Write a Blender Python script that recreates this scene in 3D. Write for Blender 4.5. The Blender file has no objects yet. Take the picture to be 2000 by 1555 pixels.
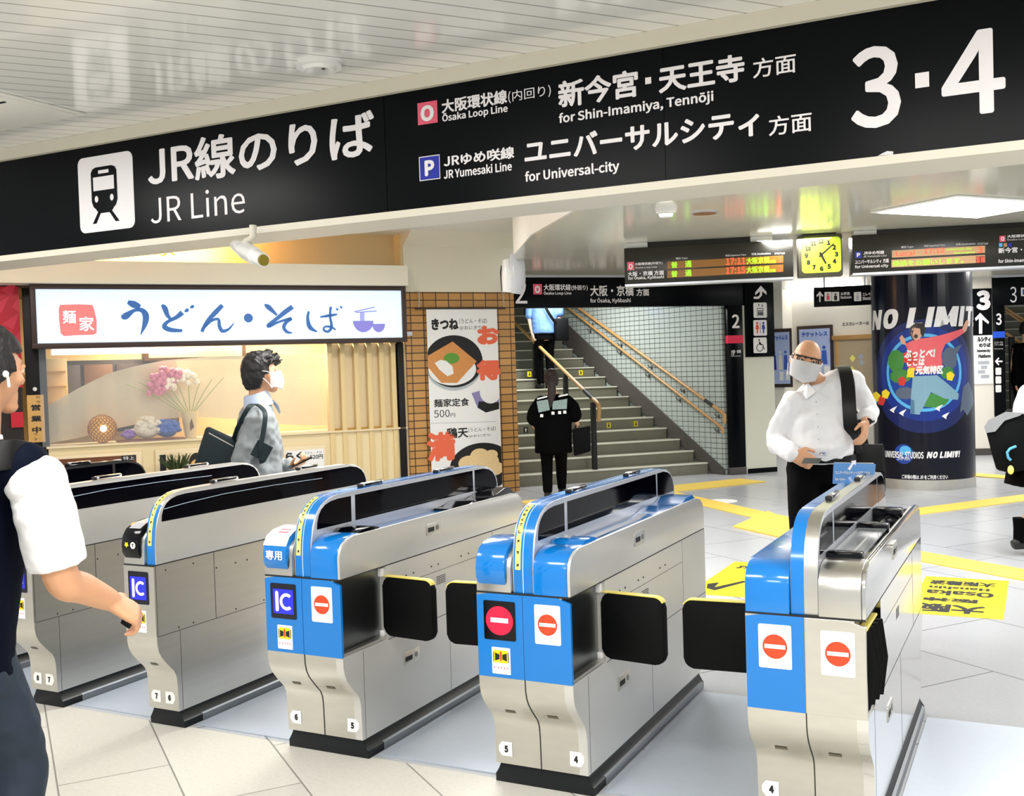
import bpy, bmesh, math, random
from mathutils import Vector, Matrix, noise
S = bpy.context.scene
COL = S.collection
# ------------------------------------------------------------------ camera
FPX, YAW, PIT, ROL, CH = 2052.9, -.4676, .0285, .0316, 1.55
fw = Vector((math.sin(YAW)*math.cos(PIT), math.cos(YAW)*math.cos(PIT), -math.sin(PIT)))
rt = Vector((math.cos(YAW), -math.sin(YAW), 0))
dn = fw.cross(rt)
R2 = rt*math.cos(ROL)+dn*math.sin(ROL)
D2 = -rt*math.sin(ROL)+dn*math.cos(ROL)
CAM = Vector((0, 0, CH))
cd = bpy.data.cameras.new('camera')
co = bpy.data.objects.new('camera', cd)
COL.objects.link(co)
cd.sensor_width = 36
cd.lens = 36*FPX/2000
cd.clip_start = .05
m = Matrix.Identity(4)
for i in range(3):
    m[i][0], m[i][1], m[i][2], m[i][3] = R2[i], -D2[i], -fw[i], CAM[i]
co.matrix_world = m
S.camera = co
# ------------------------------------------------------------------ world, exposure, lights
S.view_settings.view_transform = 'Standard'
S.view_settings.look = 'None'
S.view_settings.exposure = 0.38
S.view_settings.gamma = 1
S.view_settings.use_curve_mapping = False
W = bpy.data.worlds.new('world')
S.world = W
W.use_nodes = True
W.node_tree.nodes['Background'].inputs[0].default_value = (.97, .985, 1, 1)
W.node_tree.nodes['Background'].inputs[1].default_value = .62
S.cycles.max_bounces = 7
S.cycles.diffuse_bounces = 3
S.cycles.glossy_bounces = 4
S.cycles.transmission_bounces = 4
S.cycles.transparent_max_bounces = 6
S.cycles.caustics_reflective = False
S.cycles.caustics_refractive = False
S.cycles.sample_clamp_indirect = 6


def area(name, loc, sx, sy, power, col=(1, .98, .95), rz=0, rx=0):
    l = bpy.data.lights.new(name, 'AREA')
    l.shape = 'RECTANGLE'
    l.size, l.size_y, l.energy, l.color = sx, sy, power, col
    o = bpy.data.objects.new(name, l)
    o.location = loc
    o.rotation_euler = (rx, 0, rz)
    COL.objects.link(o)
    return o


AZ = math.radians(37)          # direction of the shop front, the stairs and the floor tiles
LAMPS = [(-2.3, 1.4), (-.2, 1.4), (-4.6, 2.2), (1.6, 2.6), (-1.2, -.9), (1.0, -.9)]
for k, (x, y) in enumerate(LAMPS):
    area('near_lamp_light', (x, y, 2.70), 1.2, .6, 42)
area('shop_front_fill', (-5.6, 8.2, 3.15), 1.2, .6, 34, rz=math.pi/2-AZ)  # added fill lights brightening the high cream wall, without fixtures
area('shop_front_fill', (-7.6, 5.8, 3.15), 1.2, .6, 24, rz=math.pi/2-AZ)
FARLAMPS = [(-2.7, 7.0), (-.05, 8.0), (1.9, 6.4), (-1.9, 10.2), (1.7, 11.0), (-3.6, 5.6), (.4, 14.5), (-1.6, 16.4)]
for k, (x, y) in enumerate(FARLAMPS):
    area('hall_lamp_light', (x, y, 2.655), 1.2, .6, 58, rz=math.pi/2-AZ)

# ------------------------------------------------------------------ helpers


def ray(x, y):
    return fw+R2*((x-1000)/FPX)+D2*((y-777.5)/FPX)


def at(x, y, d):                # the point seen at a pixel, d metres deep
    return CAM+ray(x, y)*d


def onz(x, y, z):
    q = ray(x, y)
    return CAM+q*((z-CH)/q.z)


def lin(h):
    h = h.lstrip('#')
    r = []
    for i in (0, 2, 4):
        v = int(h[i:i+2], 16)/255
        r.append(v/12.92 if v <= .04045 else ((v+.055)/1.055)**2.4)
    return (*r, 1)


MATS = {}


def mat(name, col, rough=.5, metal=0, emit=0, alpha=1, trans=0, coat=0, ior=1.5, var=0, scale=40, stretch=None, bump=0, spec=.5):
    m = bpy.data.materials.new(name)
    m.use_nodes = True
    nt = m.node_tree
    b = nt.nodes['Principled BSDF']
    c = lin(col) if isinstance(col, str) else (*col, 1)
    b.inputs['Base Color'].default_value = c
    b.inputs['Roughness'].default_value = rough
    b.inputs['Metallic'].default_value = metal
    b.inputs['IOR'].default_value = ior
    b.inputs['Coat Weight'].default_value = coat
    b.inputs['Specular IOR Level'].default_value = spec
    b.inputs['Alpha'].default_value = alpha
    b.inputs['Transmission Weight'].default_value = trans
    if emit:
        b.inputs['Emission Color'].default_value = c
        b.inputs['Emission Strength'].default_value = emit
    if var or bump:
        tc = nt.nodes.new('ShaderNodeTexCoord')
        mp = nt.nodes.new('ShaderNodeMapping')
        if stretch:
            mp.inputs['Scale'].default_value = stretch
        nz = nt.nodes.new('ShaderNodeTexNoise')
        nz.inputs['Scale'].default_value = scale
        nz.inputs['Detail'].default_value = 5
        nt.links.new(tc.outputs['Object'], mp.inputs[0])
        nt.links.new(mp.outputs[0], nz.inputs['Vector'])
        if var:
            mx = nt.nodes.new('ShaderNodeMix')
            mx.data_type = 'RGBA'
            mx.inputs['A'].default_value = tuple(v*(1-var) for v in c[:3])+(1,)
            mx.inputs['B'].default_value = tuple(min(1, v*(1+var)) for v in c[:3])+(1,)
            nt.links.new(nz.outputs['Fac'], mx.inputs['Factor'])
            nt.links.new(mx.outputs['Result'], b.inputs['Base Color'])
        if bump:
            bp = nt.nodes.new('ShaderNodeBump')
            bp.inputs['Strength'].default_value = bump
            bp.inputs['Distance'].default_value = .01
            nt.links.new(nz.outputs['Fac'], bp.inputs['Height'])
            nt.links.new(bp.outputs[0], b.inputs['Normal'])
    MATS[name] = m
    return m


def grid_mat(name, tile, joint, bw, bh, mortar, rough=.4, offset=0, var='', rot=0, plane='XZ', col2=None, bump=.3, shift=(0, 0), coat=0, noise_amt=.0):
    """brick/tile pattern in object coordinates"""
    m = bpy.data.materials.new(name)
    m.use_nodes = True
    nt = m.node_tree
    b = nt.nodes['Principled BSDF']
    tc = nt.nodes.new('ShaderNodeTexCoord')
    sp = nt.nodes.new('ShaderNodeSeparateXYZ')
    cb = nt.nodes.new('ShaderNodeCombineXYZ')
    nt.links.new(tc.outputs['Object'], sp.inputs[0])
    nt.links.new(sp.outputs[plane[0]], cb.inputs[0])
    nt.links.new(sp.outputs[plane[1]], cb.inputs[1])
    mp = nt.nodes.new('ShaderNodeMapping')
    mp.inputs['Rotation'].default_value = (0, 0, rot)
    mp.inputs['Location'].default_value = (shift[0], shift[1], 0)
    nt.links.new(cb.outputs[0], mp.inputs[0])
    br = nt.nodes.new('ShaderNodeTexBrick')
    br.offset = offset
    br.squash = 1
    br.inputs['Color1'].default_value = lin(tile)
    br.inputs['Color2'].default_value = lin(col2 or tile)
    br.inputs['Mortar'].default_value = lin(joint)
    br.inputs['Scale'].default_value = 1
    br.inputs['Mortar Size'].default_value = mortar
    br.inputs['Mortar Smooth'].default_value = .1
    br.inputs['Brick Width'].default_value = bw
    br.inputs['Row Height'].default_value = bh
    nt.links.new(mp.outputs[0], br.inputs['Vector'])
    out = br.outputs['Color']
    if noise_amt:
        nz = nt.nodes.new('ShaderNodeTexNoise')
        nz.inputs['Scale'].default_value = 60
        nz.inputs['Detail'].default_value = 6
        nt.links.new(tc.outputs['Object'], nz.inputs['Vector'])
        mr = nt.nodes.new('ShaderNodeMapRange')
        mr.inputs['From Min'].default_value, mr.inputs['From Max'].default_value = .3, .7
        mr.inputs['To Min'].default_value, mr.inputs['To Max'].default_value = 1-noise_amt, 1+noise_amt*.5
        nt.links.new(nz.outputs['Fac'], mr.inputs['Value'])
        mx = nt.nodes.new('ShaderNodeMix')
        mx.data_type = 'RGBA'
        mx.blend_type = 'MULTIPLY'
        mx.inputs['Factor'].default_value = 1
        nt.links.new(out, mx.inputs['A'])
        nt.links.new(mr.outputs[0], mx.inputs['B'])
        out = mx.outputs['Result']
    nt.links.new(out, b.inputs['Base Color'])
    b.inputs['Roughness'].default_value = rough
    b.inputs['Coat Weight'].default_value = coat
    if bump:
        bp = nt.nodes.new('ShaderNodeBump')
        bp.invert = True
        bp.inputs['Strength'].default_value = bump
        bp.inputs['Distance'].default_value = .004
        nt.links.new(br.outputs['Fac'], bp.inputs['Height'])
        nt.links.new(bp.outputs[0], b.inputs['Normal'])
    MATS[name] = m
    return m


class MB:
    """collects shapes in one bmesh"""

    def __init__(s):
        s.bm = bmesh.new()

    def box(s, x0, x1, y0, y1, z0, z1, bev=0, seg=2):
        vs = [s.bm.verts.new((x, y, z)) for x in (x0, x1) for y in (y0, y1) for z in (z0, z1)]
        f = [(0, 1, 3, 2), (4, 6, 7, 5), (0, 4, 5, 1), (2, 3, 7, 6), (0, 2, 6, 4), (1, 5, 7, 3)]
        fs = [s.bm.faces.new([vs[i] for i in q]) for q in f]
        if bev:
            es = list({e for q in fs for e in q.edges})
            bmesh.ops.bevel(s.bm, geom=es, offset=bev, segments=seg, affect='EDGES', profile=.5)
        return s

    def prism(s, poly, a, b, axis='x', bev=0):
        """poly: 2-D outline; axis x -> (y,z), y -> (x,z), z -> (x,y)"""
        def mk(p, t):
            return {'x': (t, p[0], p[1]), 'y': (p[0], t, p[1]), 'z': (p[0], p[1], t)}[axis]
        A = [s.bm.verts.new(mk(p, a)) for p in poly]
        B = [s.bm.verts.new(mk(p, b)) for p in poly]
        n = len(poly)
        fs = [s.bm.faces.new(A[::-1]), s.bm.faces.new(B)]
        for i in range(n):
            fs.append(s.bm.faces.new((A[i], A[(i+1) % n], B[(i+1) % n], B[i])))
        if bev:
            es = list(set(fs[0].edges) | set(fs[1].edges))
            bmesh.ops.bevel(s.bm, geom=es, offset=bev, segments=2, affect='EDGES', profile=.5)
        return s

    def ribbon(s, line, a, b, th, axis='x'):
        """a strip of thickness th following an open outline (outward = left of travel)"""
        n = len(line)
        out = []
        for i in range(n):
            p = Vector(line[max(0, i-1)])
            q = Vector(line[min(n-1, i+1)])
            t = (q-p).normalized()
            out.append((line[i][0]-t.y*th, line[i][1]+t.x*th))
        return s.prism(list(line)+out[::-1], a, b, axis)

    def flat(s, pts):
        s.bm.faces.new([s.bm.verts.new(p) for p in pts])
        return s

    def disc(s, u, z, r, y=0, rz=None, n=40):
        rz = rz or r
        return s.flat([(u+r*math.cos(t*2*math.pi/n), y, z+rz*math.sin(t*2*math.pi/n)) for t in range(n)])

    def tube(s, pts, r, n=10, cap=True):
        pts = [Vector(p) for p in pts]
        rings = []
        k = len(pts)
        ref = None
        for i, p in enumerate(pts):
            t = (pts[min(k-1, i+1)]-pts[max(0, i-1)]).normalized()
            if ref is None:
                ref = t.orthogonal()
            a = (ref-t*ref.dot(t)).normalized()
            ref = a
            b = t.cross(a)
            rr = r[i] if isinstance(r, (list, tuple)) else r
            rings.append([s.bm.verts.new(p+(a*math.cos(j*2*math.pi/n)+b*math.sin(j*2*math.pi/n))*rr) for j in range(n)])
        s._rings(rings, cap)
        return s

    def _rings(s, rings, cap=True):
        for A, B in zip(rings, rings[1:]):
            n = len(A)
            for j in range(n):
                s.bm.faces.new((A[j], A[(j+1) % n], B[(j+1) % n], B[j]))
        if cap:
            s.bm.faces.new(rings[0][::-1])
            s.bm.faces.new(rings[-1])

    def loft(s, secs, n=20, side=None, sq=2.0):
        """secs: (centre, half_width, half_depth[, side vector]) ellipse sections"""
        rings = []
        k = len(secs)
        for i, q in enumerate(secs):
            c = Vector(q[0])
            t = (Vector(secs[min(k-1, i+1)][0])-Vector(secs[max(0, i-1)][0])).normalized()
            sd = Vector(q[3]) if len(q) > 3 else Vector(side or (1, 0, 0))
            a = sd-t*sd.dot(t)
            a = a.normalized() if a.length > 1e-4 else t.orthogonal().normalized()
            b = t.cross(a)
            ring = []
            for j in range(n):
                th = j*2*math.pi/n
                cx, sx = math.cos(th), math.sin(th)
                e = 2/sq
                ring.append(s.bm.verts.new(c+a*q[1]*math.copysign(abs(cx)**e, cx)+b*q[2]*math.copysign(abs(sx)**e, sx)))
            rings.append(ring)
        s._rings(rings)
        return s

    def ball(s, c, r, n=16, m=None):
        rr = r if isinstance(r, (tuple, list)) else (r, r, r)
        mt = Matrix.Translation(c) @ (m or Matrix.Identity(4)) @ Matrix.Diagonal((*rr, 1))
        bmesh.ops.create_uvsphere(s.bm, u_segments=n, v_segments=max(6, n//2+2), radius=1, matrix=mt)
        return s

    def cyl(s, c, r, z0, z1, n=32, r2=None):
        r2 = r if r2 is None else r2
        A = [s.bm.verts.new((c[0]+r*math.cos(j*2*math.pi/n), c[1]+r*math.sin(j*2*math.pi/n), z0)) for j in range(n)]
        B = [s.bm.verts.new((c[0]+r2*math.cos(j*2*math.pi/n), c[1]+r2*math.sin(j*2*math.pi/n), z1)) for j in range(n)]
        s._rings([A, B])
        return s

    def xf(s, M):
        bmesh.ops.transform(s.bm, matrix=M, verts=s.bm.verts)
        return s

    def mesh(s, name, ang=35):
        bmesh.ops.recalc_face_normals(s.bm, faces=s.bm.faces) if ang is not None else None
        me = bpy.data.meshes.new(name)
        s.bm.to_mesh(me)
        s.bm.free()
        if ang:
            me.polygons.foreach_set('use_smooth', [True]*len(me.polygons))
            me.set_sharp_from_angle(angle=math.radians(ang))
        return me


class Frame:
    """upright plane: X along the plane to the right, Y away from the viewer, Z up"""

    def __init__(s, o, az):
        s.o = Vector((o[0], o[1], 0))
        s.az = az
        s.M = Matrix.Translation(s.o) @ Matrix.Rotation(math.pi/2-az, 4, 'Z')
        s.I = s.M.inverted()

    def px(s, x, y, off=0):
        c = s.I @ CAM
        q = s.I.to_3x3() @ ray(x, y)
        p = c+q*((off-c.y)/q.y)
        return p.x, p.z

    def p3(s, x, y, off=0):
        u, z = s.px(x, y, off)
        return (u, off, z)


WORLD = Frame((0, 0), math.pi/2)


class Thing:
    def __init__(s, name, label, cat, F=WORLD, base=(0, 0, 0), group=None, kind=None):
        s.F = F
        s.base = Vector(base)
        o = bpy.data.objects.new(name, None)
        o.empty_display_size = .1
        COL.objects.link(o)
        o.matrix_world = F.M @ Matrix.Translation(s.base)
        tag(o, label, cat, group, kind)
        s.o = o

    def part(s, name, mb, m, parent=None, label=None, ang=35):
        me = mb if isinstance(mb, bpy.types.Mesh) else mb.mesh(name, ang)
        me.transform(Matrix.Translation(-s.base))
        o = bpy.data.objects.new(name, me)
        me.materials.append(MATS[m] if isinstance(m, str) else m)
        COL.objects.link(o)
        o.parent = parent or s.o
        if label:
            o['label'] = label
        return o


def tag(o, label=None, cat=None, group=None, kind=None):
    if label:
        o['label'] = label
    if cat:
        o['category'] = cat
    if group:
        o['group'] = group
    if kind:
        o['kind'] = kind
    return o


def single(name, mb, m, label=None, cat=None, F=WORLD, base=(0, 0, 0), group=None, kind=None, ang=35):
    me = mb if isinstance(mb, bpy.types.Mesh) else mb.mesh(name, ang)
    me.transform(Matrix.Translation(-Vector(base)))
    o = bpy.data.objects.new(name, me)
    me.materials.append(MATS[m] if isinstance(m, str) else m)
    COL.objects.link(o)
    o.matrix_world = F.M @ Matrix.Translation(base)
    return tag(o, label, cat, group, kind)


_tc = {}
try:                                    # the CJK sans that ships with Blender
    SANS = bpy.data.fonts.load(bpy.utils.resource_path('LOCAL')+'/datafiles/fonts/Noto Sans CJK Regular.woff2')
except Exception:
    SANS = None


def text_mesh(s, u0, u1, v0, v1, y=0, bold=0, shear=0, vert=False, flip=False):
    """lettering fitted to a box in the X-Z plane; bold thickens the strokes (in letter heights)"""
    key = (s, vert)
    if key not in _tc:
        c = bpy.data.curves.new('lettering', 'FONT')
        c.body = '\n'.join(s) if vert else s
        if SANS:
            c.font = SANS
        c.resolution_u = 3
        if vert:
            c.align_x = 'CENTER'
            c.space_line = .63
        o = bpy.data.objects.new('tmp', c)
        me = bpy.data.meshes.new_from_object(o)
        _tc[key] = ([tuple(v.co) for v in me.vertices], [tuple(p.vertices) for p in me.polygons])
        bpy.data.objects.remove(o)
        bpy.data.curves.remove(c)
        bpy.data.meshes.remove(me)
    vs, fs = _tc[key]
    bold = min(bold, .024)
    if bold:
        n = len(vs)
        sh = [(math.cos(k*math.pi/6)*bold, math.sin(k*math.pi/6)*bold) for k in range(12)]
        fs = [tuple(i+n*k for i in f) for k in range(12) for f in fs]
        vs = [(v[0]+dx, v[1]+dy, k*.00008) for k, (dx, dy) in enumerate(sh) for v in vs]
    xs = [v[0] for v in vs]
    ys = [v[1] for v in vs]
    a, b, c_, d = min(xs), max(xs), min(ys), max(ys)
    me = bpy.data.meshes.new('lettering')
    vv = []
    for v in vs:
        t = (v[1]-c_)/(d-c_)
        k = (v[0]-a)/(b-a)
        if flip:
            k, t = 1-k, 1-t
        vv.append((u0+(u1-u0)*k+shear*(v1-v0)*(t-.5), y-(v[2] if bold else 0), v0+(v1-v0)*t))
    me.from_pydata(vv, [], fs)
    me.update()
    return me


def ptext(T, s, x0, x1, yb, yt, m, off=-.003, bold=0, shear=0, vert=False, parent=None, name='lettering', F=None, label=None):
    """lettering on a frame given by pixel extents: (x0,yb0)..(x1,yb1) base line, yt top at x0"""
    F = F or T.F
    if not isinstance(yb, tuple):
        yb = (yb, yb)
    u0, z0 = F.px(x0, yb[0], off)
    u1, z1 = F.px(x1, yb[1], off)
    _, zt = F.px(x0, yt, off)
    zb = (z0+z1)/2
    return T.part(name, text_mesh(s, u0, u1, zb, zb+(zt-z0), off, bold, shear, vert), m, parent, label, None)


def rrect(u0, u1, z0, z1, r, n=5):
    p = []
    for cx, cz, a in ((u1-r, z1-r, 0), (u0+r, z1-r, 90), (u0+r, z0+r, 180), (u1-r, z0+r, 270)):
        for i in range(n+1):
            t = math.radians(a+90*i/n)
            p.append((cx+r*math.cos(t), cz+r*math.sin(t)))
    return p
# ------------------------------------------------------------------ materials
mat('steel', (.66, .645, .60), .3, 1, var=.07, scale=9, stretch=(1, .25, 4), bump=.015)
mat('steel_side', (.66, .655, .63), .34, .55, var=.08, scale=5, stretch=(1, .6, 1.2), bump=.012)
mat('steel_mirror', (.72, .72, .71), .12, 1)
mat('steel_worn', (.60, .59, .55), .4, 1, var=.1, scale=14)
mat('steel_dark', (.20, .21, .21), .32, 1, var=.15, scale=8)
mat('aluminium', '#c9ccd4', .35, .5)
mat('chrome', (.8, .8, .82), .1, 1)
mat('blue_panel', '#0876c8', .28, coat=.2)
mat('blue_gloss', '#0878cc', .16, coat=.4)
mat('blue_light', '#7fb6ea', .3)
mat('seam_white', '#cfe6fb', .4)
mat('black_gloss', '#05060c', .1, spec=.3)
mat('black_glass', '#03030a', .06, spec=.07)
mat('black_matt', '#08090b', .6)
mat('black_flap', '#030405', .6, spec=.15)
mat('groove', '#15171a', .7)
mat('flap_yellow', '#eddb6a', .45)
mat('white', '#f4f4f2', .45)
mat('white_gloss', '#f2f2ee', .2, coat=.3)
mat('red_sign', '#f0431c', .5)
mat('yellow', '#f6dc18', .5)
mat('yellow_pale', '#f3ea7a', .5)
mat('ink', '#15161a', .6)
mat('navy_ink', '#1b2433', .6)
mat('sign_black', '#040609', .27, spec=.1)
mat('sign_letter', '#f5f1f4', .4)
mat('pink', '#ee5f7b', .5)
mat('line_blue', '#1226a8', .45)
mat('sign_red', '#e8264f', .5)
mat('blue_band', '#1a56d8', .5)
mat('cream_trim', '#e2dccb', .4)
mat('cream_wall', '#e9e4cf', .5, var=.03, scale=3)
mat('hall_wall', '#efe9dd', .45)
mat('cream_pillar', '#dfe0d0', .3)
mat('high_ceiling', '#ecebe3', .4)
mat('plinth_strip', '#7d838a', .35, .4)
mat('plinth', '#12171a', .4, spec=.3)
mat('plinth_dark', '#0a0b0d', .5)
mat('lamp_glow', '#ffffff', .5, emit=5)
mat('mat_plate', '#bcc5d2', .38, .25, var=.04, scale=30)
grid_mat('floor_stone', '#d6d3c8', '#85837a', 1.24, .416, .0035, .35, .37, rot=AZ, plane='XY', shift=(.2, -.156), bump=.1, noise_amt=.07, col2='#cac7bd')
grid_mat('floor_hall', '#b8bbc0', '#6c6f74', 1.24, .83, .004, .24, .41, rot=AZ, plane='XY', shift=(.55, -.156), bump=.1, noise_amt=.05)
grid_mat('ceiling_slat', '#f6f6f2', '#b4b4ae', 60, .098, .0045, .16, .0, rot=math.radians(-53), plane='XY', bump=.5, coat=.2)
mat('ceiling_gloss', '#d3d2c6', .13, spec=.6)
mat('tactile', '#edcd58', .55, bump=.6, scale=30)

# ------------------------------------------------------------------ floor
FAC = Frame((-5.919, 11.840), AZ)           # shop front, brick pillar and stairs


def slab(name, poly, z0, z1, m, kind='structure'):
    return single(name, MB().prism(poly, z0, z1, 'z'), m, kind=kind, ang=None)


slab('floor', [(-9, -4), (8, -4), (8, 3.47), (-9, 3.47)], -.12, 0, 'floor_stone')
slab('floor', [(-11, 3.47), (10, 3.47), (10, 24), (-11, 24)], -.12, 0, 'floor_hall')
GX = dict(Z=-5.36, A=-4.378, B=-3.6078, C=-2.8217, D=-1.8454, E=-.8629, G=.11)
GWIDE, GNAR, GY = .3719, .1781, 3.3195
ends = [('Z', GWIDE, 'A'), ('A', GNAR, 'B'), ('B', GNAR, 'C'), ('C', GWIDE, 'D'), ('D', GWIDE, 'E'), ('E', GWIDE, 'G')]
LANE_WORDS = ['at far left behind the student', 'left of the gate numbered 7 and 6', 'left of the gate numbered 6 and 5',
              'between the two blue gates numbered 6 and 5', 'left of the nearest gate', 'right of the nearest gate']
for (a, w, b), wd in zip(ends, LANE_WORDS):
    single('lane_plate', MB().box(GX[a]+w+.03, GX[b]-.03, 3.5, 4.75, .0005, .005), 'mat_plate',
           'grey floor plate in the lane '+wd, 'floor plate', base=(GX[a]+w+.1, 4, .0005), group='floor plates between the ticket gates')

# ------------------------------------------------------------------ ceilings and the beam above the gates
SY = 3.725
slab('ceiling', [(-9, -4), (8, -4), (8, SY+.1), (-9, SY+.1)], 2.76, 2.84, 'ceiling_slat')
e1, e2, e3 = onz(1003, 500, 2.7), onz(1037, 461, 2.7), onz(1172, 385, 2.7)
POR = Frame((-5.919, 11.840), math.radians(43.3))      # foot of the stairs


def xy(F, u, y):
    p = F.M @ Vector((u, y, 0))
    return (p.x, p.y)


slab('ceiling', [(-12, SY+.1), (0, SY+.1), (e3.x+.6, e3.y+.3), (e2.x+.8, e2.y+.3), xy(FAC, .1, .26), xy(FAC, -9.5, .26)], 3.2, 3.3, 'high_ceiling')
slab('ceiling', [(e3.x, e3.y), (-1.9, SY+.2), (9, SY+.2), (9, 24), xy(POR, 5.5, 11), xy(POR, 3.56, .12), xy(POR, -.1, .12), (e1.x-.75, e1.y+1.75), (e1.x, e1.y), (e2.x, e2.y)], 2.70, 2.712, 'ceiling_gloss')
for k, (p, q) in enumerate((((-1.9, SY+.2), (e3.x, e3.y)), ((e3.x, e3.y), (e2.x, e2.y)), ((e2.x, e2.y), (e1.x, e1.y)), ((e1.x, e1.y), (e1.x-.75, e1.y+1.75)))):
    d = Vector((q[0]-p[0], q[1]-p[1])).normalized()*.02
    slab('trim_%d' % (5+k), [p, q, (q[0]+d.y, q[1]-d.x), (p[0]+d.y, p[1]-d.x)], 2.7125, 3.2, 'high_ceiling')
slab('trim_1', [(-9, SY-.035), (8, SY-.035), (8, SY+.26), (-9, SY+.26)], 2.70, 2.7595, 'cream_trim')
single('beam', MB().box(-9, 8, SY+.004, SY+.22, 2.215, 2.70), 'cream_trim', kind='structure', ang=None)
slab('trim_2', [(-9, SY-.03), (8, SY-.03), (8, SY+.26), (-9, SY+.26)], 2.185, 2.2149, 'cream_trim')
# ------------------------------------------------------------------ the long platform sign on the beam
T = Thing('overhead_sign', 'long black overhead sign to platforms 3 and 4 above the ticket gates', 'sign', base=(-1.2, SY, 2.218))
xs = WORLD.px(1302, 350, SY)[0]
x2 = WORLD.px(757, 350, SY)[0]
for a, b in ((-7.6, x2-.0015), (x2+.0015, xs-.001), (xs+.001, 3.2)):
    T.part('sign_panel', MB().box(a, b, SY-.008, SY+.003, 2.218, 2.70), 'sign_black')
SF = SY-.0095


def st(s, x0, x1, yb, yt, bold=.011, m='sign_letter', **k):
    return ptext(T, s, x0, x1, yb, yt, m, SF, bold, **k)


def sq(T, q, m, off, name='line_symbol', parent=None, grow=0, label=None, F=None):
    """rectangle from two pixel corners: top-left and bottom-right"""
    F = F or T.F
    u0, z1 = F.px(q[0], q[1], off)
    u1, z0 = F.px(q[2], q[3], off)
    return T.part(name, MB().flat([(u0-grow, off, z0-grow), (u1+grow, off, z0-grow), (u1+grow, off, z1+grow), (u0-grow, off, z1+grow)]), m, parent, label, None)


st('JR線のりば', 290, 733, (371, 302), 288, .008)
st('JR Line', 295, 479, (440, 413), 388, 0)
o = sq(T, (815, 202, 855, 239), 'pink', SF, label='pink square line symbol with letter O')
ptext(T, 'O', 822, 848, (239, 235), 207, 'sign_letter', SF-.001, .02, parent=o)
st('大阪環状線', 863, 991, (220, 204), 193)
st('(内回り)', 993, 1076, (202, 189), 178, 0)
st('Ōsaka Loop Line', 864, 992, (240, 224), 220)
o = sq(T, (818, 307, 860, 349), 'sign_letter', SF, label='blue square line symbol with letter P')
sq(T, (819.5, 308.5, 858.7, 347.5), 'line_blue', SF-.0006, 'symbol_face', o)
ptext(T, 'P', 830, 849, (345, 342), 314, 'sign_letter', SF-.0014, .02, parent=o)
st('JRゆめ咲線', 867, 1005, (326, 310), 303)
st('JR Yumesaki Line', 867, 1000, (349, 334), 331)
st('新今宮', 1091, 1247, (212, 189), 159)
sq(T, (1260, 152, 1272, 163), 'sign_letter', SF, 'lettering')
st('天王寺', 1287, 1455, (183, 158), 130)
st('方面', 1471, 1555, (152, 143), 114, .004)
st('for Shin-Imamiya, Tennōji', 1092, 1394, (246, 203), 221)
st('ユニバーサルシティ', 1025, 1484, (323, 264), 274)
st('方面', 1502, 1586, (266, 256), 228, .004)
st('for Universal-city', 1026, 1210, (361, 339), 335)
st('3', 1663, 1761, (256, 244), 97, .006)
sq(T, (1787, 143.5, 1815, 169), 'sign_letter', SF, 'lettering')
st('4', 1840, 1965, (232, 217), 69, .006)
# the train pictogram tile
u0, z1 = WORLD.px(151, 311, SF)
u1, z0 = WORLD.px(264, 444, SF)
tile = T.part('pictogram_tile', MB().prism(rrect(u0, u1, z0, z1, .035), SF, SF+.0012, 'y'), 'sign_letter', label='white tile with a train pictogram', ang=None)


def tp(x, y):          # tile coordinates 0..1
    return (u0+(u1-u0)*x, z0+(z1-z0)*y)


bx = MB()
body = [(.24, .78), (.27, .83), (.33, .85), (.62, .85), (.68, .83), (.71, .78), (.71, .40), (.68, .33), (.64, .30), (.59, .24), (.36, .24), (.31, .30), (.27, .33), (.24, .40)]
bx.flat([(p[0], SF-.001, p[1]) for p in [tp(*q) for q in body]])
for leg in ([(.34, .25), (.40, .25), (.31, .11), (.24, .11)], [(.55, .25), (.61, .25), (.73, .11), (.66, .11)]):
    bx.flat([(p[0], SF-.001, p[1]) for p in [tp(*q) for q in leg]])
tr = T.part('train_symbol', bx, 'sign_black', tile, ang=None)
bx = MB()
for q in ([(.38, .805), (.57, .805), (.57, .76), (.38, .76)], [(.28, .72), (.66, .72), (.66, .54), (.28, .54)]):
    bx.flat([(p[0], SF-.0018, p[1]) for p in [tp(*r) for r in q]])
for cx in (.33, .61):
    c = tp(cx, .43)
    bx.disc(c[0], c[1], .012, SF-.0018, .016, 20)
T.part('train_window', bx, 'sign_letter', tile, ang=None)
# small torn patch on the lower edge
T.part('torn_edge', MB().flat([WORLD.p3(1714, 305, SF), WORLD.p3(1722, 303.5, SF), WORLD.p3(1744, 302, SF), WORLD.p3(1745, 296, SF), WORLD.p3(1733, 295, SF), WORLD.p3(1722, 300, SF)]), 'sign_letter', ang=None)
# ceiling details
c = onz(623, 125, 2.76)
T = Thing('ceiling_detector', 'round white detector disc on the slatted ceiling left of the sign centre', 'detector', base=(c.x, c.y, 2.76))
T.part('rim', MB().cyl((c.x, c.y), .088, 2.745, 2.7599, 40), 'white')
T.part('cover', MB().cyl((c.x, c.y), .06, 2.732, 2.747, 40, .07), 'white_gloss')
T.part('sensor', MB().cyl((c.x+.035, c.y-.02), .007, 2.7295, 2.733, 12), 'ink')
T = Thing('access_panel', 'square cream access panel in the slatted ceiling at upper left', 'ceiling panel', base=(-4.2, 3.2, 2.76))
pc = onz(40, 190, 2.757), onz(30, 262, 2.757)
T.part('frame', MB().box(-5.0, pc[0].x, 2.95, 3.42, 2.752, 2.7598, .003), 'high_ceiling')
T.part('door', MB().box(-4.98, pc[0].x-.03, 2.98, 3.39, 2.748, 2.753, .002), 'high_ceiling')
lk = onz(4, 200, 2.747)
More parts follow.
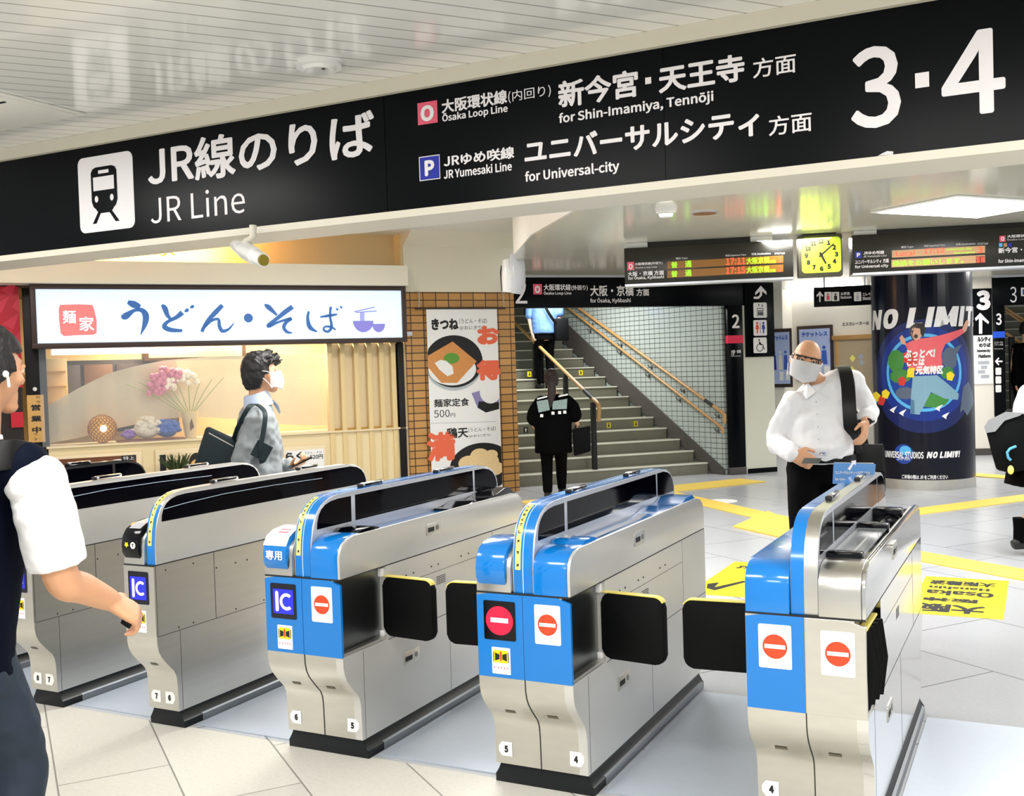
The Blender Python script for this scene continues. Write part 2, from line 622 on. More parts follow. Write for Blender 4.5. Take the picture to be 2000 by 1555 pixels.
T.part('latch', MB().box(lk.x-.03, lk.x+.018, lk.y-.006, lk.y+.006, 2.744, 2.749), 'ink')
# ------------------------------------------------------------------ ticket gates
L = 1.62
HOOD = [(.012, .747), (.012, .83), (.018, .89), (.03, .943), (.048, .98), (.064, 1.001), (.088, 1.022), (.114, 1.036), (.145, 1.046), (.18, 1.052), (.256, 1.055), (.4, 1.056)]
HOODB = [(1.42, 1.050), (1.50, 1.040), (1.55, 1.022), (1.59, .995), (1.61, .965), (1.62, .92), (1.62, .747)]
SIDE = [(0, .747), (0, .83), (.006, .858), (.024, .882), (.055, .898), (.1, .905)]
SIDEB = [(1.50, .905), (1.56, .895), (1.60, .87), (1.617, .835), (1.62, .80), (1.62, .747)]
LOW = [(0, .743), (0, .44), (.001, .40), (.008, .37), (.022, .343), (.045, .315), (.07, .288), (.092, .265), (.104, .24), (.109, .204), (.112, .078)]
LOWB = [(L-p[0], p[1]) for p in LOW[::-1]]


def ring(u, z, r, w, y=0, n=36, a0=0, a1=360):
    mb = MB()
    for i in range(n):
        t0, t1 = (math.radians(a0+(a1-a0)*k/n) for k in (i, i+1))
        mb.flat([(u+R*math.cos(t), y, z+R*math.sin(t)) for R, t in ((r, t0), (r+w, t0), (r+w, t1), (r, t1))])
    return mb


def lane_number(T, ch, u, z, right):
    r = .024
    p = [(u-r, z-r), (u+r, z-r), (u+r, z+r), (u-r, z+r)]
    p = [(u-r, z-r*1.1), (u+r*.75, z-r*1.1), (u+r*1.3, z-r*.4), (u+r*1.3, z+r*.4), (u+r*.75, z+r*1.1), (u-r, z+r*1.1)] if right else \
        [(u+r, z-r*1.1), (u-r*.75, z-r*1.1), (u-r*1.3, z-r*.4), (u-r*1.3, z+r*.4), (u-r*.75, z+r*1.1), (u+r, z+r*1.1)]
    y = .1095-.0015
    o = T.part('lane_number', MB().prism(p, y, y+.003, 'y'), 'white', label='white tag with the lane number '+ch, ang=None)
    T.part('lettering', text_mesh(ch, u-.008, u+.008, z-.013, z+.013, y-.0008, .03), 'ink', o, ang=None)


def no_entry(T, u0, u1, z0, z1):
    o = T.part('no_entry_sticker', MB().prism(rrect(u0, u1, z0, z1, .006), -.0055, -.004, 'y'), 'white', label='white sticker with a red no entry disc', ang=None)
    cu, cz, r = (u0+u1)/2, (z0+z1)/2, (u1-u0)*.375
    T.part('red_disc', MB().disc(cu, cz, r, -.0062), 'red_sign', o, ang=None)
    T.part('white_bar', MB().flat([(cu+a*r*.84, -.0068, cz+b*r*.17) for a, b in ((-1, -1), (1, -1), (1, 1), (-1, 1))]), 'white', o, ang=None)


mat('slot_grey', '#6d6754', .6)
mat('led_blue', (.012, .02, .62), .3, emit=.55)
mat('led_dark', '#06061c', .2)
mat('led_lilac', (.86, .62, .98), .4, emit=.75)
mat('led_red', (.85, .005, .03), .4, emit=.9)
mat('led_pink', (1, .55, .72), .4, emit=.8)


def display(T, kind, u0, u1, z0, z1):
    o = T.part('display', MB().prism(rrect(u0, u1, z0, z1, .006), -.006, .002, 'y'), 'led_dark' if kind == 'IC' else 'black_gloss',
               label={'IC': 'lit blue display reading IC', 'X': 'lit red no entry display'}[kind], ang=None)
    w, h = u1-u0, z1-z0
    if kind == 'IC':
        T.part('lit_area', MB().flat([(u0+w*a, -.0068, z0+h*b) for a, b in ((.1, .14), (.9, .14), (.9, .84), (.1, .84))]), 'led_blue', o, ang=None)
        T.part('lettering', text_mesh('I', u0+w*.2, u0+w*.32, z0+h*.2, z0+h*.78, -.0076, .03), 'led_lilac', o, ang=None)
        T.part('lettering', ring(u0+w*.64, z0+h*.49, w*.17, w*.1, -.0076, 24, 50, 310), 'led_lilac', o, ang=None)
    else:
        T.part('lit_disc', MB().disc(u0+w*.5, z0+h*.5, w*.43, -.0068, h*.37), 'led_red', o, ang=None)
        T.part('lit_bar', MB().flat([(u0+w*a, -.0076, z0+h*b) for a, b in ((.22, .45), (.78, .45), (.78, .57), (.22, .57))]), 'led_pink', o, ang=None)


def caution(T, u0, u1, z0, z1):
    o = T.part('caution_sticker', MB().prism(rrect(u0, u1, z0, z1, .003), -.0055, -.004, 'y'), 'white', label='white sticker with a yellow closing flap symbol', ang=None)
    w, h = u1-u0, z1-z0

    def q(a, b):
        return (u0+w*a, -.0062, z0+h*b)
    T.part('yellow_symbol', MB().flat([q(.14, .42), q(.86, .42), q(.93, .66), q(.86, .9), q(.14, .9), q(.07, .66)]), 'yellow', o, ang=None)
    mb = MB()
    for s in (0, 1):
        f = (lambda a: a) if not s else (lambda a: 1-a)
        mb.flat([(u0+w*f(a), -.0068, z0+h*b) for a, b in ((.18, .5), (.42, .56), (.42, .74), (.18, .8))])
        mb.flat([(u0+w*f(a), -.0068, z0+h*b) for a, b in ((.08, .46), (.12, .46), (.12, .84), (.08, .84))])
    T.part('flap_symbol', mb, 'ink', o, ang=None)
    T.part('person_symbol', MB().flat([(u0+w*a, -.0072, z0+h*b) for a, b in ((.46, .5), (.54, .5), (.56, .8), (.5, .88), (.44, .8))]), 'red_sign', o, ang=None)
    mb = MB()
    for a in (.12, .32, .5, .68, .84):
        mb.disc(u0+w*a, z0+h*.24, w*.04, -.0062, n=10)
    T.part('lettering', mb, 'pink', o, ang=None)


def sensor_bar(T, x, y, z=1.056, ln=.17):
    o = T.part('sensor_bar', MB().box(x-.011, x+.011, y-ln/2, y+ln/2, z+.001, z+.020, .008), 'chrome')
    T.part('sensor_window', MB().box(x+.006, x+.0125, y-ln/2+.02, y+ln/2-.02, z+.006, z+.0165, .002), 'black_gloss', o)
    T.part('end_cap', MB().box(x-.012, x+.012, y-ln/2-.012, y-ln/2+.01, z+.001, z+.018, .006), 'black_matt', o)


def flap(T, hx, hy, sx, ang=0, ln=.255):
    """folding door leaf hinged at hx,hy, pointing to sx (+1 right, -1 left)"""
    z0, z1, th = .455, .70, .017
    out = rrect(0, ln, z0, z1, .035)
    mb = MB().prism(out, -th, th, 'y', bev=.006)
    me = Matrix.Translation((hx, hy, 0)) @ Matrix.Rotation(ang, 4, 'Z') @ Matrix.Diagonal((sx, 1, 1, 1))
    o = T.part('flap_door', mb.xf(me), 'black_flap', label='black padded flap door with yellow top edge', ang=40)
    top = [(.004, z1+.001)]+[(ln-.035+(.035+.001)*math.sin(t), z1-.035+(.035+.001)*math.cos(t)) for t in [k*math.pi/2/6 for k in range(5)]]
    T.part('yellow_edge', MB().ribbon(top, -th*.9, th*.9, .004, 'y').xf(me), 'flap_yellow', o, ang=None)
    for za, zb in ((.70, .735), (.44, .474)):
        T.part('hinge_block', MB().box(hx-.012*sx-.012, hx-.012*sx+.012, hy-.02, hy+.014, za, zb, .002), 'white', o)


def lockplate(T, x, y0, y1, z0, z1):
    o = T.part('lock_plate', MB().prism(rrect(y0, y1, z0, z1, .012), x-.001, x+.0025, 'x', bev=.001), 'steel_worn')
    h = z1-z0
    T.part('lock_slot', MB().box(x+.002, x+.0034, y0+.014, y0+.014+(y1-y0)*.42, z0+h*.28, z0+h*.62), 'groove', o)
    T.part('keyhole', MB().prism([(y1-.03+.011*math.cos(t*.4), (z0+z1)/2+.011*math.sin(t*.4)) for t in range(16)], x+.002, x+.0045, 'x'), 'steel_dark', o, ang=None)


def gate(name_label, X, wide, blueL=True, blueR=True, disp=None, reader='blue', nums=('', ''), stickL=False, cover='blue', side_mirror=False, flapR=True, flapL=False, slopes=True, hoodm='blue'):
    Wd = GWIDE if wide else GNAR
    T = Thing('ticket_gate', name_label, 'ticket gate', Frame((X, GY), math.pi/2), group=None)
    Z = Frame((X, GY), math.pi/2)
    sidem = 'steel_mirror' if side_mirror else 'steel_side'
    h0, h1 = (.143, .228) if wide else (.125, .178)
    hc = (h0+h1)/2
    # --- lower body
    ins = .034 if wide else 0
    core = MB().prism(LOW+LOWB, .0, Wd-ins, 'x')
    T.part('cabinet', core, 'steel')
    if wide:
        sk = MB()
        sk.prism([p for p in LOW if p[1] <= .44]+[q for q in LOWB if q[1] <= .44], Wd-ins, Wd, 'x')
        sk.prism([(.318, .4395), (1.62, .4395), (1.62, .743), (.318, .743)], Wd-ins, Wd, 'x')
        T.part('side_panel', sk, sidem)
        T.part('flap_pocket', MB().box(Wd-ins-.002, Wd-ins+.002, .012, .318, .44, .745), 'steel_dark')
        T.part('pocket_sill', MB().box(Wd-ins, Wd-.004, .012, .318, .4385, .452), 'steel_worn')
    gv = MB()
    x = Wd+.0004
    segs = [(.02, 1.618, .7435, .7465), (.318 if wide else .005, 1.618, .4345, .437)]
    if wide:
        segs += [(.135, .137, .08, .434), (.82, .822, .08, .434), (1.264, 1.266, .437, .743), (.40, 1.264, .6445, .6463)]
    else:
        segs += [(.006, .008, .44, .743), (.136, .138, .08, .434), (.364, .367, .437, .743), (.90, .903, .437, .743), (1.3, 1.303, .437, .743)]
    for a, b, c, d in segs:
        gv.box(x-.001, x, a, b, c, d)
    for yy in ([] if side_mirror else [.47, .53, .68, .74, .95, 1.02] if wide else [.065, .233, .379, .51, .59, .85, .97, 1.2]):
        gv.ball((x-.001, yy, .675 if wide else (.716 if yy < .3 else .668)), .0042, 8)
    if not wide:
        for yy in (.13, .22, .5, .7):
            gv.ball((x-.001, yy, .45), .0042, 8)
    T.part('panel_seam', gv, 'groove')
    if wide:
        lockplate(T, Wd, .645, .768, .815, .872)
        lockplate(T, Wd, .426, .556, .292, .35)
        vent = MB()
        for k in range(5):
            vent.box(Wd, Wd+.0008, .72+.0, .80, .585+k*.008, .588+k*.008)
        T.part('vent', vent, 'groove')
    # --- front panels
    dz = .018

    def fpanel(a, b, m, cut):
        z1 = .7415
        pts = [(a, .438), (b, .438), (b, z1-dz), (b-.05, z1), (a, z1)] if cut == 1 else \
            [(a, .438), (b, .438), (b, z1), (a+(.05 if cut == -1 else 0), z1), (a, z1-(dz*.5 if cut == -1 else 0))]
        return T.part('front_panel', MB().prism(pts, -.004, .010, 'y', bev=.0015), m, label='blue front panel' if 'blue' in m else 'steel front panel', ang=None)
    if wide:
        fpanel(.001, Wd/2-.001, 'blue_panel' if blueL else 'steel', -1)
        fpanel(Wd/2+.001, Wd-.0005, 'blue_panel' if blueR else 'steel', 1)
        T.part('centre_joint', MB().ribbon([(p[0]-.0006, p[1]) for p in LOW[1:]][::-1], Wd/2-.0016, Wd/2+.0016, .0012), 'groove', ang=None)
    else:
        fpanel(.001, Wd-.0008, 'steel', 0)
    # small warning slots on the sloping lower front
    for cu in ((.09, .26) if wide else (.09,)):
        sl = MB().flat([(cu-.02, .0575, .2995), (cu+.02, .0575, .2995), (cu+.02, .0685, .2875), (cu-.02, .0685, .2875)])
        T.part('slot', sl, 'slot_grey', ang=None)
    # --- top covers
    T.part('front_seam', MB().box(.001, Wd-.001, -.0025, .004, .7415, .7475), 'groove', ang=None)
    prof = SIDE+SIDEB
    if wide:
        T.part('side_cover', MB().prism(prof, Wd-.012, Wd, 'x', bev=.002), sidem)
        cm = 'blue_gloss' if cover != 'steel' else 'steel'
        cap = [(-.001, .747), (-.001, .83), (.005, .858), (.023, .882), (.054, .899), (.10, .906), (.15, .907), (.15, .747)]
        T.part('front_cap', MB().prism(cap, h1+.002, Wd-.0125, 'x', bev=.003), cm, label=('blue' if cover != 'steel' else 'steel')+' rounded front cap')
        if cover == 'blue':
            tray = [(.15, .75), (.15, .905), (.17, .918), (.25, .920), (.42, .878), (.95, .878), (1.08, .892), (1.16, .912), (1.24, .898), (1.32, .905), (1.40, .925), (1.48, .925), (1.60, .868), (1.615, .83), (1.615, .75)]
            T.part('top_tray', MB().prism(tray, h1+.002, Wd-.0125, 'x', bev=.002), 'blue_gloss')
            T.part('tray_strip', MB().ribbon([(.20, .9195), (.25, .9205), (.42, .8787), (.95, .8787), (1.05, .8895)], h1+.02, h1+.055, .0012), 'aluminium', ang=None)
        elif cover == 'mixed':
            T.part('front_cap_dark', MB().prism([(.151, .75), (.151, .905), (.18, .919), (.25, .921), (.30, .91), (.30, .75)], h1+.002, Wd-.0125, 'x', bev=.002), 'black_gloss', label='glossy black reader cover')
            T.part('top_tray', MB().prism([(.3, .75), (.3, .905), (.42, .89), (.95, .886), (.95, .75)], h1+.002, Wd-.0125, 'x', bev=.002), 'blue_gloss')
            T.part('rear_cover', MB().prism([(.951, .75), (.951, .895), (1.02, .893), (1.10, .912), (1.24, .90), (1.34, .915), (1.44, .938), (1.50, .936), (1.60, .868), (1.615, .75)], h1+.002, Wd-.0125, 'x', bev=.003), 'black_gloss', label='glossy black rear cover')
        else:
            for a, b in ((.151, .20), (.78, .84), (1.2, 1.27)):
                T.part('tray_divider', MB().box(h1+.002, Wd-.03, a, b, .86, .925, .006), 'black_gloss')
            T.part('tray_bed', MB().box(h1+.002, Wd-.0125, .2, 1.6, .76, .872), 'steel_mirror')
            T.part('tray_rail', MB().box(h1+.042, h1+.052, .2, 1.2, .872, .884, .002).box(Wd-.038, Wd-.028, .2, 1.55, .872, .89, .002), 'steel_worn')
            ring_ = MB()
            for k in range(24):
                t0, t1 = k*math.pi/12, (k+1)*math.pi/12
                ring_.flat([(h1+.085+R*math.cos(t), .42+R*1.6*math.sin(t), .8728) for R, t in ((.024, t0), (.028, t0), (.028, t1), (.024, t1))])
            T.part('ticket_ring', ring_, 'flap_yellow', ang=None)
            T.part('slot_window', MB().box(h1+.02, Wd-.045, .92, 1.1, .8722, .876, .001), 'black_gloss')
            T.part('clear_cover', MB().box(h1+.006, Wd-.034, .205, .775, .905, .909), 'clear')
    # --- left side housing with reader
    lm = 'blue_gloss' if (reader == 'blue' and not blueL) or reader == 'none' else 'steel'
    if reader == 'none':
        lm = 'blue_gloss'
    T.part('reader_housing', MB().prism(prof, 0, h0-.002, 'x', bev=.004), lm)
    if reader != 'none':
        pad = [(-.002, .775), (-.016, .80), (-.018, .835), (-.010, .872), (.012, .902), (.05, .921), (.12, .93), (.19, .925), (.19, .90), (.0, .86)]
        rm = {'blue': 'blue_gloss', 'black': 'black_gloss'}[reader]
        o = T.part('card_reader', MB().prism(pad, .006, h0-.018, 'x', bev=.007), rm, label={'blue': 'blue card reader pad', 'black': 'glossy black card reader pad'}[reader])
        if nums[0] == '6':
            T.part('touch_area', MB().ribbon([(-.0125, .868), (.011, .9022), (.0495, .9215), (.12, .9305), (.18, .9265)], .008, h0-.020, .0015), 'white_gloss', o, ang=None)
            T.part('lettering', text_mesh('専用', .024, h0-.036, .812, .851, -.0195, .008), 'sign_letter', o, ang=None)
            T.part('touch_mark', MB().flat([(a, .016+b*.8, .9045+b*.36) for a, b in ((.05, .02), (.10, .02), (.10, .05), (.05, .05))]).xf(Matrix.Translation((0, 0, .003))), 'pink', o, ang=None)
        if reader == 'black':
            T.part('yellow_badge', MB().prism([(.04+(.013 if k % 2 else .0075)*math.sin(k*math.pi/5), .835+(.013 if k % 2 else .0075)*math.cos(k*math.pi/5)) for k in range(10)], -.0195, -.0175, 'y'), 'yellow', o, ang=None)
            T.part('white_badge', MB().disc(.078, .833, .015, -.0192, n=20), 'white', o, ang=None)
            T.part('lettering', text_mesh('T', .072, .084, .826, .840, -.0198, .03), 'ink', o, ang=None)
            T.part('touch_area', MB().ribbon([(.011, .9022), (.0495, .9215), (.12, .9305)], .03, h0-.03, .0015), 'aluminium', o, ang=None)
    # --- raised hood
    hp = HOOD+HOODB
    T.part('hood', MB().prism(hp, h0, h1, 'x', bev=.003), 'black_matt' if hoodm == 'dark' else 'aluminium' if wide else sidem)
    hl = [p for p in HOOD]+[(.8, 1.055), (1.2, 1.053)]+HOODB[:4]
    if hoodm == 'split':
        T.part('hood_cover', MB().ribbon(hl, h0+.001, hc-.001, .002), 'blue_gloss', label='blue strip over the hood', ang=30)
        T.part('hood_cover', MB().ribbon(hl, hc+.001, h1-.001, .002), 'steel', label='steel strip over the hood', ang=30)
    elif hoodm == 'dark':
        T.part('hood_cover', MB().ribbon(hl, h0+.002, h1-.002, .002), 'black_gloss', label='black strip over the hood', ang=30)
    elif wide:
        T.part('hood_cover', MB().ribbon(hl, h0+.006, hc-.0015, .002), 'blue_gloss', label='blue strip over the hood', ang=30)
        T.part('hood_cover', MB().ribbon(hl, hc+.0015, h1-.006, .002), 'blue_gloss', label='blue strip over the hood', ang=30)
        T.part('hood_seam', MB().ribbon(hl, hc-.0013, hc+.0013, .0026), 'seam_white', ang=30)
    else:
        T.part('hood_cover', MB().ribbon(HOOD[:6], h0+.003, h1-.004, .002), 'blue_gloss', label='blue strip on the hood front', ang=30)
    if hoodm != 'split':
        sx = h0+.012 if wide else h0+.012
        yl = [(p[0], p[1]) for p in HOOD[1:9]]
        o = T.part('yellow_sticker', MB().ribbon(yl, sx, sx+.021, .0032), 'yellow_pale', ang=30)
        if wide or True:
            for k, chx in enumerate('タッチしてください'):
                t = .04+k*.105
                seg = t*(len(yl)-1)
                i = int(seg)
                if i >= len(yl)-1:
                    break
                fr = seg-i
                p = Vector(yl[i]).lerp(Vector(yl[i+1]), fr)
                d = (Vector(yl[i+1])-Vector(yl[i])).normalized()
                g = text_mesh(chx, -.0055, .0055, -.0058, .0058, 0, .03)
                me = Matrix(((1, 0, 0, sx+.0105), (0, 0, d.x, p.x-.0038*d.y), (0, 0, d.y, p.y+.0038*d.x), (0, 0, 0, 1)))
                m3 = Matrix(((1, 0, 0, sx+.0105), (0, d.y, d.x, p.x-.0042*d.y), (0, -d.x, d.y, p.y+.0042*d.x), (0, 0, 0, 1)))
                g.transform(m3)
                T.part('lettering', g, 'navy_ink', o, ang=None)
    # windows
    wz0, wz1 = .926, 1.036
    arcf = [(.054, .93), (.057, .957), (.068, .985), (.086, 1.006), (.112, 1.022), (.15, 1.032), (.2, 1.036)]
    arcb = [(1.46, 1.034), (1.52, 1.024), (1.56, 1.007), (1.588, .98), (1.602, .95), (1.604, .926)]
    for sx0, sx1 in ((h1-.001, h1+.0012), (h0-.0012, h0+.001)):
        if wide:
            T.part('window', MB().prism(arcf+[(.29, 1.036), (.288, .93)], sx0, sx1, 'x'), 'black_glass', ang=None)
            T.part('window', MB().prism([(.318, .93), (.32, 1.037), (1.344, 1.035), (1.346, .93)], sx0, sx1, 'x'), 'black_glass', ang=None)
            T.part('window', MB().prism([(1.366, .926), (1.366, 1.035)]+arcb, sx0, sx1, 'x'), 'black_glass', ang=None)
        else:
            T.part('window', MB().prism(arcf+arcb, sx0, sx1, 'x'), 'black_glass', ang=None)
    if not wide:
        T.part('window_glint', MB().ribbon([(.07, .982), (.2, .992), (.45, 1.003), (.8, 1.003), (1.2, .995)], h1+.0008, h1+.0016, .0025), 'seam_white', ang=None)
    sensor_bar(T, hc+(.012 if wide else 0), .49)
    sensor_bar(T, hc+(.012 if wide else 0), 1.12, 1.053)
    # --- plinth
    pl = [(.128, .0), (.128, .03), (.135, .052), (.120, .076), (1.50, .076), (1.485, .052), (1.492, .03), (1.492, 0)]
    T.part('plinth', MB().box(.012, Wd-.006, .13, 1.49, .0, .079).prism([(-.014, 0), (-.014, .03), (-.004, .036), (.008, .07), (Wd-.008, .07), (Wd+.004, .036), (Wd+.014, .03), (Wd+.014, 0)], .128, 1.50, 'y', bev=.003), 'plinth')
    T.part('plinth_strip', MB().prism([(Wd+.006, .036), (Wd+.016, .031), (Wd+.018, 0), (Wd+.008, 0)], .24, 1.48, 'y'), 'plinth_strip', ang=None)
    # --- stickers, numbers, doors
    if nums[0]:
        lane_number(T, nums[0], .045 if wide else .05, .135, False)
    if nums[1]:
        lane_number(T, nums[1], Wd-.045 if wide else Wd-.05, .135, True)
    if disp:
        if wide:
            display(T, disp, .03, .157, .575, .716)
            caution(T, .058, .132, .452, .548)
            no_entry(T, .233, .333, .575, .715)
        else:
            display(T, disp, .028, .145, .575, .718)
            caution(T, .055, .125, .452, .548)
    elif wide and stickL:
        no_entry(T, .042, .146, .572, .712)
        no_entry(T, .236, .338, .567, .706)
    if flapR is True and wide:
        flap(T, Wd-.012, .325, 1, math.radians(-7 if nums[0] == '5' else -6))
    elif flapR == 'folded':
        bel = MB()
        for k in range(4):
            bel.loft([((Wd-.03+.006*k, .05+.055*k, .46), .012, .03), ((Wd-.010+.003*k, .06+.055*k, .58), .014, .034), ((Wd-.026+.005*k, .055+.055*k, .70), .012, .03)], 12, (0, 1, 0))
        o = T.part('flap_door', bel, 'black_flap', label='folded black flap door inside the pocket')
        T.part('yellow_edge', MB().box(Wd-.03, Wd-.002, .02, .26, .703, .712, .003), 'flap_yellow', o)
    if flapL:
        flap(T, .012, .325, -1, math.radians(4), .315)
    return T


cm = bpy.data.materials.new('clear')
cm.use_nodes = True
_b = cm.node_tree.nodes['Principled BSDF']
_b.inputs['Base Color'].default_value = (.9, .95, 1, 1)
_b.inputs['Roughness'].default_value = .03
_b.inputs['Alpha'].default_value = .22
MATS['clear'] = cm
mat('tint_glass', '#cfd6dc', .04, alpha=.12)
gate('far left ticket gate with a black hood, farthest behind the student', GX['Z'], True, False, False, reader='black', nums=('9', '8'), cover='mixed', flapR=None, hoodm='dark')
gate('narrow steel ticket gate numbered 8 and 7, behind the student\'s arm', GX['A'], False, False, False, disp='IC', reader='black', nums=('8', '7'))
gate('narrow steel ticket gate numbered 7 and 6 with lit IC display and black reader', GX['B'], False, False, False, disp='IC', reader='black', nums=('7', '6'))
gate('blue fronted ticket gate numbered 6 and 5 with lit IC display', GX['C'], True, disp='IC', nums=('6', '5'), cover='mixed')
gate('blue fronted ticket gate numbered 5 and 4 with lit red no entry display', GX['D'], True, disp='X', nums=('5', '4'), cover='blue', flapL=True)
gate('nearest ticket gate, half blue and half steel with two no entry stickers', GX['E'], True, True, False, reader='none', nums=('4', ''), stickL=True, cover='steel', side_mirror=True, flapR='folded', flapL=True, hoodm='split')
# ------------------------------------------------------------------ shop front
mat('wood_dark', '#3a2a26', .45, var=.2, scale=12, stretch=(1, 6, 6))
mat('post_black', '#0b0a0c', .4, spec=.3)
mat('lightbox', (.70, .85, 1), .4, emit=.42)
mat('seal_red', (.92, .22, .22), .5, emit=.25)
mat('seal_white', (1, .95, .95), .5, emit=.7)
mat('brush_blue', (.04, .15, .45), .5, emit=.18)
mat('brush_lilac', (.26, .24, .72), .5, emit=.2)
mat('shop_cream', '#efdcae', .5)
mat('ledge', '#f0dcb4', .4)
mat('niche_wall', '#f2d8a4', .6)
mat('brown_letter', '#6b3a16', .5)
mat('shop_dark', '#1a0d07', .6)
mat('shop_brown', '#5a3a1a', .5)
mat('shop_back', '#d9b87c', .6)
mat('batten', '#e9cf96', .5, var=.08, scale=10, stretch=(6, 6, 1))
mat('batten_back', '#c69a44', .6)
mat('rice_paper', '#f1ddb4', .6)
mat('poster_red', '#c8102c', .45)
mat('poster_pink', '#e0304a', .45)
mat('board_wood', '#d8a860', .5, var=.1, scale=20, stretch=(8, 1, 1))
grid_mat('brick', '#b98745', '#2e2118', .166, .0905, .006, .35, 0, plane='XZ', col2='#cf9a55', bump=.6, shift=(.06, .045), noise_amt=.06)
grid_mat('curtain_weave', '#f0e6cc', '#d2c29c', .014, .014, .0016, .8, 0, plane='XZ', bump=0)
pl = FAC.px
uL, uR = pl(68.6, 562, -.2)[0], pl(783, 570, -.2)[0]
zt, zb = (pl(68.6, 562, -.2)[1]+pl(782, 570, -.2)[1])/2, (pl(77, 667, -.2)[1]+pl(783, 663, -.2)[1])/2
uP = pl(790, 600)[0]           # left edge of the brick pillar
uE = -8.5                      # far left end of the shop front
zF = 2.50                      # top of the tiled pillar
zlow = (pl(200, 866)[1]+pl(640, 843)[1])/2
zf0, zf1 = zt+.055, (pl(100, 507, -.32)[1]+pl(780, 519, -.32)[1])/2
# structure behind the front
single('wall_shop', MB().box(uE, uP, 1.6, 1.7, 0, 3.2), 'shop_back', F=FAC, kind='structure', ang=None)
single('wall_shop_side', MB().box(uP-.02, uP+.03, .02, 1.6, 0, 3.2), 'shop_cream', F=FAC, kind='structure', ang=None)
single('ceiling_shop', MB().box(uE, uP, .0, 1.7, zf0-.03, zf0+.02), 'shop_brown', F=FAC, kind='structure', ang=None)
single('wall_niche', MB().box(uE, uP+.0, .25, .32, zf0, 3.2), 'niche_wall', F=FAC, kind='structure', ang=None)
single('trim_3', MB().box(uE, pl(797, 540, -.32)[0], -.32, .25, zf0-.004, zf1, .004), 'cream_wall', F=FAC, kind='structure', ang=None)
single('wall_upper', MB().box(uP, .03, -.02, .30, zF, 3.2).prism([(-.02, 3.05), (-.30, 3.2), (-.02, 3.2)], uP, .03, 'x'), 'cream_wall', F=FAC, kind='structure', ang=None)
single('wall_low', MB().box(pl(95, 880)[0], uP-.10, .0, .10, 0, zlow-.02), 'shop_cream', F=FAC, kind='structure', ang=None)
single('trim_4', MB().box(pl(90, 868)[0], uP-.03, -.04, .42, zlow-.022, zlow, .004), 'ledge', F=FAC, kind='structure', ang=None)
# cove lamp on top of the fascia and warm lamps inside
l = area('cove_light', FAC.M @ Vector(((uE+uP)/2-.8, -.02, zf1+.06)), 4.4, .12, 130, (1, .52, .14), rz=math.pi/2-AZ, rx=math.radians(150))
for u, pw in ((pl(600, 700)[0], 70), (pl(330, 700)[0], 60)):
    area('shop_lamp_light', FAC.M @ Vector((u, .8, 2.35)), .8, .5, pw, (1, .84, .62), rz=math.pi/2-AZ)
for s_, x0, x1, y0, y1 in (('麺', 193, 232, 506, 466), ('家', 301, 341, 500, 466)):
    a, b = FAC.px(x0, y0, .245), FAC.px(x1, y1, .245)
    single('wall_letter', text_mesh(s_, a[0], b[0], a[1], b[1], .247, .0), 'brown_letter', 'brown brush character '+s_+' on the orange lit wall above the shop', 'letter', FAC, (a[0], .247, a[1]), group='brown characters above the noodle shop', ang=None)
# lit sign box
T = Thing('shop_sign', 'long backlit white sign box with blue brush writing over the noodle shop', 'sign', FAC, ((uL+uR)/2, -.1, zb))
fr = .052
fm = MB()
for a, b, c, d in ((uL-fr, uR+fr, zt, zt+fr), (uL-fr, uR+fr, zb-fr, zb), (uL-fr, uL, zb, zt), (uR, uR+fr, zb, zt)):
    fm.box(a, b, -.225, .02, c, d, .004)
T.part('sign_frame', fm, 'wood_dark')
T.part('lit_panel', MB().box(uL, uR, -.2, -.02, zb, zt), 'lightbox', ang=None)


def bpt(x, y):
    return FAC.px(60+x*.37, 540+y*.3704, -.203)


def stroke(pts, name='brush_stroke', m='brush_blue'):
    """brush stroke: (x, y, width) in zoomed sign pixels"""
    q = [(*bpt(x, y), w*.37*.0058) for x, y, w in pts]
    fine = []
    for i in range(len(q)-1):
        for k in range(5):
            t = k/5
            p = []
            for c in range(3):
                p0, p1, p2, p3 = q[max(i-1, 0)][c], q[i][c], q[i+1][c], q[min(i+2, len(q)-1)][c]
                p.append(.5*(2*p1+(p2-p0)*t+(2*p0-5*p1+4*p2-p3)*t*t+(3*p1-p0-3*p2+p3)*t**3))
            fine.append(p)
    fine.append(q[-1])
    l, r = [], []
    for i, p in enumerate(fine):
        a, b = Vector(fine[max(0, i-1)][:2]), Vector(fine[min(len(fine)-1, i+1)][:2])
        t = (b-a).normalized()
        l.append((p[0]-t.y*p[2]/2, -.203, p[1]+t.x*p[2]/2))
        r.append((p[0]+t.y*p[2]/2, -.203, p[1]-t.x*p[2]/2))
    return l, r


def glyph(strokes, dots=(), m='brush_blue', label=None):
    mb = MB()
    for s_ in strokes:
        l, r = stroke(s_)
        for i in range(len(l)-1):
            mb.flat([l[i], l[i+1], r[i+1], r[i]])
    for x, y, r in dots:
        c = bpt(x, y)
        mb.disc(c[0], c[1], r*.37*.0058, -.203, n=20)
    T.part('brush_character', mb, m, label=label, ang=None)


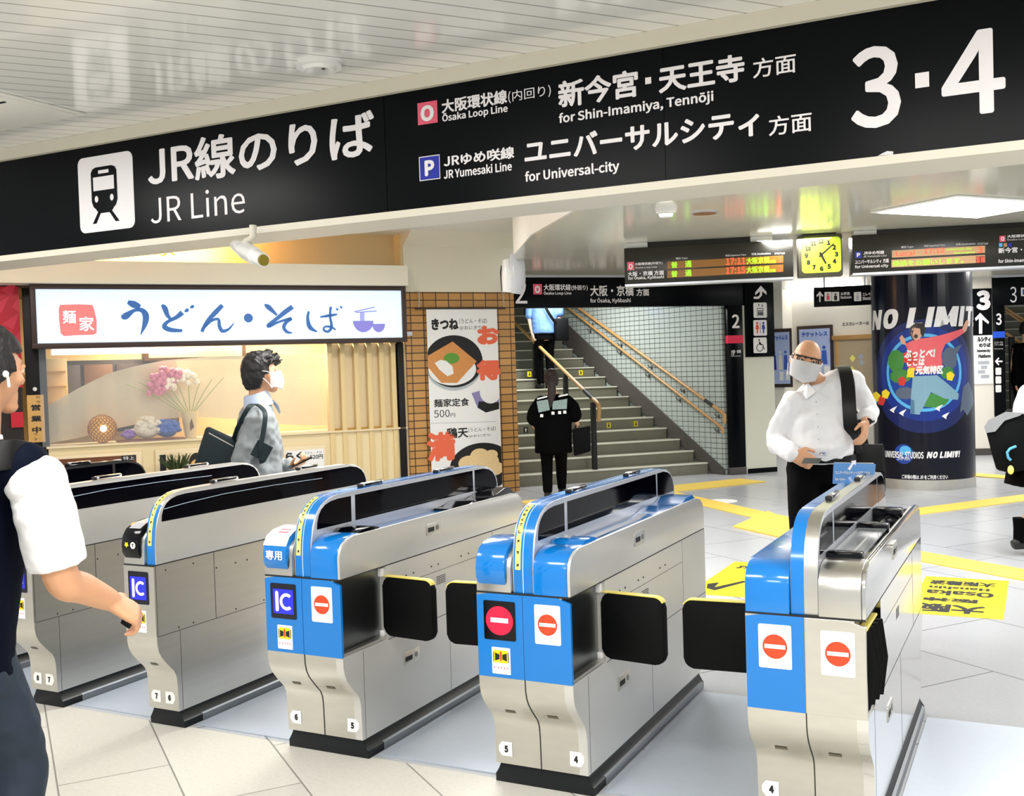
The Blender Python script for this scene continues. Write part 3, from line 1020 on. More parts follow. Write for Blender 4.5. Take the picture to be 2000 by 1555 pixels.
glyph([[(512, 135, 18), (545, 148, 34), (578, 160, 20)], [(478, 212, 14), (500, 210, 32), (545, 180, 16), (585, 178, 22), (607, 205, 30), (603, 250, 24), (580, 308, 3)]], label='blue brush character う')
glyph([[(692, 150, 12), (708, 168, 26), (722, 205, 20), (740, 225, 12)], [(800, 190, 26), (770, 215, 20), (722, 240, 16), (706, 265, 24), (740, 282, 22), (800, 286, 14)], [(812, 186, 6), (826, 178, 18), (834, 176, 10)], [(842, 166, 6), (854, 159, 16), (862, 156, 8)]], label='blue brush character ど')
glyph([[(1012, 152, 20), (975, 190, 24), (930, 240, 18), (903, 292, 16)], [(905, 280, 14), (950, 236, 14), (990, 226, 14), (996, 262, 18), (1012, 288, 18), (1045, 278, 12), (1072, 246, 4)]], label='blue brush character ん')
glyph([], [(1149, 219, 23)], label='blue round dot between the two words')
glyph([[(1234, 148, 8), (1255, 162, 26), (1285, 190, 16), (1300, 205, 10)], [(1382, 160, 24), (1345, 186, 24), (1300, 222, 20), (1256, 256, 18), (1262, 262, 16), (1310, 240, 12), (1375, 222, 16), (1350, 240, 18), (1336, 268, 18), (1352, 292, 16), (1380, 298, 6)]], label='blue brush character そ')
glyph([[(1468, 184, 12), (1462, 220, 16), (1474, 268, 24), (1512, 292, 6)], [(1528, 214, 8), (1580, 206, 16), (1618, 200, 8)], [(1584, 160, 14), (1580, 210, 12), (1588, 262, 16), (1572, 290, 14), (1548, 284, 12), (1552, 266, 10), (1584, 266, 12), (1610, 282, 8)], [(1612, 168, 6), (1622, 178, 12)], [(1632, 158, 6), (1644, 166, 12)]], label='blue brush character ば')
# bowl emblem
mb = MB()
for cx, cy, rx, ry in ((1755, 234, 56, 60), (1836, 250, 36, 44)):
    c, e = bpt(cx, cy), bpt(cx+rx, cy+ry)
    a, h = e[0]-c[0], c[1]-e[1]
    mb.flat([(c[0]+a*math.cos(t), -.203, c[1]-h*math.sin(t)) for t in [k*math.pi/14 for k in range(15)]])
T.part('bowl_emblem', mb, 'brush_lilac', label='lilac bowl and cup emblem', ang=None)
glyph([[(1742, 190, 6), (1742, 234, 6)], [(1750, 190, 6), (1750, 234, 6)], [(1758, 190, 6), (1758, 234, 6)], [(1708, 186, 5), (1815, 162, 5)], [(1716, 190, 5), (1826, 182, 5)]], m='brush_lilac', label='chopsticks lifting noodles')
# red seal
q = [bpt(*p) for p in ((155, 150), (250, 147), (325, 150), (334, 170), (348, 230), (348, 298), (330, 308), (240, 310), (175, 315), (158, 300), (150, 230), (148, 170))]
o = T.part('red_seal', MB().flat([(p[0], -.203, p[1]) for p in q]), 'seal_red', label='red seal with two white characters', ang=None)
for s_, a, b in (('麺', (170, 248), (237, 178)), ('家', (258, 288), (332, 212))):
    a, b = bpt(*a), bpt(*b)
    T.part('lettering', text_mesh(s_, a[0], b[0], a[1], b[1], -.2045, .004), 'seal_white', o, ang=None)
# posts
for x, w, lab, top in ((60, .20, 'black painted post left of the noodle shop window with a hanging wooden plate', zt+.09), (784, .075, 'thin black post between the wooden slats and the brick pillar', zb-fr)):
    u = pl(x, 800)[0] if x > 500 else pl(72, 760)[0]
    single('post', MB().box(u-w/2, u+w/2, .025 if x < 500 else -.04, .1 if x < 500 else .06, 0, top, .004), 'post_black', lab, 'post', FAC, (u, 0, 0))
# wooden "open" plate
a, b = FAC.px(56, 865, .005), FAC.px(85, 771, .005)
T = Thing('open_plate', 'narrow wooden plate with black writing hanging on the black post', 'sign', FAC, (a[0], .005, a[1]))
T.part('board', MB().box(a[0], b[0], -.0, .022, a[1], b[1], .003), 'board_wood')
T.part('hook', MB().ball(((a[0]+b[0])/2, .005, b[1]+.06), .022, 16), 'white_gloss')
T.part('cord', MB().tube([((a[0]+b[0])/2, .01, b[1]+.045), ((a[0]+b[0])/2, .01, b[1]-.02)], .004, 6), 'ink')
w, h = b[0]-a[0], b[1]-a[1]
for s_, x0, x1, y0, y1, bo in (('営業中', .2, .82, .2, .80, .012), ('只今', .52, .8, .83, .97, 0), ('です', .3, .55, .04, .19, 0)):
    T.part('lettering', text_mesh(s_, a[0]+w*x0, a[0]+w*x1, a[1]+h*y0, a[1]+h*y1, -.0015, bo, vert=True), 'ink', ang=None)
# red poster at the far left
T = Thing('red_poster', 'large red patterned poster at the left edge beside the black post', 'poster', FAC, (pl(10, 760)[0], -.01, 1.3))
a, b = FAC.px(-60, 760, -.01), FAC.px(36, 560, -.01)
T.part('sheet', MB().box(a[0], b[0], -.012, -.004, a[1], b[1]), 'poster_red', ang=None)
mb = MB()
for k in range(7):
    for j in range(3):
        u, z = a[0]+.12+.2*j+(.1 if k % 2 else 0), a[1]+.14+.17*k
        mb.flat([(min(v, b[0]), -.0128, w_) for v, w_ in ((u-.1, z), (u, z-.06), (u+.08, z+.11))]) if u-.1 < b[0] else None
T.part('leaf_pattern', mb, 'poster_pink', ang=None)
# things seen under the poster
single('notice_card', MB().box(*sorted((pl(22, 830)[0], pl(46, 830)[0])), -.03, -.02, pl(30, 835)[1], pl(30, 805)[1]), 'poster_red', 'small red and white card low beside the black post', 'card', FAC, (pl(22, 830)[0], -.03, pl(30, 835)[1]))
single('wall_left', MB().box(uE, pl(45, 800)[0], .0, .08, 0, zf0), 'shop_dark', F=FAC, kind='structure', ang=None)
# interior: dark kitchen, shelves, back panels
for lab, x0, y0, x1, y1, d, m, nm, ct in (
        ('dark brown kitchen cabinet high behind the shop window', 100, 700, 345, 850, 1.2, 'shop_dark', 'kitchen_cabinet', 'cabinet'),
        ('brown wooden box hanging at top centre inside the shop', 282, 705, 480, 670, .88, 'shop_brown', 'hanging_box', 'cabinet'),
        ('pale wooden shelf unit beside the black post inside the shop', 78, 790, 130, 700, .7, 'batten', 'shelf_unit', 'shelf')):
    a, b = FAC.px(x0, max(y0, y1), d), FAC.px(x1, min(y0, y1), d)
    T = Thing(nm, lab, ct, FAC, (a[0], d, a[1]))
    T.part('body', MB().box(a[0], b[0], d, d+.25, a[1], b[1], .005), m)
    if nm == 'shelf_unit':
        for k in (.0, .35, .68):
            T.part('shelf', MB().box(a[0]+.02, b[0]-.02, d-.08, d, a[1]+(b[1]-a[1])*k, a[1]+(b[1]-a[1])*k+.02), 'board_wood')
    elif nm == 'kitchen_cabinet':
        for k in range(4):
            w = (b[0]-a[0])/4
            T.part('door', MB().box(a[0]+w*k+.02, a[0]+w*k+w-.02, d-.02, d, a[1]+.05, b[1]-.05, .004), 'shop_brown' if k % 2 else 'wood_dark')
    else:
        T.part('panel', MB().box(a[0]+.05, b[0]-.05, d-.01, d, a[1]+.03, b[1]-.03, .003), 'shop_cream')
single('wall_window', MB().box(pl(80, 800)[0], pl(640, 800)[0], -.037, -.031, zlow, zb-fr), 'tint_glass', F=FAC, kind='structure', ang=None)
single('tube_reflection', MB().box(pl(100, 686, .3)[0], pl(296, 686, .3)[0], .3, .36, pl(200, 692, .3)[1], pl(200, 680, .3)[1], .01), mat('reflection_glow', (.9, .88, 1), .4, emit=.9), 'white lamp tube reflection under the top of the shop window', 'lamp', FAC, (pl(100, 686, .3)[0], .3, pl(200, 692, .3)[1]))  # glowing bar imitates a lamp tube's reflection in the window
# arched sheer curtain
top = [(82, 797), (115, 780), (150, 760), (212, 729), (269, 714), (320, 704), (407, 697), (480, 696), (560, 693), (642, 690)]
bot = [(642, 831), (590, 831), (536, 828), (464, 819), (418, 816), (361, 815), (315, 819), (223, 838), (150, 856), (95, 866)]
cv = MB()
cols = []
for i in range(41):
    t = i/40

    def pick(P, t):
        x = 82+(642-82)*t
        for p, q in zip(P, P[1:]):
            if p[0] <= x <= q[0]:
                return x, p[1]+(q[1]-p[1])*(x-p[0])/(q[0]-p[0])
        return (x, P[0][1] if x < P[0][0] else P[-1][1])
    xt, yt = pick(top, t)
    xb, yb = pick(bot[::-1], t)
    d = .33+.012*math.sin(i*1.9)
    cols.append([cv.bm.verts.new(FAC.p3(xt+(xb-xt)*k/8, yt+(yb-yt)*k/8, d)) for k in range(9)])
for A_, B_ in zip(cols, cols[1:]):
    for k in range(8):
        cv.bm.faces.new((A_[k], B_[k], B_[k+1], A_[k+1]))
sheer = MATS['curtain_weave']
sheer.node_tree.nodes['Principled BSDF'].inputs['Alpha'].default_value = .86
single('sheer_curtain', cv, 'curtain_weave', 'cream woven sheer curtain with an arched top behind the shop window', 'curtain', FAC, FAC.p3(360, 760, .33))
# things on the ledge
u, z = pl(200, 832, .12)
T = Thing('woven_lamp', 'glowing round woven lamp on the ledge behind the shop window', 'lamp', FAC, (u, .15, zlow))
T.part('shade', MB().ball((u, .15, zlow+.15), (.14, .14, .15), 20), mat('woven', '#e0a63c', .6, emit=.35))
mb = MB()
for k in range(-4, 5):
    for s_ in (1, -1):
        mb.tube([(u+.145*math.sin(k*.35+s_*(t-.5)*2.2)*math.sqrt(max(.02, 1-(2*t-1)**2)), .15-.145*math.cos(k*.35+s_*(t-.5)*2.2)*math.sqrt(max(.02, 1-(2*t-1)**2)), zlow+.3*t+.002) for t in [j/10 for j in range(11)]], .006, 5)
T.part('cane', mb, mat('cane', '#a5691d', .6))
T.part('bulb', MB().ball((u, .01, zlow+.16), .035, 14), mat('bulb_glow', (1, .93, .7), .5, emit=4))
u0, u1 = pl(229, 858, .1)[0], pl(360, 850, .1)[0]
single('serving_tray', MB().box(u0, u1, .02, .27, zlow, zlow+.018, .004), mat('tray_brown', '#8a4a26', .4), 'long brown tray on the ledge under the flower heads', 'tray', FAC, (u0, .1, zlow))
random.seed(4)


def blossom(lab, x, r, m, stem=None):
    u = pl(x, 845, .14)[0]
    T = Thing('hydrangea_bloom', lab, 'flower', FAC, (u, .14, zlow+.018))
    mb = MB()
    for k in range(46):
        a, b = random.uniform(0, 6.28), random.uniform(-.3, 1)
        c = math.sqrt(max(0, 1-b*b))
        p = Vector((u+r*c*math.cos(a), (.14+r*c*math.sin(a)*.72), zlow+.02+r*.75+r*.75*b))
        mb.ball(p, (r*.24, r*.24, r*.17), 7)
    T.part('petals', mb, m)
    T.part('heart', MB().ball((u, .14, zlow+.02+r*.7), (r*.92, r*.75, r*.68), 14), m)


blossom('small purple flower head at the left end of the brown tray', 251, .07, mat('petal_purple', '#a77fd0', .6))
blossom('large white flower head in the middle of the brown tray', 287, .15, mat('petal_white', '#f6ecd6', .6))
blossom('blue flower head right of the white one on the brown tray', 326, .13, mat('petal_blue', '#4d74c8', .6))
u = pl(372, 830, .2)[0]
T = Thing('flower_vase', 'tall tapered cream vase with pink flowers behind the shop curtain', 'vase', FAC, (u, .2, zlow))
T.part('vase', MB().cyl((u, .2), .062, zlow, zlow+.29, 24, .098), mat('vase_cream', '#f0d9a4', .35))
T.part('leaf_motif', MB().flat([(u-.02, .115, zlow+.08), (u+.025, .115, zlow+.12), (u, .108, zlow+.22), (u-.02, .112, zlow+.16)]), 'brown_letter', ang=None)
for k in range(9):
    a = (k-5)*.05
    T.part('stem', MB().tube([(u+a*.3, .2, zlow+.28), (u+a*1.6, .22, zlow+.5), (u+a*2.6, .23, zlow+.62+.02*(k % 3))], .004, 5), mat('stem_green', '#8aa35a', .6) if k == 0 else 'stem_green')
for k, (dx, dz) in enumerate(((-.32, .66), (-.22, .72), (-.27, .58), (-.14, .68), (-.36, .56), (-.05, .70), (.03, .66), (-.18, .60))):
    mb = MB()
    for j in range(12):
        mb.ball((u+dx+random.uniform(-.06, .06), .215+random.uniform(-.03, .03), zlow+dz+random.uniform(-.05, .05)), .035, 7)
    T.part('flower', mb, (mat('petal_pink', '#dc86a0', .6) if k == 0 else 'petal_pink') if k < 5 else 'petal_white')
# menu boards on the low wall
mb_ = [('menu board with two noodle bowls on a brown pattern, left under the ledge', 92, 276, 881, 925, 'bowls'),
       ('menu board with fried food and small writing in the middle under the ledge', 305, 402, 873, 932, 'middle'),
       ('white menu board priced 520 yen, right under the ledge', 553, 636, 868, 922, 'price')]
for lab, x0, x1, y0, y1, kd in mb_:
    a, b = FAC.px(x0, y1, -.02), FAC.px(x1, y0, -.02)
    T = Thing('menu_board', lab, 'menu board', FAC, (a[0], -.02, a[1]-.15), group='menu boards under the ledge')
    a = (a[0], a[1]-.18)
    T.part('frame', MB().box(a[0], b[0], -.03, -.001, a[1], b[1], .004), 'ledge')
    w, h = b[0]-a[0], b[1]-a[1]

    def q(x, y, off=-.0315):
        return (a[0]+w*x, off, b[1]-h*(1-y))
    T.part('sheet', MB().flat([q(.06, .06), q(.94, .06), q(.94, .9), q(.06, .9)]), {'bowls': 'brown_letter', 'middle': 'rice_paper', 'price': 'white'}[kd], ang=None)
    if kd == 'bowls':
        for cx in (.32, .74):
            T.part('bowl_picture', MB().disc(a[0]+w*cx, b[1]-h*.62, w*.2, -.032, h*.42), 'white', ang=None)
            T.part('food_picture', MB().disc(a[0]+w*cx, b[1]-h*.66, w*.13, -.0325, h*.26), mat('noodle', '#d9bd70', .6) if cx < .4 else 'noodle', ang=None)
        T.part('name_plate', MB().flat([q(.78, .74, -.0328), q(.94, .74, -.0328), q(.94, .9, -.0328), q(.78, .9, -.0328)]), 'ink', ang=None)
        T.part('lettering', text_mesh('特上', a[0]+w*.8, a[0]+w*.92, b[1]-h*.24, b[1]-h*.13, -.0333, 0), 'white', ang=None)
    elif kd == 'middle':
        T.part('dark_strip', MB().flat([q(.08, .45, -.032), q(.2, .45, -.032), q(.2, .88, -.032), q(.08, .88, -.032)]), 'ink', ang=None)
        for k in range(4):
            T.part('lettering', text_mesh('うどん・そば', a[0]+w*.24, a[0]+w*.62, b[1]-h*(.2+.09*k), b[1]-h*(.14+.09*k), -.032, 0), 'ink', ang=None)
        T.part('bowl_picture', MB().disc(a[0]+w*.8, b[1]-h*.36, w*.16, -.032, h*.24), 'shop_dark', ang=None)
        T.part('food_picture', MB().disc(a[0]+w*.8, b[1]-h*.45, w*.13, -.0325, h*.18), mat('fried', '#e6b672', .6), ang=None)
    else:
        T.part('lettering', text_mesh('らく', a[0]+w*.06, a[0]+w*.45, b[1]-h*.34, b[1]-h*.14, -.032, .02), 'ink', ang=None)
        T.part('lettering', text_mesh('うどん・そば', a[0]+w*.5, a[0]+w*.9, b[1]-h*.21, b[1]-h*.155, -.032, 0), 'ink', ang=None)
        T.part('lettering', text_mesh('一520円', a[0]+w*.5, a[0]+w*.92, b[1]-h*.35, b[1]-h*.24, -.032, .01), 'ink', ang=None)
# pot plant by the low wall (a small pine standing on the floor side of the wall)
u, z = pl(345, 905, -.25)
T = Thing('potted_plant', 'small dark green potted plant below the middle menu board', 'plant', FAC, (u, -.25, 0))
T.part('pot', MB().cyl((u, -.25), .11, 0, z-.12, 20, .14), 'shop_cream')
mb = MB()
for k in range(60):
    a, b = random.uniform(0, 6.28), random.uniform(.05, .19)
    mb.tube([(u, -.25, z-.13), (u+b*math.cos(a)*.6, -.25+b*math.sin(a)*.6, z-.02), (u+b*math.cos(a), -.25+b*math.sin(a), z+.05+random.uniform(-.06, .06))], [.006, .012, .003], 5)
T.part('foliage', mb, mat('pine_green', '#33461f', .6))
# wooden slat screen
uS0, uS1 = pl(643, 800)[0], uP-.1
T = Thing('slat_screen', 'pale wooden slat screen between the shop window and the brick pillar', 'screen', FAC, (uS0, .02, 0))
T.part('backing', MB().box(uS0, uS1, .06, .09, 0, zb-fr), 'rice_paper')
for k, x in enumerate((647, 672, 699, 724, 748, 771)):
    u = pl(x, 800)[0]
    T.part('slat', MB().box(u-.03, u+.028, -.02, .06, 0, zb-fr, .004), 'batten')
T.part('cross_rail', MB().box(uS0, uS1, .03, .062, zlow-.05, zlow+.02), 'batten_back')
# ------------------------------------------------------------------ brick pillar and its hanging banner
single('wall_pillar', MB().box(uP, 0, -.02, .6, 0, zF), 'brick', F=FAC, kind='structure', ang=None)
u0, z1 = FAC.px(832, 601, -.06)
u1 = FAC.px(975, 760, -.06)[0]
z0 = FAC.px(905, 1000, -.06)[1]
T = Thing('hanging_banner', 'white menu banner hanging on the brick pillar with noodle bowl pictures', 'banner', FAC, (u0, -.06, z0))
T.part('sheet', MB().box(u0, u1, -.064, -.060, z0, z1), 'white', ang=None)
T.part('hanging_rod', MB().tube([(u0-.14, -.062, z1-.01), (u1+.12, -.062, z1-.01)], .012, 8), 'wood_dark')
for x in (818, 983):
    u = FAC.px(x, 590, -.06)[0]
    mb = MB()
    zc = z1+.005
    for k in range(6):
        pts = [(u+.011*math.cos(t)*(k % 2), -.062+.011*math.cos(t)*((k+1) % 2)*.6-.004, zc+.021+.03*k+.021*math.sin(t)) for t in [j*math.pi/5 for j in range(11)]]
        mb.tube(pts, .0035, 5, False)
    T.part('chain', mb, 'steel_worn')
Y = -.0652


def bp(x, y):
    return FAC.px(x, y, Y)


def bt(s_, x0, x1, yb, yt, m='ink', bold=.02, off=Y, vert=False):
    a, b = FAC.px(x0, yb, off), FAC.px(x1, yt, off)
    return T.part('lettering', text_mesh(s_, a[0], b[0], a[1], b[1], off, bold, vert=vert), m, ang=None)


def pdisc(name, x, y, rx, ry, m, off, clip=True, label=None):
    a, b = FAC.px(x, y, off), FAC.px(x+rx, y-ry, off)
    r, h = b[0]-a[0], b[1]-a[1]
    pts = []
    for k in range(48):
        t = k*math.pi/24
        pts.append((min(max(a[0]+r*math.cos(t), u0+.001), u1-.001), off, a[1]+h*math.sin(t)))
    return T.part(name, MB().flat(pts), m, label=label, ang=None)


def ppoly(name, pts, m, off):
    return T.part(name, MB().flat([(min(max(p[0], u0+.001), u1-.001), off, p[1]) for p in [FAC.px(*q, off) for q in pts]]), m, ang=None)


mat('banner_orange', '#ef6a45', .5)
mat('tofu', '#d99350', .6, var=.15, scale=50)
mat('broth', '#caa56a', .5)
mat('onion', '#5f9a35', .6)
mat('bowl_shadow', '#b9c3c6', .5)
mat('crab_lilac', '#8f88b8', .5)
mat('tempura', '#eed09a', .6, var=.12, scale=40)
bt('きつね', 843, 895, 645, 622)
bt('(うどん・そば)', 897, 951, 633, 622, bold=0)
bt('@おにぎり', 898, 940, 645, 636, bold=0)
bt('お得', 931, 975, 744, 636, 'banner_orange', .024, Y-.0012, True)
pdisc('bowl_shadow', 887, 712, 54, 52, 'bowl_shadow', Y-.0001)
pdisc('bowl_picture', 887, 706, 54, 52, 'black_matt', Y-.0003, label='black noodle bowl picture')
pdisc('broth_picture', 884, 722, 45, 32, 'white', Y-.0004)
ppoly('tofu_picture', [(834, 695), (884, 667), (931, 706), (893, 748), (862, 748), (836, 718)], 'tofu', Y-.0006)
pdisc('onion_picture', 882, 700, 15, 11, 'onion', Y-.0008)
ppoly('egg_picture', [(849, 709), (860, 703), (872, 705), (884, 716), (886, 730), (874, 735), (858, 722)], 'white', Y-.001)
ppoly('side_dish_picture', [(921, 768), (938, 763), (975, 762), (975, 798), (949, 806), (933, 797)], 'crab_lilac', Y-.0002)
ppoly('side_dish_picture', [(935, 784), (975, 786), (975, 799), (949, 806), (933, 796)], 'black_matt', Y-.0004)
pdisc('rice_picture', 958, 765, 20, 24, 'white', Y-.0006)
bt('麺家定食', 848, 916, 796, 777, bold=.008)
bt('500', 848, 878, 816, 800, bold=0)
bt('円', 880, 889, 815, 807, bold=0)
ppoly('divider', [(842, 826.5), (968, 823), (968, 824), (842, 827.5)], 'bowl_shadow', Y-.0002)
bt('満足', 838, 889, 1004, 842, 'banner_orange', .018, Y-.0004, True)
bt('鶏天', 873, 914, 857, 834, bold=.009)
bt('(うどん・そば)', 915, 968, 845, 833, bold=0)
bt('@おにぎり', 916, 957, 855, 847, bold=0)
pdisc('bowl_picture', 942, 912, 60, 51, 'black_matt', Y-.0006, label='black bowl picture with fried chicken')
for x, y, r in ((937, 890, 18), (915, 905, 19), (952, 902, 22), (965, 915, 18), (935, 915, 22), (960, 888, 12)):
    pdisc('tempura_picture', x, y, r, r*.85, 'tempura', Y-.0008-.0001*(x % 7))
single('sticker', MB().box(FAC.px(791, 652, -.022)[0], FAC.px(805, 652, -.022)[0], -.0225, -.0205, FAC.px(798, 656, -.022)[1], FAC.px(798, 648, -.022)[1]), 'aluminium', 'tiny pale sticker on the brick pillar beside the shop sign', 'sticker', FAC, (FAC.px(791, 652, -.022)[0], -.022, FAC.px(798, 656, -.022)[1]), ang=None)
# ------------------------------------------------------------------ stairs to platforms 1 and 2
mat('stair_stone', '#787868', .6, var=.12, scale=9)
mat('stair_nose', '#dcdccd', .6)
mat('stair_side', '#4b4744', .5, var=.1, scale=8)
mat('rail_wood', '#b98d55', .35, coat=.2)
mat('step_yellow', '#e3d224', .5)
grid_mat('wall_tile', '#aeb8b4', '#2b3230', .112, .071, .004, .22, 0, plane='XZ', bump=.5, noise_amt=.05, coat=.1)
STA = Frame((-5.919, 11.840), math.radians(44))
SH, SD, SV = .1525, .27, .4
wp = onz(1424, 928, 0)
WAL = Frame((wp.x, wp.y), math.radians(120))


def step_right(V):
    q = WAL.I @ (STA.M @ Vector((0, V, 0)))
    d = WAL.I.to_3x3() @ (STA.M.to_3x3() @ Vector((1, 0, 0)))
    return -q.y/d.y-.035


T = Thing('staircase', 'grey stone staircase rising to platforms 1 and 2 behind the black sign', 'staircase', STA, (1.3, SV, 0))
NS = 22
for k in range(NS):
    V0, V1 = SV+k*SD, SV+(k+1)*SD+.03
    r0, r1 = step_right(V0), step_right(V1)
    z1 = (k+1)*SH
    l0 = STA.px(985, 700, V0)[0]-.12
    mb = MB().prism([(l0, V0), (r0, V0), (r1, V1), (l0, V1)], max(0, z1-SH-.02), z1, 'z')
    s_ = T.part('step', mb, 'stair_stone', ang=None)
    T.part('nosing', MB().prism([(l0, V0-.016), (r0, V0-.016), (r0, V0+.04), (l0, V0+.04)], z1-.016, z1+.002, 'z'), 'stair_nose', s_, ang=None)
for k, x, y in ((2, 1180, 829), (2, 1242, 828), (9, 1135, 727), (9, 1034, 729)):
    pass
for x, y, k, m, sym in ((1189, 831, 5, 'step_yellow', 0), (1242, 828, 5, 'step_yellow', 0), (1134.5, 728, 9, 'step_yellow', 0), (1034, 731, 9, 'step_yellow', 0), (1027, 840, 5, 'ink', 1)):
    V = SV+(k-1)*SD-.003
    u, z = STA.px(x, y, V)
    o = T.part('direction_sticker', MB().flat([(u-.034, V, z-.04), (u+.034, V, z-.04), (u+.034, V, z+.04), (u-.034, V, z+.04)]), m, label='black sticker with a white arrow' if sym else 'yellow direction sticker', ang=None)
    s_ = 1 if sym else -1
    T.part('arrow', MB().flat([(u+a*.02, V-.002, z+b*.028*s_) for a, b in ((-.35, -1), (.35, -1), (.35, .1), (.9, .1), (0, 1), (-.9, .1), (-.35, .1))]), 'white' if sym else 'ink', o, ang=None)
# tiled side wall with its sloping skirting
single('wall_stairs', MB().box(-8, -.07, 0, .2, 0, 4.2), 'wall_tile', F=WAL, kind='structure', ang=None)
sk = [WAL.px(*p, -.03) for p in ((1425, 918), (1300, 806), (1220, 733), (1105, 627))]
sl = (sk[3][1]-sk[0][1])/(sk[3][0]-sk[0][0])
single('baseboard_stairs', MB().prism([(-.07, 0), (-.07, sk[0][1]), (-7, sk[0][1]-sl*7-sl*(0-sk[0][0])*0), (-7, sk[0][1]-sl*7-.5), (-.3, 0)], -.03, .0, 'y'), 'stair_side', F=WAL, kind='structure', ang=None)
lA, lB = STA.px(985, 700, .62)[0]-.16, STA.px(985, 700, 7)[0]-.16
single('wall_stairs_left', MB().prism([(lA, .62), (lB, 7), (lB-.15, 7), (lA-.15, .62)], 0, 5, 'z'), 'wall_tile', F=STA, kind='structure', ang=None)
single('wall_stairs_end', MB().box(lB-.2, 1.5, SV+NS*SD, SV+NS*SD+.1, 0, 5.5), 'wall_tile', F=STA, kind='structure', ang=None)
single('ceiling_stairs', MB().prism([(.4, 2.75), (1.2, 2.9), (7.2, 5.4), (7.2, 5.5), (.4, 2.9)], -4.2, 3.3, 'x'), 'hall_wall', F=STA, kind='structure', ang=None)
q = STA.M @ Vector((1.3, 1.6, 2.9))
area('stair_light', q, 1.2, .5, 75, rz=math.radians(-46))
q = STA.M @ Vector((.8, 4.2, 4.0))
area('stair_light', q, 1.2, .5, 45, rz=math.radians(-46))


def rail(T, F, pts, r, off, name='rail', m='rail_wood', smooth=True):
    P_ = [Vector(F.p3(x, y, off)) for x, y in pts]
    return T.part(name, MB().tube(P_, r, 12), m)


T = Thing('wall_handrail', 'double wooden handrail on the tiled wall beside the platform 2 stairs', 'handrail', WAL, (-.3, -.09, .6))
rail(T, WAL, [(1125, 598), (1378, 782)], .021, -.09)
rail(T, WAL, [(1377, 781.5), (1393, 793)], .023, -.09, 'rail_sleeve', 'black_matt')
rail(T, WAL, [(1392.5, 792.5), (1403, 800), (1411, 806), (1415, 812), (1415.5, 818), (1414.5, 827)], .022, -.09, 'rail_end')
rail(T, WAL, [(1105, 598), (1398, 826)], .019, -.09)
rail(T, WAL, [(1398, 826), (1407, 833), (1411, 838), (1411.5, 847)], .02, -.09, 'rail_end')
for x, y in ((1150, 628), (1206, 668), (1265, 711), (1328, 757), (1396, 806), (1146, 640), (1205, 684), (1260, 728), (1320, 775), (1395, 835)):
    p = Vector(WAL.p3(x, y, -.08))
    T.part('bracket', MB().tube([p+Vector((0, 0, -.01)), p+Vector((0, .03, -.05)), p+Vector((0, .082, -.055))], .008, 6).box(p.x-.018, p.x+.018, .0-.006, .0, p.z-.085, p.z-.025, .002), 'steel_dark')
# centre handrail on the stairs
fp = Vector(STA.p3(1158, 916, SV+.12))
g = STA.M @ Vector((fp.x, SV+.12, 0))
RAI = Frame((g.x, g.y), math.radians(134))
T = Thing('stair_handrail', 'wooden centre handrail on black posts dividing the platform 2 stairs', 'handrail', RAI, (0, 0, SH))
rail(T, RAI, [(985, 611), (1003, 628), (1142, 763.5)], .026, 0)
rail(T, RAI, [(1141, 762.5), (1158, 779)], .029, 0, 'rail_sleeve', 'black_matt')
rail(T, RAI, [(1157, 778), (1164, 784), (1169, 790), (1170.5, 797), (1169.5, 823)], .027, 0, 'rail_end')
for x, yt in ((1158, 786), (1104, 730), (1044, 672)):
    u, zt_ = RAI.px(x, yt, 0)
    k = max(1, min(NS, int((-u)/SD+1.3)))
    T.part('post', MB().box(u-.034, u+.034, -.03, .03, k*SH, zt_, .006), 'black_matt')
    T.part('bracket', MB().tube([(u, 0, zt_-.01), (u-.01, 0, zt_+.05)], .012, 8), 'steel_dark')
# ------------------------------------------------------------------ platform 2 portal sign and pilaster
u0, u1 = POR.px(1003, 570)[0], POR.px(1452, 570)[0]
zs1, zs0 = POR.px(1220, 543.5)[1], POR.px(1300, 598.5)[1]
T = Thing('portal_sign', 'black overhead sign to platform 2 across the foot of the stairs', 'sign', POR, ((u0+u1)/2, 0, zs0))
T.part('sign_panel', MB().box(u0, u1, -.012, .14, zs0, 2.695, .003), 'sign_black')
T.part('top_strip', MB().box(u0, u1, -.016, .0, 2.686, 2.699), 'aluminium')


def ft(s_, x0, x1, yb, yt, m='sign_letter', bold=.008, off=-.014, **k):
    return ptext(T, s_, x0, x1, yb, yt, m, off, bold, **k)


ft('2', 1007, 1030, 593, 543, bold=.0)
o = sq(T, (1041, 555, 1059, 575), 'pink', -.0135, label='pink square line symbol with letter O')
ptext(T, 'O', 1044.5, 1055.5, 572.5, 558, 'sign_letter', -.0145, .02, parent=o)
ft('大阪環状線', 1062, 1115, 567.5, 555)
ft('(外回り)', 1116, 1148, 568, 557, bold=.01)
ft('Ōsaka Loop Line', 1062, 1116, 577, 569)
ft('大阪・京橋', 1153, 1238, 578.5, 557)
ft('方面', 1243, 1268, 578, 564, bold=.01)
ft('for Ōsaka, Kyōbashi', 1153, 1232, 593, 582)
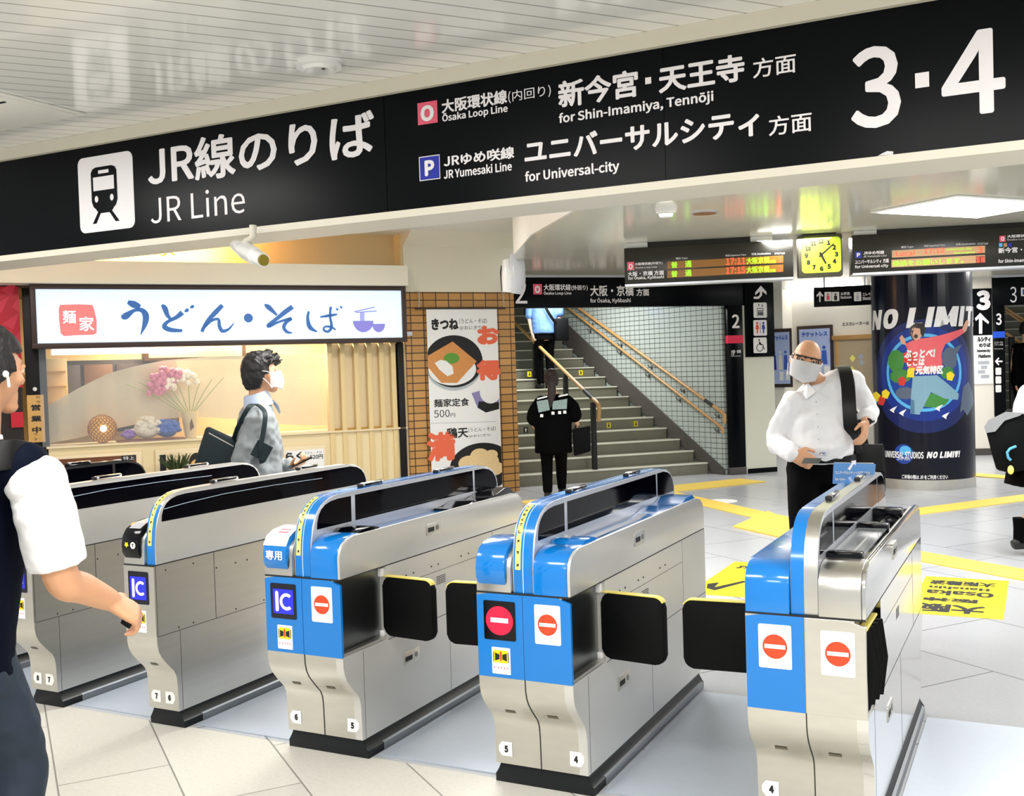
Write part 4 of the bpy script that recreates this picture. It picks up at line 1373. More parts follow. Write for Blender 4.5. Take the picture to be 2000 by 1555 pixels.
# pilaster
ua, ub = POR.px(1422.5, 750)[0], POR.px(1452, 750)[0]
T = Thing('platform_pilaster', 'black pilaster marked 2 with a red band beside the stairs', 'pilaster', POR, (ua, 0, 0))
T.part('shaft', MB().box(ua, ub, -.02, .055, .1, zs0-.002, .003), 'sign_black')
T.part('foot', MB().box(ua-.005, ub, -.03, .055, 0, .1, .004), 'stair_side')
zr1, zr0 = POR.px(1437, 655, -.02)[1], POR.px(1437, 670.5, -.02)[1]
T.part('red_band', MB().box(ua-.001, ub+.001, -.022, .05, zr0, zr1), 'sign_red', ang=None)
ft('2', 1430, 1444.5, 641, 614, bold=.01, off=-.0225)
ft('大阪・京橋', 1428, 1447, 690, 683.5, bold=.01, off=-.0225)
ft('方面', 1428, 1434, 694, 690, bold=0, off=-.0225)
ft('Ōsaka, Kyōbashi', 1428, 1447, 697, 694, bold=0, off=-.0225)
# cream column with the vertical direction sign
uc = POR.px(1513, 760)[0]
single('wall_column', MB().box(ub+.002, uc, .0, .62, 0.0, 2.70), 'cream_pillar', F=POR, kind='structure', ang=None)
single('baseboard_column', MB().box(ub+.035, uc+.004, -.012, .6, 0, POR.px(1490, 914, -.01)[1]), 'sign_black', F=POR, kind='structure', ang=None)
ua, ub2 = POR.px(1456, 620, -.03)[0], POR.px(1512, 620, -.03)[0]
zt_, zb_ = POR.px(1484, 552, -.03)[1], POR.px(1484, 697, -.03)[1]
T = Thing('direction_sign', 'tall dark sign with curved arrow, lift, toilet and wheelchair symbols', 'sign', POR, (ua, -.03, zb_))
T.part('sign_panel', MB().box(ua, ub2, -.03, -.001, zb_, zt_, .003), 'sign_black')


def P2(x, y, off=-.0315):
    return POR.p3(x, y, off)


T.part('curved_arrow', MB().flat([P2(*p) for p in ((1472, 584), (1472, 579.5), (1480, 579.5), (1484, 576), (1484, 569), (1475, 577), (1475, 571), (1486, 558), (1497, 570), (1497, 576), (1488.5, 569), (1488.5, 577), (1482, 584))]), 'sign_letter', ang=None)
for (y0, y1), kd in (((591, 621), 'lift'), ((625, 656), 'toilet'), ((659, 690), 'chair')):
    a, b = P2(1472, y1), P2(1497.5, y0)
    o = T.part('symbol_tile', MB().prism(rrect(a[0], b[0], a[2], b[2], .02), -.0315, -.0305, 'y'), 'white', label={'lift': 'white tile with a lift symbol', 'toilet': 'white tile with red and blue toilet figures', 'chair': 'white tile with a wheelchair symbol'}[kd], ang=None)
    w, h = b[0]-a[0], b[2]-a[2]

    def g2(x, y):
        return (a[0]+w*x, -.0325, a[2]+h*y)
    if kd == 'lift':
        for X0 in (.28, .70):
            T.part('frame_bar', MB().flat([g2(X0-.02, .1), g2(X0+.02, .1), g2(X0+.02, .62), g2(X0-.02, .62)]), 'navy_ink', o, ang=None)
        T.part('frame_bar', MB().flat([g2(.28, .6), g2(.7, .6), g2(.7, .64), g2(.28, .64)]), 'navy_ink', o, ang=None)
        for X0 in (.38, .5, .62):
            T.part('figure', MB().disc(*g2(X0, .45)[::2], w*.05, -.0325, n=10).flat([g2(X0-.05, .15), g2(X0+.05, .15), g2(X0+.05, .38), g2(X0-.05, .38)]), 'navy_ink', o, ang=None)
        T.part('arrow', MB().flat([g2(.6, .74), g2(.72, .74), g2(.66, .9)]), 'navy_ink', o, ang=None)
        T.part('arrow', MB().flat([g2(.34, .9), g2(.46, .9), g2(.40, .74)]), 'navy_ink', o, ang=None)
    elif kd == 'toilet':
        for X0, m in ((.28, 'red_sign'), (.74, 'line_blue')):
            T.part('figure', MB().disc(*g2(X0, .80)[::2], w*.08, -.0325, n=12).flat([g2(X0-.13, .42), g2(X0-.08, .7), g2(X0+.08, .7), g2(X0+.13, .42), g2(X0+.05, .42), g2(X0+.04, .14), g2(X0-.04, .14), g2(X0-.05, .42)]), m, o, ang=None)
        T.part('divider', MB().flat([g2(.49, .15), g2(.52, .15), g2(.52, .85), g2(.49, .85)]), 'ink', o, ang=None)
    else:
        T.part('wheel', ring(*g2(.46, .34)[::2], w*.2, w*.05, -.0325, 24, 100, 380), 'ink', o, ang=None)
        T.part('figure', MB().disc(*g2(.42, .84)[::2], w*.06, -.0325, n=12).flat([g2(.4, .74), g2(.47, .74), g2(.49, .5), g2(.68, .5), g2(.76, .22), g2(.86, .26), g2(.83, .3), g2(.79, .29), g2(.72, .56), g2(.41, .56)]), 'ink', o, ang=None)
# ------------------------------------------------------------------ corridor behind
c0 = at(1600, 700, 17.2)
COR = Frame((c0.x, c0.y), math.radians(104))
single('wall_corridor', MB().box(-4, COR.px(1800, 700)[0], 0, .15, 0, 3.2), 'hall_wall', F=COR, kind='structure', ang=None)
cb = onz(1515, 921, 0)
single('wall_corridor_left', MB().box(COR.px(1549, 700)[0]-2, COR.px(1549, 700)[0], -.35, .0, 0, 3.2), 'hall_wall', F=COR, kind='structure', ang=None)
for lab, q, off in (('narrow blue framed poster beside the tall dark sign', (1500, 641, 1545.5, 757), -.36), ('wide blue framed poster behind the bald man', (1559, 634, 1626, 745), -.02)):
    a, b = COR.px(q[0], q[3], off), COR.px(q[2], q[1], off)
    T = Thing('framed_poster', lab, 'poster', COR, (a[0], off, a[1]), group='framed posters on the corridor wall')
    T.part('frame', MB().box(a[0], b[0], off-.012, off+.018, a[1], b[1], .004), 'wood_dark')
    w, h = b[0]-a[0], b[1]-a[1]

    def g3(x, y, d=-.014):
        return (a[0]+w*x, off+d, a[1]+h*y)
    T.part('sheet', MB().flat([g3(.07, .06), g3(.93, .06), g3(.93, .94), g3(.07, .94)]), mat('poster_sky', '#b9c8f2', .35) if 'narrow' in lab else 'poster_sky', ang=None)
    T.part('lettering', text_mesh('チケットレス', a[0]+w*.14, a[0]+w*.86, a[1]+h*.8, a[1]+h*.89, off-.0155, .02), mat('poster_blue', '#3d63c4', .5) if 'narrow' in lab else 'poster_blue', ang=None)
    for fx, m in ((.3, 'line_blue'), (.55, 'hall_wall'), (.76, 'poster_blue')):
        T.part('figure_picture', MB().disc(*g3(fx, .6)[::2], w*.05, off-.0155, n=12).flat([g3(fx-.08, .3, -.0155), g3(fx+.09, .3, -.0155), g3(fx+.06, .55, -.0155), g3(fx-.06, .55, -.0155)]), m, ang=None)
    for fx in (.5, .75):
        T.part('phone_picture', MB().flat([g3(fx, .12, -.016), g3(fx+.16, .12, -.016), g3(fx+.16, .27, -.016), g3(fx, .27, -.016)]), 'white', ang=None)
a, b = COR.px(1634, 800, -.05), COR.px(1704, 655, -.05)
T = Thing('notice_board', 'wooden framed notice board half hidden behind the poster column', 'notice board', COR, (a[0], -.05, a[1]))
fw_ = .05
T.part('cork', MB().box(a[0]+fw_, b[0]+.3, -.05, -.03, a[1], b[1]-fw_), mat('cork', '#b3a184', .7, var=.1, scale=20), ang=None)
T.part('frame', MB().box(a[0], a[0]+fw_, -.07, -.001, a[1], b[1], .004), 'rail_wood')
T.part('frame', MB().box(a[0]-.04, b[0]+.35, -.09, -.001, b[1]-fw_, b[1]+.02, .004), 'rail_wood')
for x, y in ((1665, 700), (1664, 722), (1683, 708), (1681, 697)):
    p = COR.px(x, y, -.052)
    T.part('notice', MB().flat([(p[0]+dx, -.0525, p[1]+dz) for dx, dz in ((-.05, 0), (0, -.06), (.05, 0), (0, .06))]), 'yellow_pale' if x < 1670 else 'aluminium', ang=None)
p, q = COR.px(1645, 637, -.004), COR.px(1697, 627, -.004)
single('wall_notice', text_mesh('エスカレーターは', p[0], q[0], p[1], q[1], -.003, .01), 'ink', 'small black line of writing on the wall above the notice board', 'writing', COR, (p[0], -.003, p[1]), ang=None)
HS = Frame(at(1645, 577, 14.6).to_2d(), math.radians(78))
a, b = HS.px(1590, 600, 0), HS.px(1712, 556, 0)
T = Thing('hanging_sign', 'small dark hanging sign with an up arrow and toilet symbols', 'sign', HS, (a[0], 0, a[1]))
T.part('sign_panel', MB().box(a[0], b[0], -.02, .06, a[1], b[1], .003), 'sign_black')
for x in (1610, 1690):
    p = HS.px(x, 556, .02)
    T.part('hanger', MB().tube([(p[0], .02, b[1]-.005), (p[0], .02, 2.70)], .012, 8), 'aluminium')


def hp_(x, y, off=-.0215):
    return HS.p3(x, y, off)


T.part('arrow', MB().flat([hp_(*p) for p in ((1600, 590), (1600, 576), (1596, 580), (1594.5, 577.5), (1601.3, 569), (1608, 577.5), (1606.5, 580), (1602.7, 576), (1602.7, 590))]), 'sign_letter', ang=None)
for x0, x1, m in ((1610.5, 1624, 'pink'), (1625, 1639, 'ink'), (1668, 1682, 'aluminium')):
    aa, bb = hp_(x0, 588.5), hp_(x1, 570)
    o = T.part('symbol_tile', MB().prism(rrect(aa[0], bb[0], aa[2], bb[2], .01), -.0215, -.0205, 'y'), 'white', ang=None)
    cx, cz = (aa[0]+bb[0])/2, (aa[2]+bb[2])/2
    T.part('figure', MB().disc(cx, cz+.03, .014, -.0225, n=10).flat([(cx-.02, -.0225, cz-.05), (cx+.02, -.0225, cz-.05), (cx+.02, -.0225, cz+.012), (cx-.02, -.0225, cz+.012)]), m, o, ang=None)
ptext(T, 'お手洗', 1642, 1660, 577, 570.5, 'sign_letter', -.0215, .01)
ptext(T, 'Restroom', 1642, 1663, 583.5, 578, 'sign_letter', -.0215, .01)
ptext(T, 'エレベーター', 1685, 1715, 577.5, 571, 'sign_letter', -.0215, .01)
ptext(T, 'Elevator', 1685, 1706, 586, 579, 'sign_letter', -.0215, .01)
# bright ceiling lamp at the back of the corridor
p = onz(1575, 562, 2.69)
single('ceiling_lamp', MB().box(-.9, .9, -.35, .35, 2.66, 2.699, .01), 'lamp_glow', 'bright ceiling lamp deep in the corridor left of the hanging sign', 'ceiling lamp', Frame((p.x, p.y+.6), math.radians(104)), (0, 0, 2.66))
# ------------------------------------------------------------------ poster column
CX, CY, CR = -1.275, 13.40, .562
fa = math.atan2(-CX, -(-CY))    # towards the camera


def cpx(x, y, R=CR):
    """arc length and height on the column surface"""
    d = ray(x, y)
    a = d.x*d.x+d.y*d.y
    b = 2*(d.x*-CX+d.y*-CY)
    c = CX*CX+CY*CY-R*R
    disc = max(0, b*b-4*a*c)
    t = (-b-math.sqrt(disc))/(2*a)
    p = CAM+d*t
    th = math.atan2(p.y-CY, p.x-CX)-math.atan2(-CY, -CX)
    th = (th+math.pi) % (2*math.pi)-math.pi
    return th*R, p.z


def wrap(mb, off):
    """bend a flat u,z mesh round the column"""
    bm = mb.bm if isinstance(mb, MB) else None
    if bm is None:
        bm = bmesh.new()
        bm.from_mesh(mb)
    us = [v.co.x for v in bm.verts]
    k = math.ceil(min(us)/.045)
    while k*.045 < max(us):
        bmesh.ops.bisect_plane(bm, geom=bm.verts[:]+bm.edges[:]+bm.faces[:], plane_co=(k*.045, 0, 0), plane_no=(1, 0, 0))
        k += 1
    base = math.atan2(-CY, -CX)
    for v in bm.verts:
        t = base+v.co.x/CR
        r = CR+off-v.co.y
        v.co = Vector((CX+r*math.cos(t), CY+r*math.sin(t), v.co.z))
    me = bpy.data.meshes.new('wrap')
    bm.to_mesh(me)
    bm.free()
    return me


T = Thing('poster_column', 'round column wrapped in a dark blue advertising poster', 'column', base=(CX, CY, 0))
T.part('core', MB().cyl((CX, CY), CR-.004, 0, 2.70, 64), 'steel')
T.part('foot_ring', MB().cyl((CX, CY), CR+.004, 0, .115, 64), 'steel_worn')
mat('poster_night', '#03071a', .2, spec=.3)
mat('poster_deep', '#0a2f8c', .2)
mat('poster_glow', '#57b7ee', .2)
mat('poster_white', '#f2f2f4', .2)
mat('skin_print', '#d9a48a', .3)
mat('hair_print', '#15100f', .3)
mat('jacket_print', '#e8626a', .3)
mat('jacket_red', '#d0352c', .3)
mat('jeans_print', '#7fa9bf', .3)
mat('jeans_shade', '#4d7896', .3)
mat('leaf_print', '#3f8a3c', .3)
mat('grey_print', '#56647a', .3)
zb_ = cpx(1806, 940)[1]
T.part('poster_wrap', wrap(MB().flat([(-1.62, 0, zb_), (1.62, 0, zb_), (1.62, 0, 2.64), (-1.62, 0, 2.64)]), .002), 'poster_night')


def cpoly(name, pts, m, off, label=None):
    return T.part(name, wrap(MB().flat([(p[0], 0, p[1]) for p in [cpx(*q) for q in pts]]), off), m, label=label, ang=None)


def cell(name, x, y, rx, ry, m, off, n=40, label=None):
    c = cpx(x, y)
    r = rx/2053*12.4
    h = ry/2053*12.4
    return T.part(name, wrap(MB().flat([(c[0]+r*math.cos(k*2*math.pi/n), 0, c[1]+h*math.sin(k*2*math.pi/n)) for k in range(n)]), off), m, label=label, ang=None)


def ctext(s_, x0, x1, yb, yt, m='poster_white', bold=.03, shear=.18, off=.009):
    a, b = cpx(x0, yb), cpx(x1, yb)
    z1 = cpx((x0+x1)/2, yt)[1]
    return T.part('lettering', wrap(text_mesh(s_, a[0], b[0], a[1], z1, 0, bold, shear), off), m, ang=None)


BLK = dict(N=(1, [[(0, 0), (.3, 0), (.3, .5), (.62, 0), (.95, 0), (.95, 1), (.66, 1), (.66, .52), (.33, 1), (0, 1)]]),
           O=(1, [[(.05+.9*(.5+.5*math.copysign(abs(math.cos(a))**.8, math.cos(a))), .5+.5*math.copysign(abs(math.sin(a))**.8, math.sin(a))) for a in [k*math.pi/12 for k in range(k0, k0+13)]]+[(.05+.9*(.5+.18*math.cos(a)), .5+.26*math.sin(a)) for a in [k*math.pi/12 for k in range(k0+12, k0-1, -1)]] for k0 in (0, 12)]),
           L=(.8, [[(0, 0), (.95, 0), (.95, .24), (.4, .24), (.4, 1), (0, 1)]]),
           I=(.38, [[(.05, 0), (.9, 0), (.9, 1), (.05, 1)]]),
           M=(1.25, [[(0, 0), (.25, 0), (.25, .6), (.42, .1), (.56, .1), (.73, .6), (.73, 0), (.98, 0), (.98, 1), (.66, 1), (.49, .5), (.32, 1), (0, 1)]]),
           T=(.85, [[(.3, 0), (.68, 0), (.68, .76), (.98, .76), (.98, 1), (0, 1), (0, .76), (.3, .76)]]))
BLK['!'] = (.4, [[(.15, .3), (.75, .3), (.85, 1), (.05, 1)], [(.15, 0), (.75, 0), (.75, .22), (.15, .22)]])
BLK[' '] = (.3, [])


def block(s_, x0, x1, yb, yt, off):
    a, b = cpx(x0, yb), cpx(x1, yb)
    z0, z1 = a[1], cpx((x0+x1)/2, yt)[1]
    tot = sum(BLK[c][0]+.08 for c in s_)
    k = (b[0]-a[0])/tot
    u = a[0]
    mb = MB()
    for c in s_:
        w, polys = BLK[c]
        for pp in polys:
            mb.flat([(u+x*w*k+.2*(z1-z0)*(y-.5), 0, z0+(z1-z0)*y) for x, y in pp])
        u += (w+.08)*k
    bmesh.ops.triangulate(mb.bm, faces=mb.bm.faces[:])
    return T.part('lettering', wrap(mb, off), 'poster_white', ang=None)


cell('night_glow', 1805, 735, 108, 108, mat('poster_mid', '#081c5c', .2), .003)
cell('night_glow', 1805, 730, 90, 90, 'poster_deep', .0035)
cell('planet_rim', 1805, 728, 74, 74, 'poster_glow', .004)
cell('planet', 1805, 728, 68, 68, mat('planet_blue', '#123f9e', .2), .0045)
for x, y, rx, ry, m in ((1750, 705, 18, 22, 'leaf_print'), (1758, 735, 22, 14, 'leaf_print'), (1822, 782, 30, 14, 'leaf_print'), (1855, 700, 16, 22, 'grey_print'), (1850, 728, 14, 12, 'leaf_print'), (1768, 768, 20, 12, 'grey_print')):
    cell('island', x, y, rx, ry, m, .005, 9)
block('NO LIMIT!', 1706, 1905.5, 645, 600, .006)
cpoly('jeans', [(1783, 735), (1830, 733), (1872, 770), (1870, 781), (1845, 779), (1818, 766), (1806, 790), (1796, 810), (1778, 808), (1779, 780)], 'jeans_print', .0075)
cpoly('jeans_fold', [(1779, 780), (1786, 782), (1787, 808), (1778, 808)], 'jeans_shade', .008)
cpoly('jacket', [(1768, 672), (1790, 662), (1812, 660), (1836, 655), (1878, 642), (1882, 650), (1846, 672), (1838, 690), (1840, 716), (1826, 728), (1796, 728), (1772, 716), (1776, 690)], 'jacket_print', .0078)
cpoly('shirt', [(1764, 690), (1780, 684), (1792, 700), (1790, 716), (1766, 708)], 'jacket_red', .0081)
cpoly('hand', [(1878, 642), (1884, 628), (1889, 624), (1891, 630), (1886, 646), (1882, 650)], 'skin_print', .0083)
cpoly('hand', [(1757, 660), (1762, 654), (1768, 662), (1770, 674), (1762, 672)], 'skin_print', .0083)
cell('face', 1790, 651, 9.5, 13, 'skin_print', .0086, 24)
cpoly('hair', [(1778, 655), (1777, 640), (1788, 631), (1803, 631), (1808, 642), (1803, 660), (1798, 652), (1797, 642), (1786, 640), (1783, 652), (1786, 668)], 'hair_print', .0089)
cell('mouth', 1789, 657, 3.5, 4, 'hair_print', .0089, 12)
for x, y, m in ((1712, 775, 'yellow'), (1722, 783, 'jacket_red'), (1706, 788, 'poster_glow'), (1730, 770, 'yellow'), (1762, 745, 'jacket_red'), (1855, 735, 'yellow')):
    cpoly('confetti', [(x-6, y+7), (x+4, y+9), (x+9, y-3), (x+1, y-10), (x-7, y-5)], m, .006)
for x, y in ((1744, 800), (1762, 806), (1832, 797), (1845, 812)):
    cpoly('paper_bird', [(x-6, y+1), (x, y-3), (x+9, y-7), (x+3, y+2), (x+3, y+7)], 'poster_white', .006)
cpoly('grey_shape', [(1880, 756), (1890, 745), (1897, 762), (1901, 784), (1888, 812), (1880, 800), (1874, 806), (1877, 780)], 'grey_print', .006)
cpoly('grey_shape', [(1835, 690), (1862, 680), (1878, 672), (1868, 692), (1850, 704)], 'grey_print', .0065)
ctext('ぶっとべ!', 1767, 1826, 700, 682, bold=.02, shear=.1, off=.0095)
ctext('ここは', 1772, 1806, 715, 700, bold=.02, shear=.1, off=.0095)
ctext('超', 1772, 1787, 738, 718, 'yellow', .025, .1, .0095)
ctext('元気特区', 1789, 1842, 732, 714, bold=.02, shear=.1, off=.0095)
cell('globe_emblem', 1765, 887, 19, 19, 'planet_blue', .004)
cell('globe_shine', 1768, 880, 11, 9, 'poster_glow', .0044)
ctext('UNIVERSAL STUDIOS', 1730, 1804, 893, 882, bold=.012, shear=0, off=.006)
ctext('JAPAN', 1752, 1777, 898.5, 894, bold=0, shear=0, off=.006)
block('NO LIMIT!', 1811, 1875, 895, 882, .006)
ctext('ご来場の際は JR をご利用ください', 1762, 1851, 935, 928, bold=.01, shear=0, off=.006)
# ------------------------------------------------------------------ bright wall, platform 3 portal and stairs on the right
q0 = onz(1925, 889, 0)
RW = Frame((q0.x, q0.y), math.radians(66))
ua, ub = RW.px(1880, 700)[0], RW.px(1940, 700)[0]
single('wall_right', MB().box(ua-1.2, ub, 0, .3, 0, 2.70), 'hall_wall', F=RW, kind='structure', ang=None)
single('baseboard_right', MB().box(ua-1.2, ub+.004, -.015, .0, 0, RW.px(1925, 876)[1]), 'stair_side', F=RW, kind='structure', ang=None)
a, b = RW.px(1900, 700, -.01), RW.px(1936.5, 563, -.01)
T = Thing('platform_banner', 'black and white strip with a large B shape and up arrow beside the poster column', 'sign', RW, (a[0], -.01, a[1]))
zc = RW.px(1920, 655, -.01)[1]
T.part('sign_panel', MB().box(a[0], b[0], -.012, -.002, zc, b[1]), 'sign_black', ang=None)
T.part('lower_sheet', MB().box(a[0], b[0], -.011, -.002, RW.px(1920, 750, -.01)[1], zc), 'white', ang=None)
ptext(T, '3', 1907, 1935, 606, 567, 'sign_letter', -.0135, .05)
T.part('arrow', MB().flat([RW.p3(*p, -.0135) for p in ((1912, 652), (1912, 622), (1906, 627), (1904, 622), (1914.5, 611), (1932, 629), (1930, 633), (1918.5, 624), (1918.5, 652))]), 'sign_letter', ang=None)
for s_, x0, x1, yb, yt in (('ルシティ', 1909, 1935, 668, 658), ('のりば', 1912, 1935, 678, 670), ('Universal-city', 1908, 1934, 689, 682), ('Platform', 1911, 1935, 699, 692)):
    ptext(T, s_, x0, x1, yb, yt, 'ink', -.0135, .03)
mb = MB()
for k in range(4):
    p, q = RW.px(1910+6*(k % 2), 712+9*k, -.0115), RW.px(1932-4*(k % 3), 705+9*k, -.0115)
    T.part('map_block', MB().flat([(p[0], -.0118, p[1]), (q[0], -.0118, p[1]), (q[0], -.0118, q[1]), (p[0], -.0118, q[1])]), 'aluminium', ang=None)
ua, ub = RW.px(1941, 700, -.02)[0], RW.px(1963.5, 700, -.02)[0]
u9 = RW.px(2040, 570, -.02)[0]
zs0 = RW.px(1985, 595, -.02)[1]
T = Thing('platform_pilaster', 'black pilaster marked 3 with a blue band at the right edge', 'pilaster', RW, (ua, 0, 0))
T.part('shaft', MB().box(ua+.002, ub, -.02, .2, 0, zs0-.002, .003), 'sign_black')
zr1, zr0 = RW.px(1950, 647.5, -.02)[1], RW.px(1950, 660, -.02)[1]
T.part('blue_band', MB().box(ua-.001, ub+.001, -.022, .1, zr0, zr1), 'blue_band', ang=None)
ptext(T, '3', 1945.5, 1956.5, 635, 612, 'sign_letter', -.0225, .01)
for s_, yb, yt in (('ユニバーサル', 671, 667), ('シティ方面', 675, 672), ('Universal-city', 683, 680)):
    ptext(T, s_, 1942, 1959, yb, yt, 'sign_letter', -.0225, .0)
T.part('arrow', MB().flat([RW.p3(*p, -.0225) for p in ((1943, 706), (1950, 698), (1952, 700), (1948.5, 704.3), (1958, 704.3), (1958, 707.5), (1948.5, 707.5), (1952, 712), (1950, 714))]), 'sign_letter', ang=None)
for y in (718, 735, 752):
    aa, bb = RW.p3(1944.5, y+14.5, -.0225), RW.p3(1955.5, y, -.0225)
    T.part('symbol_tile', MB().prism(rrect(aa[0], bb[0], aa[2], bb[2], .015), -.0228, -.0215, 'y'), 'white', ang=None)
T = Thing('portal_sign', 'black overhead sign to platform 3 at the right edge', 'sign', RW, (ua, 0, zs0))
T.part('sign_panel', MB().box(ua-.002, u9, -.016, .14, zs0, 2.695, .003), 'sign_black')
T.part('top_strip', MB().box(ua, u9, -.02, -.004, 2.684, 2.699), 'aluminium')
ptext(T, '3', 1973, 1986, 591, 560, 'sign_letter', -.0185, .0)
o = sq(T, (1994, 562, 2012, 578), 'sign_letter', -.0183, label='white edged square line symbol with letter P', F=RW)
ptext(T, 'P', 1997.5, 2006, 576, 565, 'line_blue', -.0195, .02, parent=o)
T = Thing('staircase', 'grey stone staircase to platform 3 at the right edge', 'staircase', RW, (ub, .4, 0))
for k in range(16):
    s_ = T.part('step', MB().box(ub+.0, ub+2.4, .4+.27*k, .4+.27*(k+1)+.03, max(0, k*SH-.02), (k+1)*SH), 'stair_stone', ang=None)
    T.part('nosing', MB().box(ub+.0, ub+2.4, .385+.27*k, .44+.27*k, (k+1)*SH-.016, (k+1)*SH+.002), 'stair_nose', s_, ang=None)
single('wall_stairs_right', MB().box(ub-.2, ub+2.6, 4.9, 5.0, 0, 4.5), 'wall_tile', F=RW, kind='structure', ang=None)
single('wall_stairs_right_side', MB().box(ub-.1, ub-.02, .32, 4.9, 0, 4.5), 'wall_tile', F=RW, kind='structure', ang=None)
q = RW.M @ Vector((ub+1.0, 1.6, 2.9))
area('stair_light', q, 1.2, .5, 90, rz=math.radians(-24))
T = Thing('stair_handrail', 'wooden handrails on a black post by the platform 3 stairs', 'handrail', RW, (ub+.2, .5, SH))
for pts, r in (([(1963, 601), (2010, 632)], .02), ([(1963, 607), (2010, 640)], .018), ([(1963, 650), (2010, 680)], .026)):
    T.part('rail', MB().tube([RW.p3(x, y, .9) for x, y in pts], r, 10), 'rail_wood')
p, q = RW.p3(1977, 752, .9), RW.p3(1977, 658, .9)
T.part('post', MB().box(p[0]-.04, p[0]+.04, .87, .93, 2*SH, q[2], .004), 'black_matt')
# ------------------------------------------------------------------ departure boards and clock
bc = at(1380, 515, 9.9)
BRD = Frame((bc.x, bc.y), math.radians(74))
mat('board_face', '#26251f', .25, spec=.4)
mat('led_panel', '#8a5b1a', .4, emit=.12)
mat('led_panel_red', '#8e2c14', .4, emit=.2)
mat('led_green', (.40, .85, .02), .4, emit=.3)
mat('led_orange', (1, .11, .04), .4, emit=.45)
mat('clock_face', (.62, .82, .05), .4, emit=.14)
mat('clock_body', '#4a4938', .4)
mat('led_panel_pale', '#c59a6c', .4, emit=.15)


def board(lab, x0, x1, yl, yr, yb, rows, side):
    a, b = BRD.px(x0, yb, 0), BRD.px(x1, yr, 0)
    zt_ = BRD.px((x0+min(x1, 2000))/2, (yl+yr)/2, 0)[1]
    T = Thing('departure_board', lab, 'departure board', BRD, (a[0], 0, a[1]), group='departure boards hanging from the ceiling')
    zb_ = BRD.px((x0+min(x1, 2000))/2, yb, 0)[1]
    T.part('housing', MB().box(a[0], b[0], -.09, .16, zb_, zt_, .006), 'board_face')
    T.part('lower_strip', MB().box(a[0], b[0], -.093, .1, zb_-.004, zb_+.016), 'aluminium', ang=None)
    T.part('mounting_box', MB().box(a[0]+.2, b[0]-.2, -.02, .12, zt_+.002, 2.699), 'board_face')
    for u in (a[0]+.02, b[0]-.38):
        T.part('mounting_bracket', MB().box(u, u+.2, -.06, .12, zt_, 2.6995, .003), 'white')
    return T, a, b, zb_, zt_


OFF = -.0915
T, a, b, z0_, z1_ = board('left departure board showing trains at 17:11 and 17:15', 1222, 1547, 487, 470, 553, 2, 0)


def dt(s_, x0, x1, yb, yt, m='sign_letter', bold=.008, off=OFF):
    return ptext(T, s_, x0, x1, yb, yt, m, off, bold)


def led(x0, y0, x1, y1, m, name='led_panel', yr=None):
    pts = [(x0, y1), (x1, y1-(x1-x0)*.053), (x1, y0-(x1-x0)*.053), (x0, y0)]
    return T.part(name, MB().flat([BRD.p3(*p, OFF) for p in pts]), m, ang=None)


o = sq(T, (1225, 512, 1239, 528), 'pink', OFF, F=BRD, label='pink square line symbol with letter O')
ptext(T, 'O', 1228, 1236, 526, 515, 'sign_letter', OFF-.001, .02, parent=o)
dt('大阪環状線(外回り)', 1240, 1294, (520, 516), 514)
dt('Ōsaka Loop Line', 1241, 1283, (526, 523), 521.5, bold=0)
dt('大阪・京橋 方面', 1226, 1297, (540, 537), 531)
dt('for Ōsaka, Kyōbashi', 1227, 1297, (549, 544), 541)
L1 = led(1303, 511, 1530, 525.5, 'led_panel')
L2 = led(1303, 528.5, 1530, 543, 'led_panel')
for s_, x0, x1, yb in (('種別 Type', 1320, 1343, 507), ('時刻 Departure Time', 1417, 1457, 501), ('行先 Destination', 1468, 1505, 498), ('のりば Track', 1513, 1533, 497)):
    dt(s_, x0, x1, yb, yb-4.5, bold=0)
for yy, t_, n_, L_ in ((0, '17:11', '1', L1), (17.7, '17:15', '2', L2)):
    for s_, x0, x1, yb, yt, m in (('普', 1311, 1323.5, 523.5, 511, 'led_green'), ('通', 1338, 1351, 522, 509, 'led_green'), (t_, 1418, 1456, (518, 516), 504.5, 'led_orange'), ('大阪京橋', 1458, 1503, (516.5, 514), 503.5, 'led_green'), ('方面', 1503, 1515, 514, 507.5, 'led_green'), (n_, 1520, 1528, 513, 500.5, 'led_orange')):
        ybb = tuple(v+yy for v in yb) if isinstance(yb, tuple) else yb+yy
        ptext(T, s_, x0, x1, ybb, yt+yy, m, OFF-.001, .012, parent=L_)
T, a, b, z0_, z1_ = board('right departure board showing a train at 17:12 on platform 3', 1663, 2120, 463, 443, 531, 2, 1)
o = sq(T, (1670, 492, 1683, 504), 'line_blue', OFF, F=BRD, label='blue square line symbol with letter P')
ptext(T, 'P', 1673.5, 1680, 502, 494, 'sign_letter', OFF-.001, .02, parent=o)
dt('JRゆめ咲線', 1686, 1727, (498, 496), 491)
dt('JR Yumesaki Line', 1686, 1732, (503, 501), 499, bold=0)
dt('ユニバーサルシティ 方面', 1670, 1736, (516, 513), 508)
dt('for Universal-city', 1670, 1735, (526.5, 522), 519)
L1 = led(1742, 489.5, 1924, 503.5, 'led_panel_pale')
L2 = led(1741, 507.5, 1924, 522.5, 'led_panel_pale')
for x0, y0, x1, y1 in ((1906, 483, 1924, 497),):
    pass
T.part('led_red_panel', MB().flat([BRD.p3(*p, OFF-.0005) for p in ((1906, 514), (1923, 513), (1923, 500), (1906, 501))]), 'led_panel_red', L2, ang=None)
for s_, x0, x1, yb in (('種別 Type', 1760, 1784, 485), ('時刻 Departure Time', 1805, 1846, 482), ('行先 Destination', 1867, 1905, 479), ('のりば Track', 1909, 1930, 478)):
    dt(s_, x0, x1, yb, yb-4.5, bold=0)
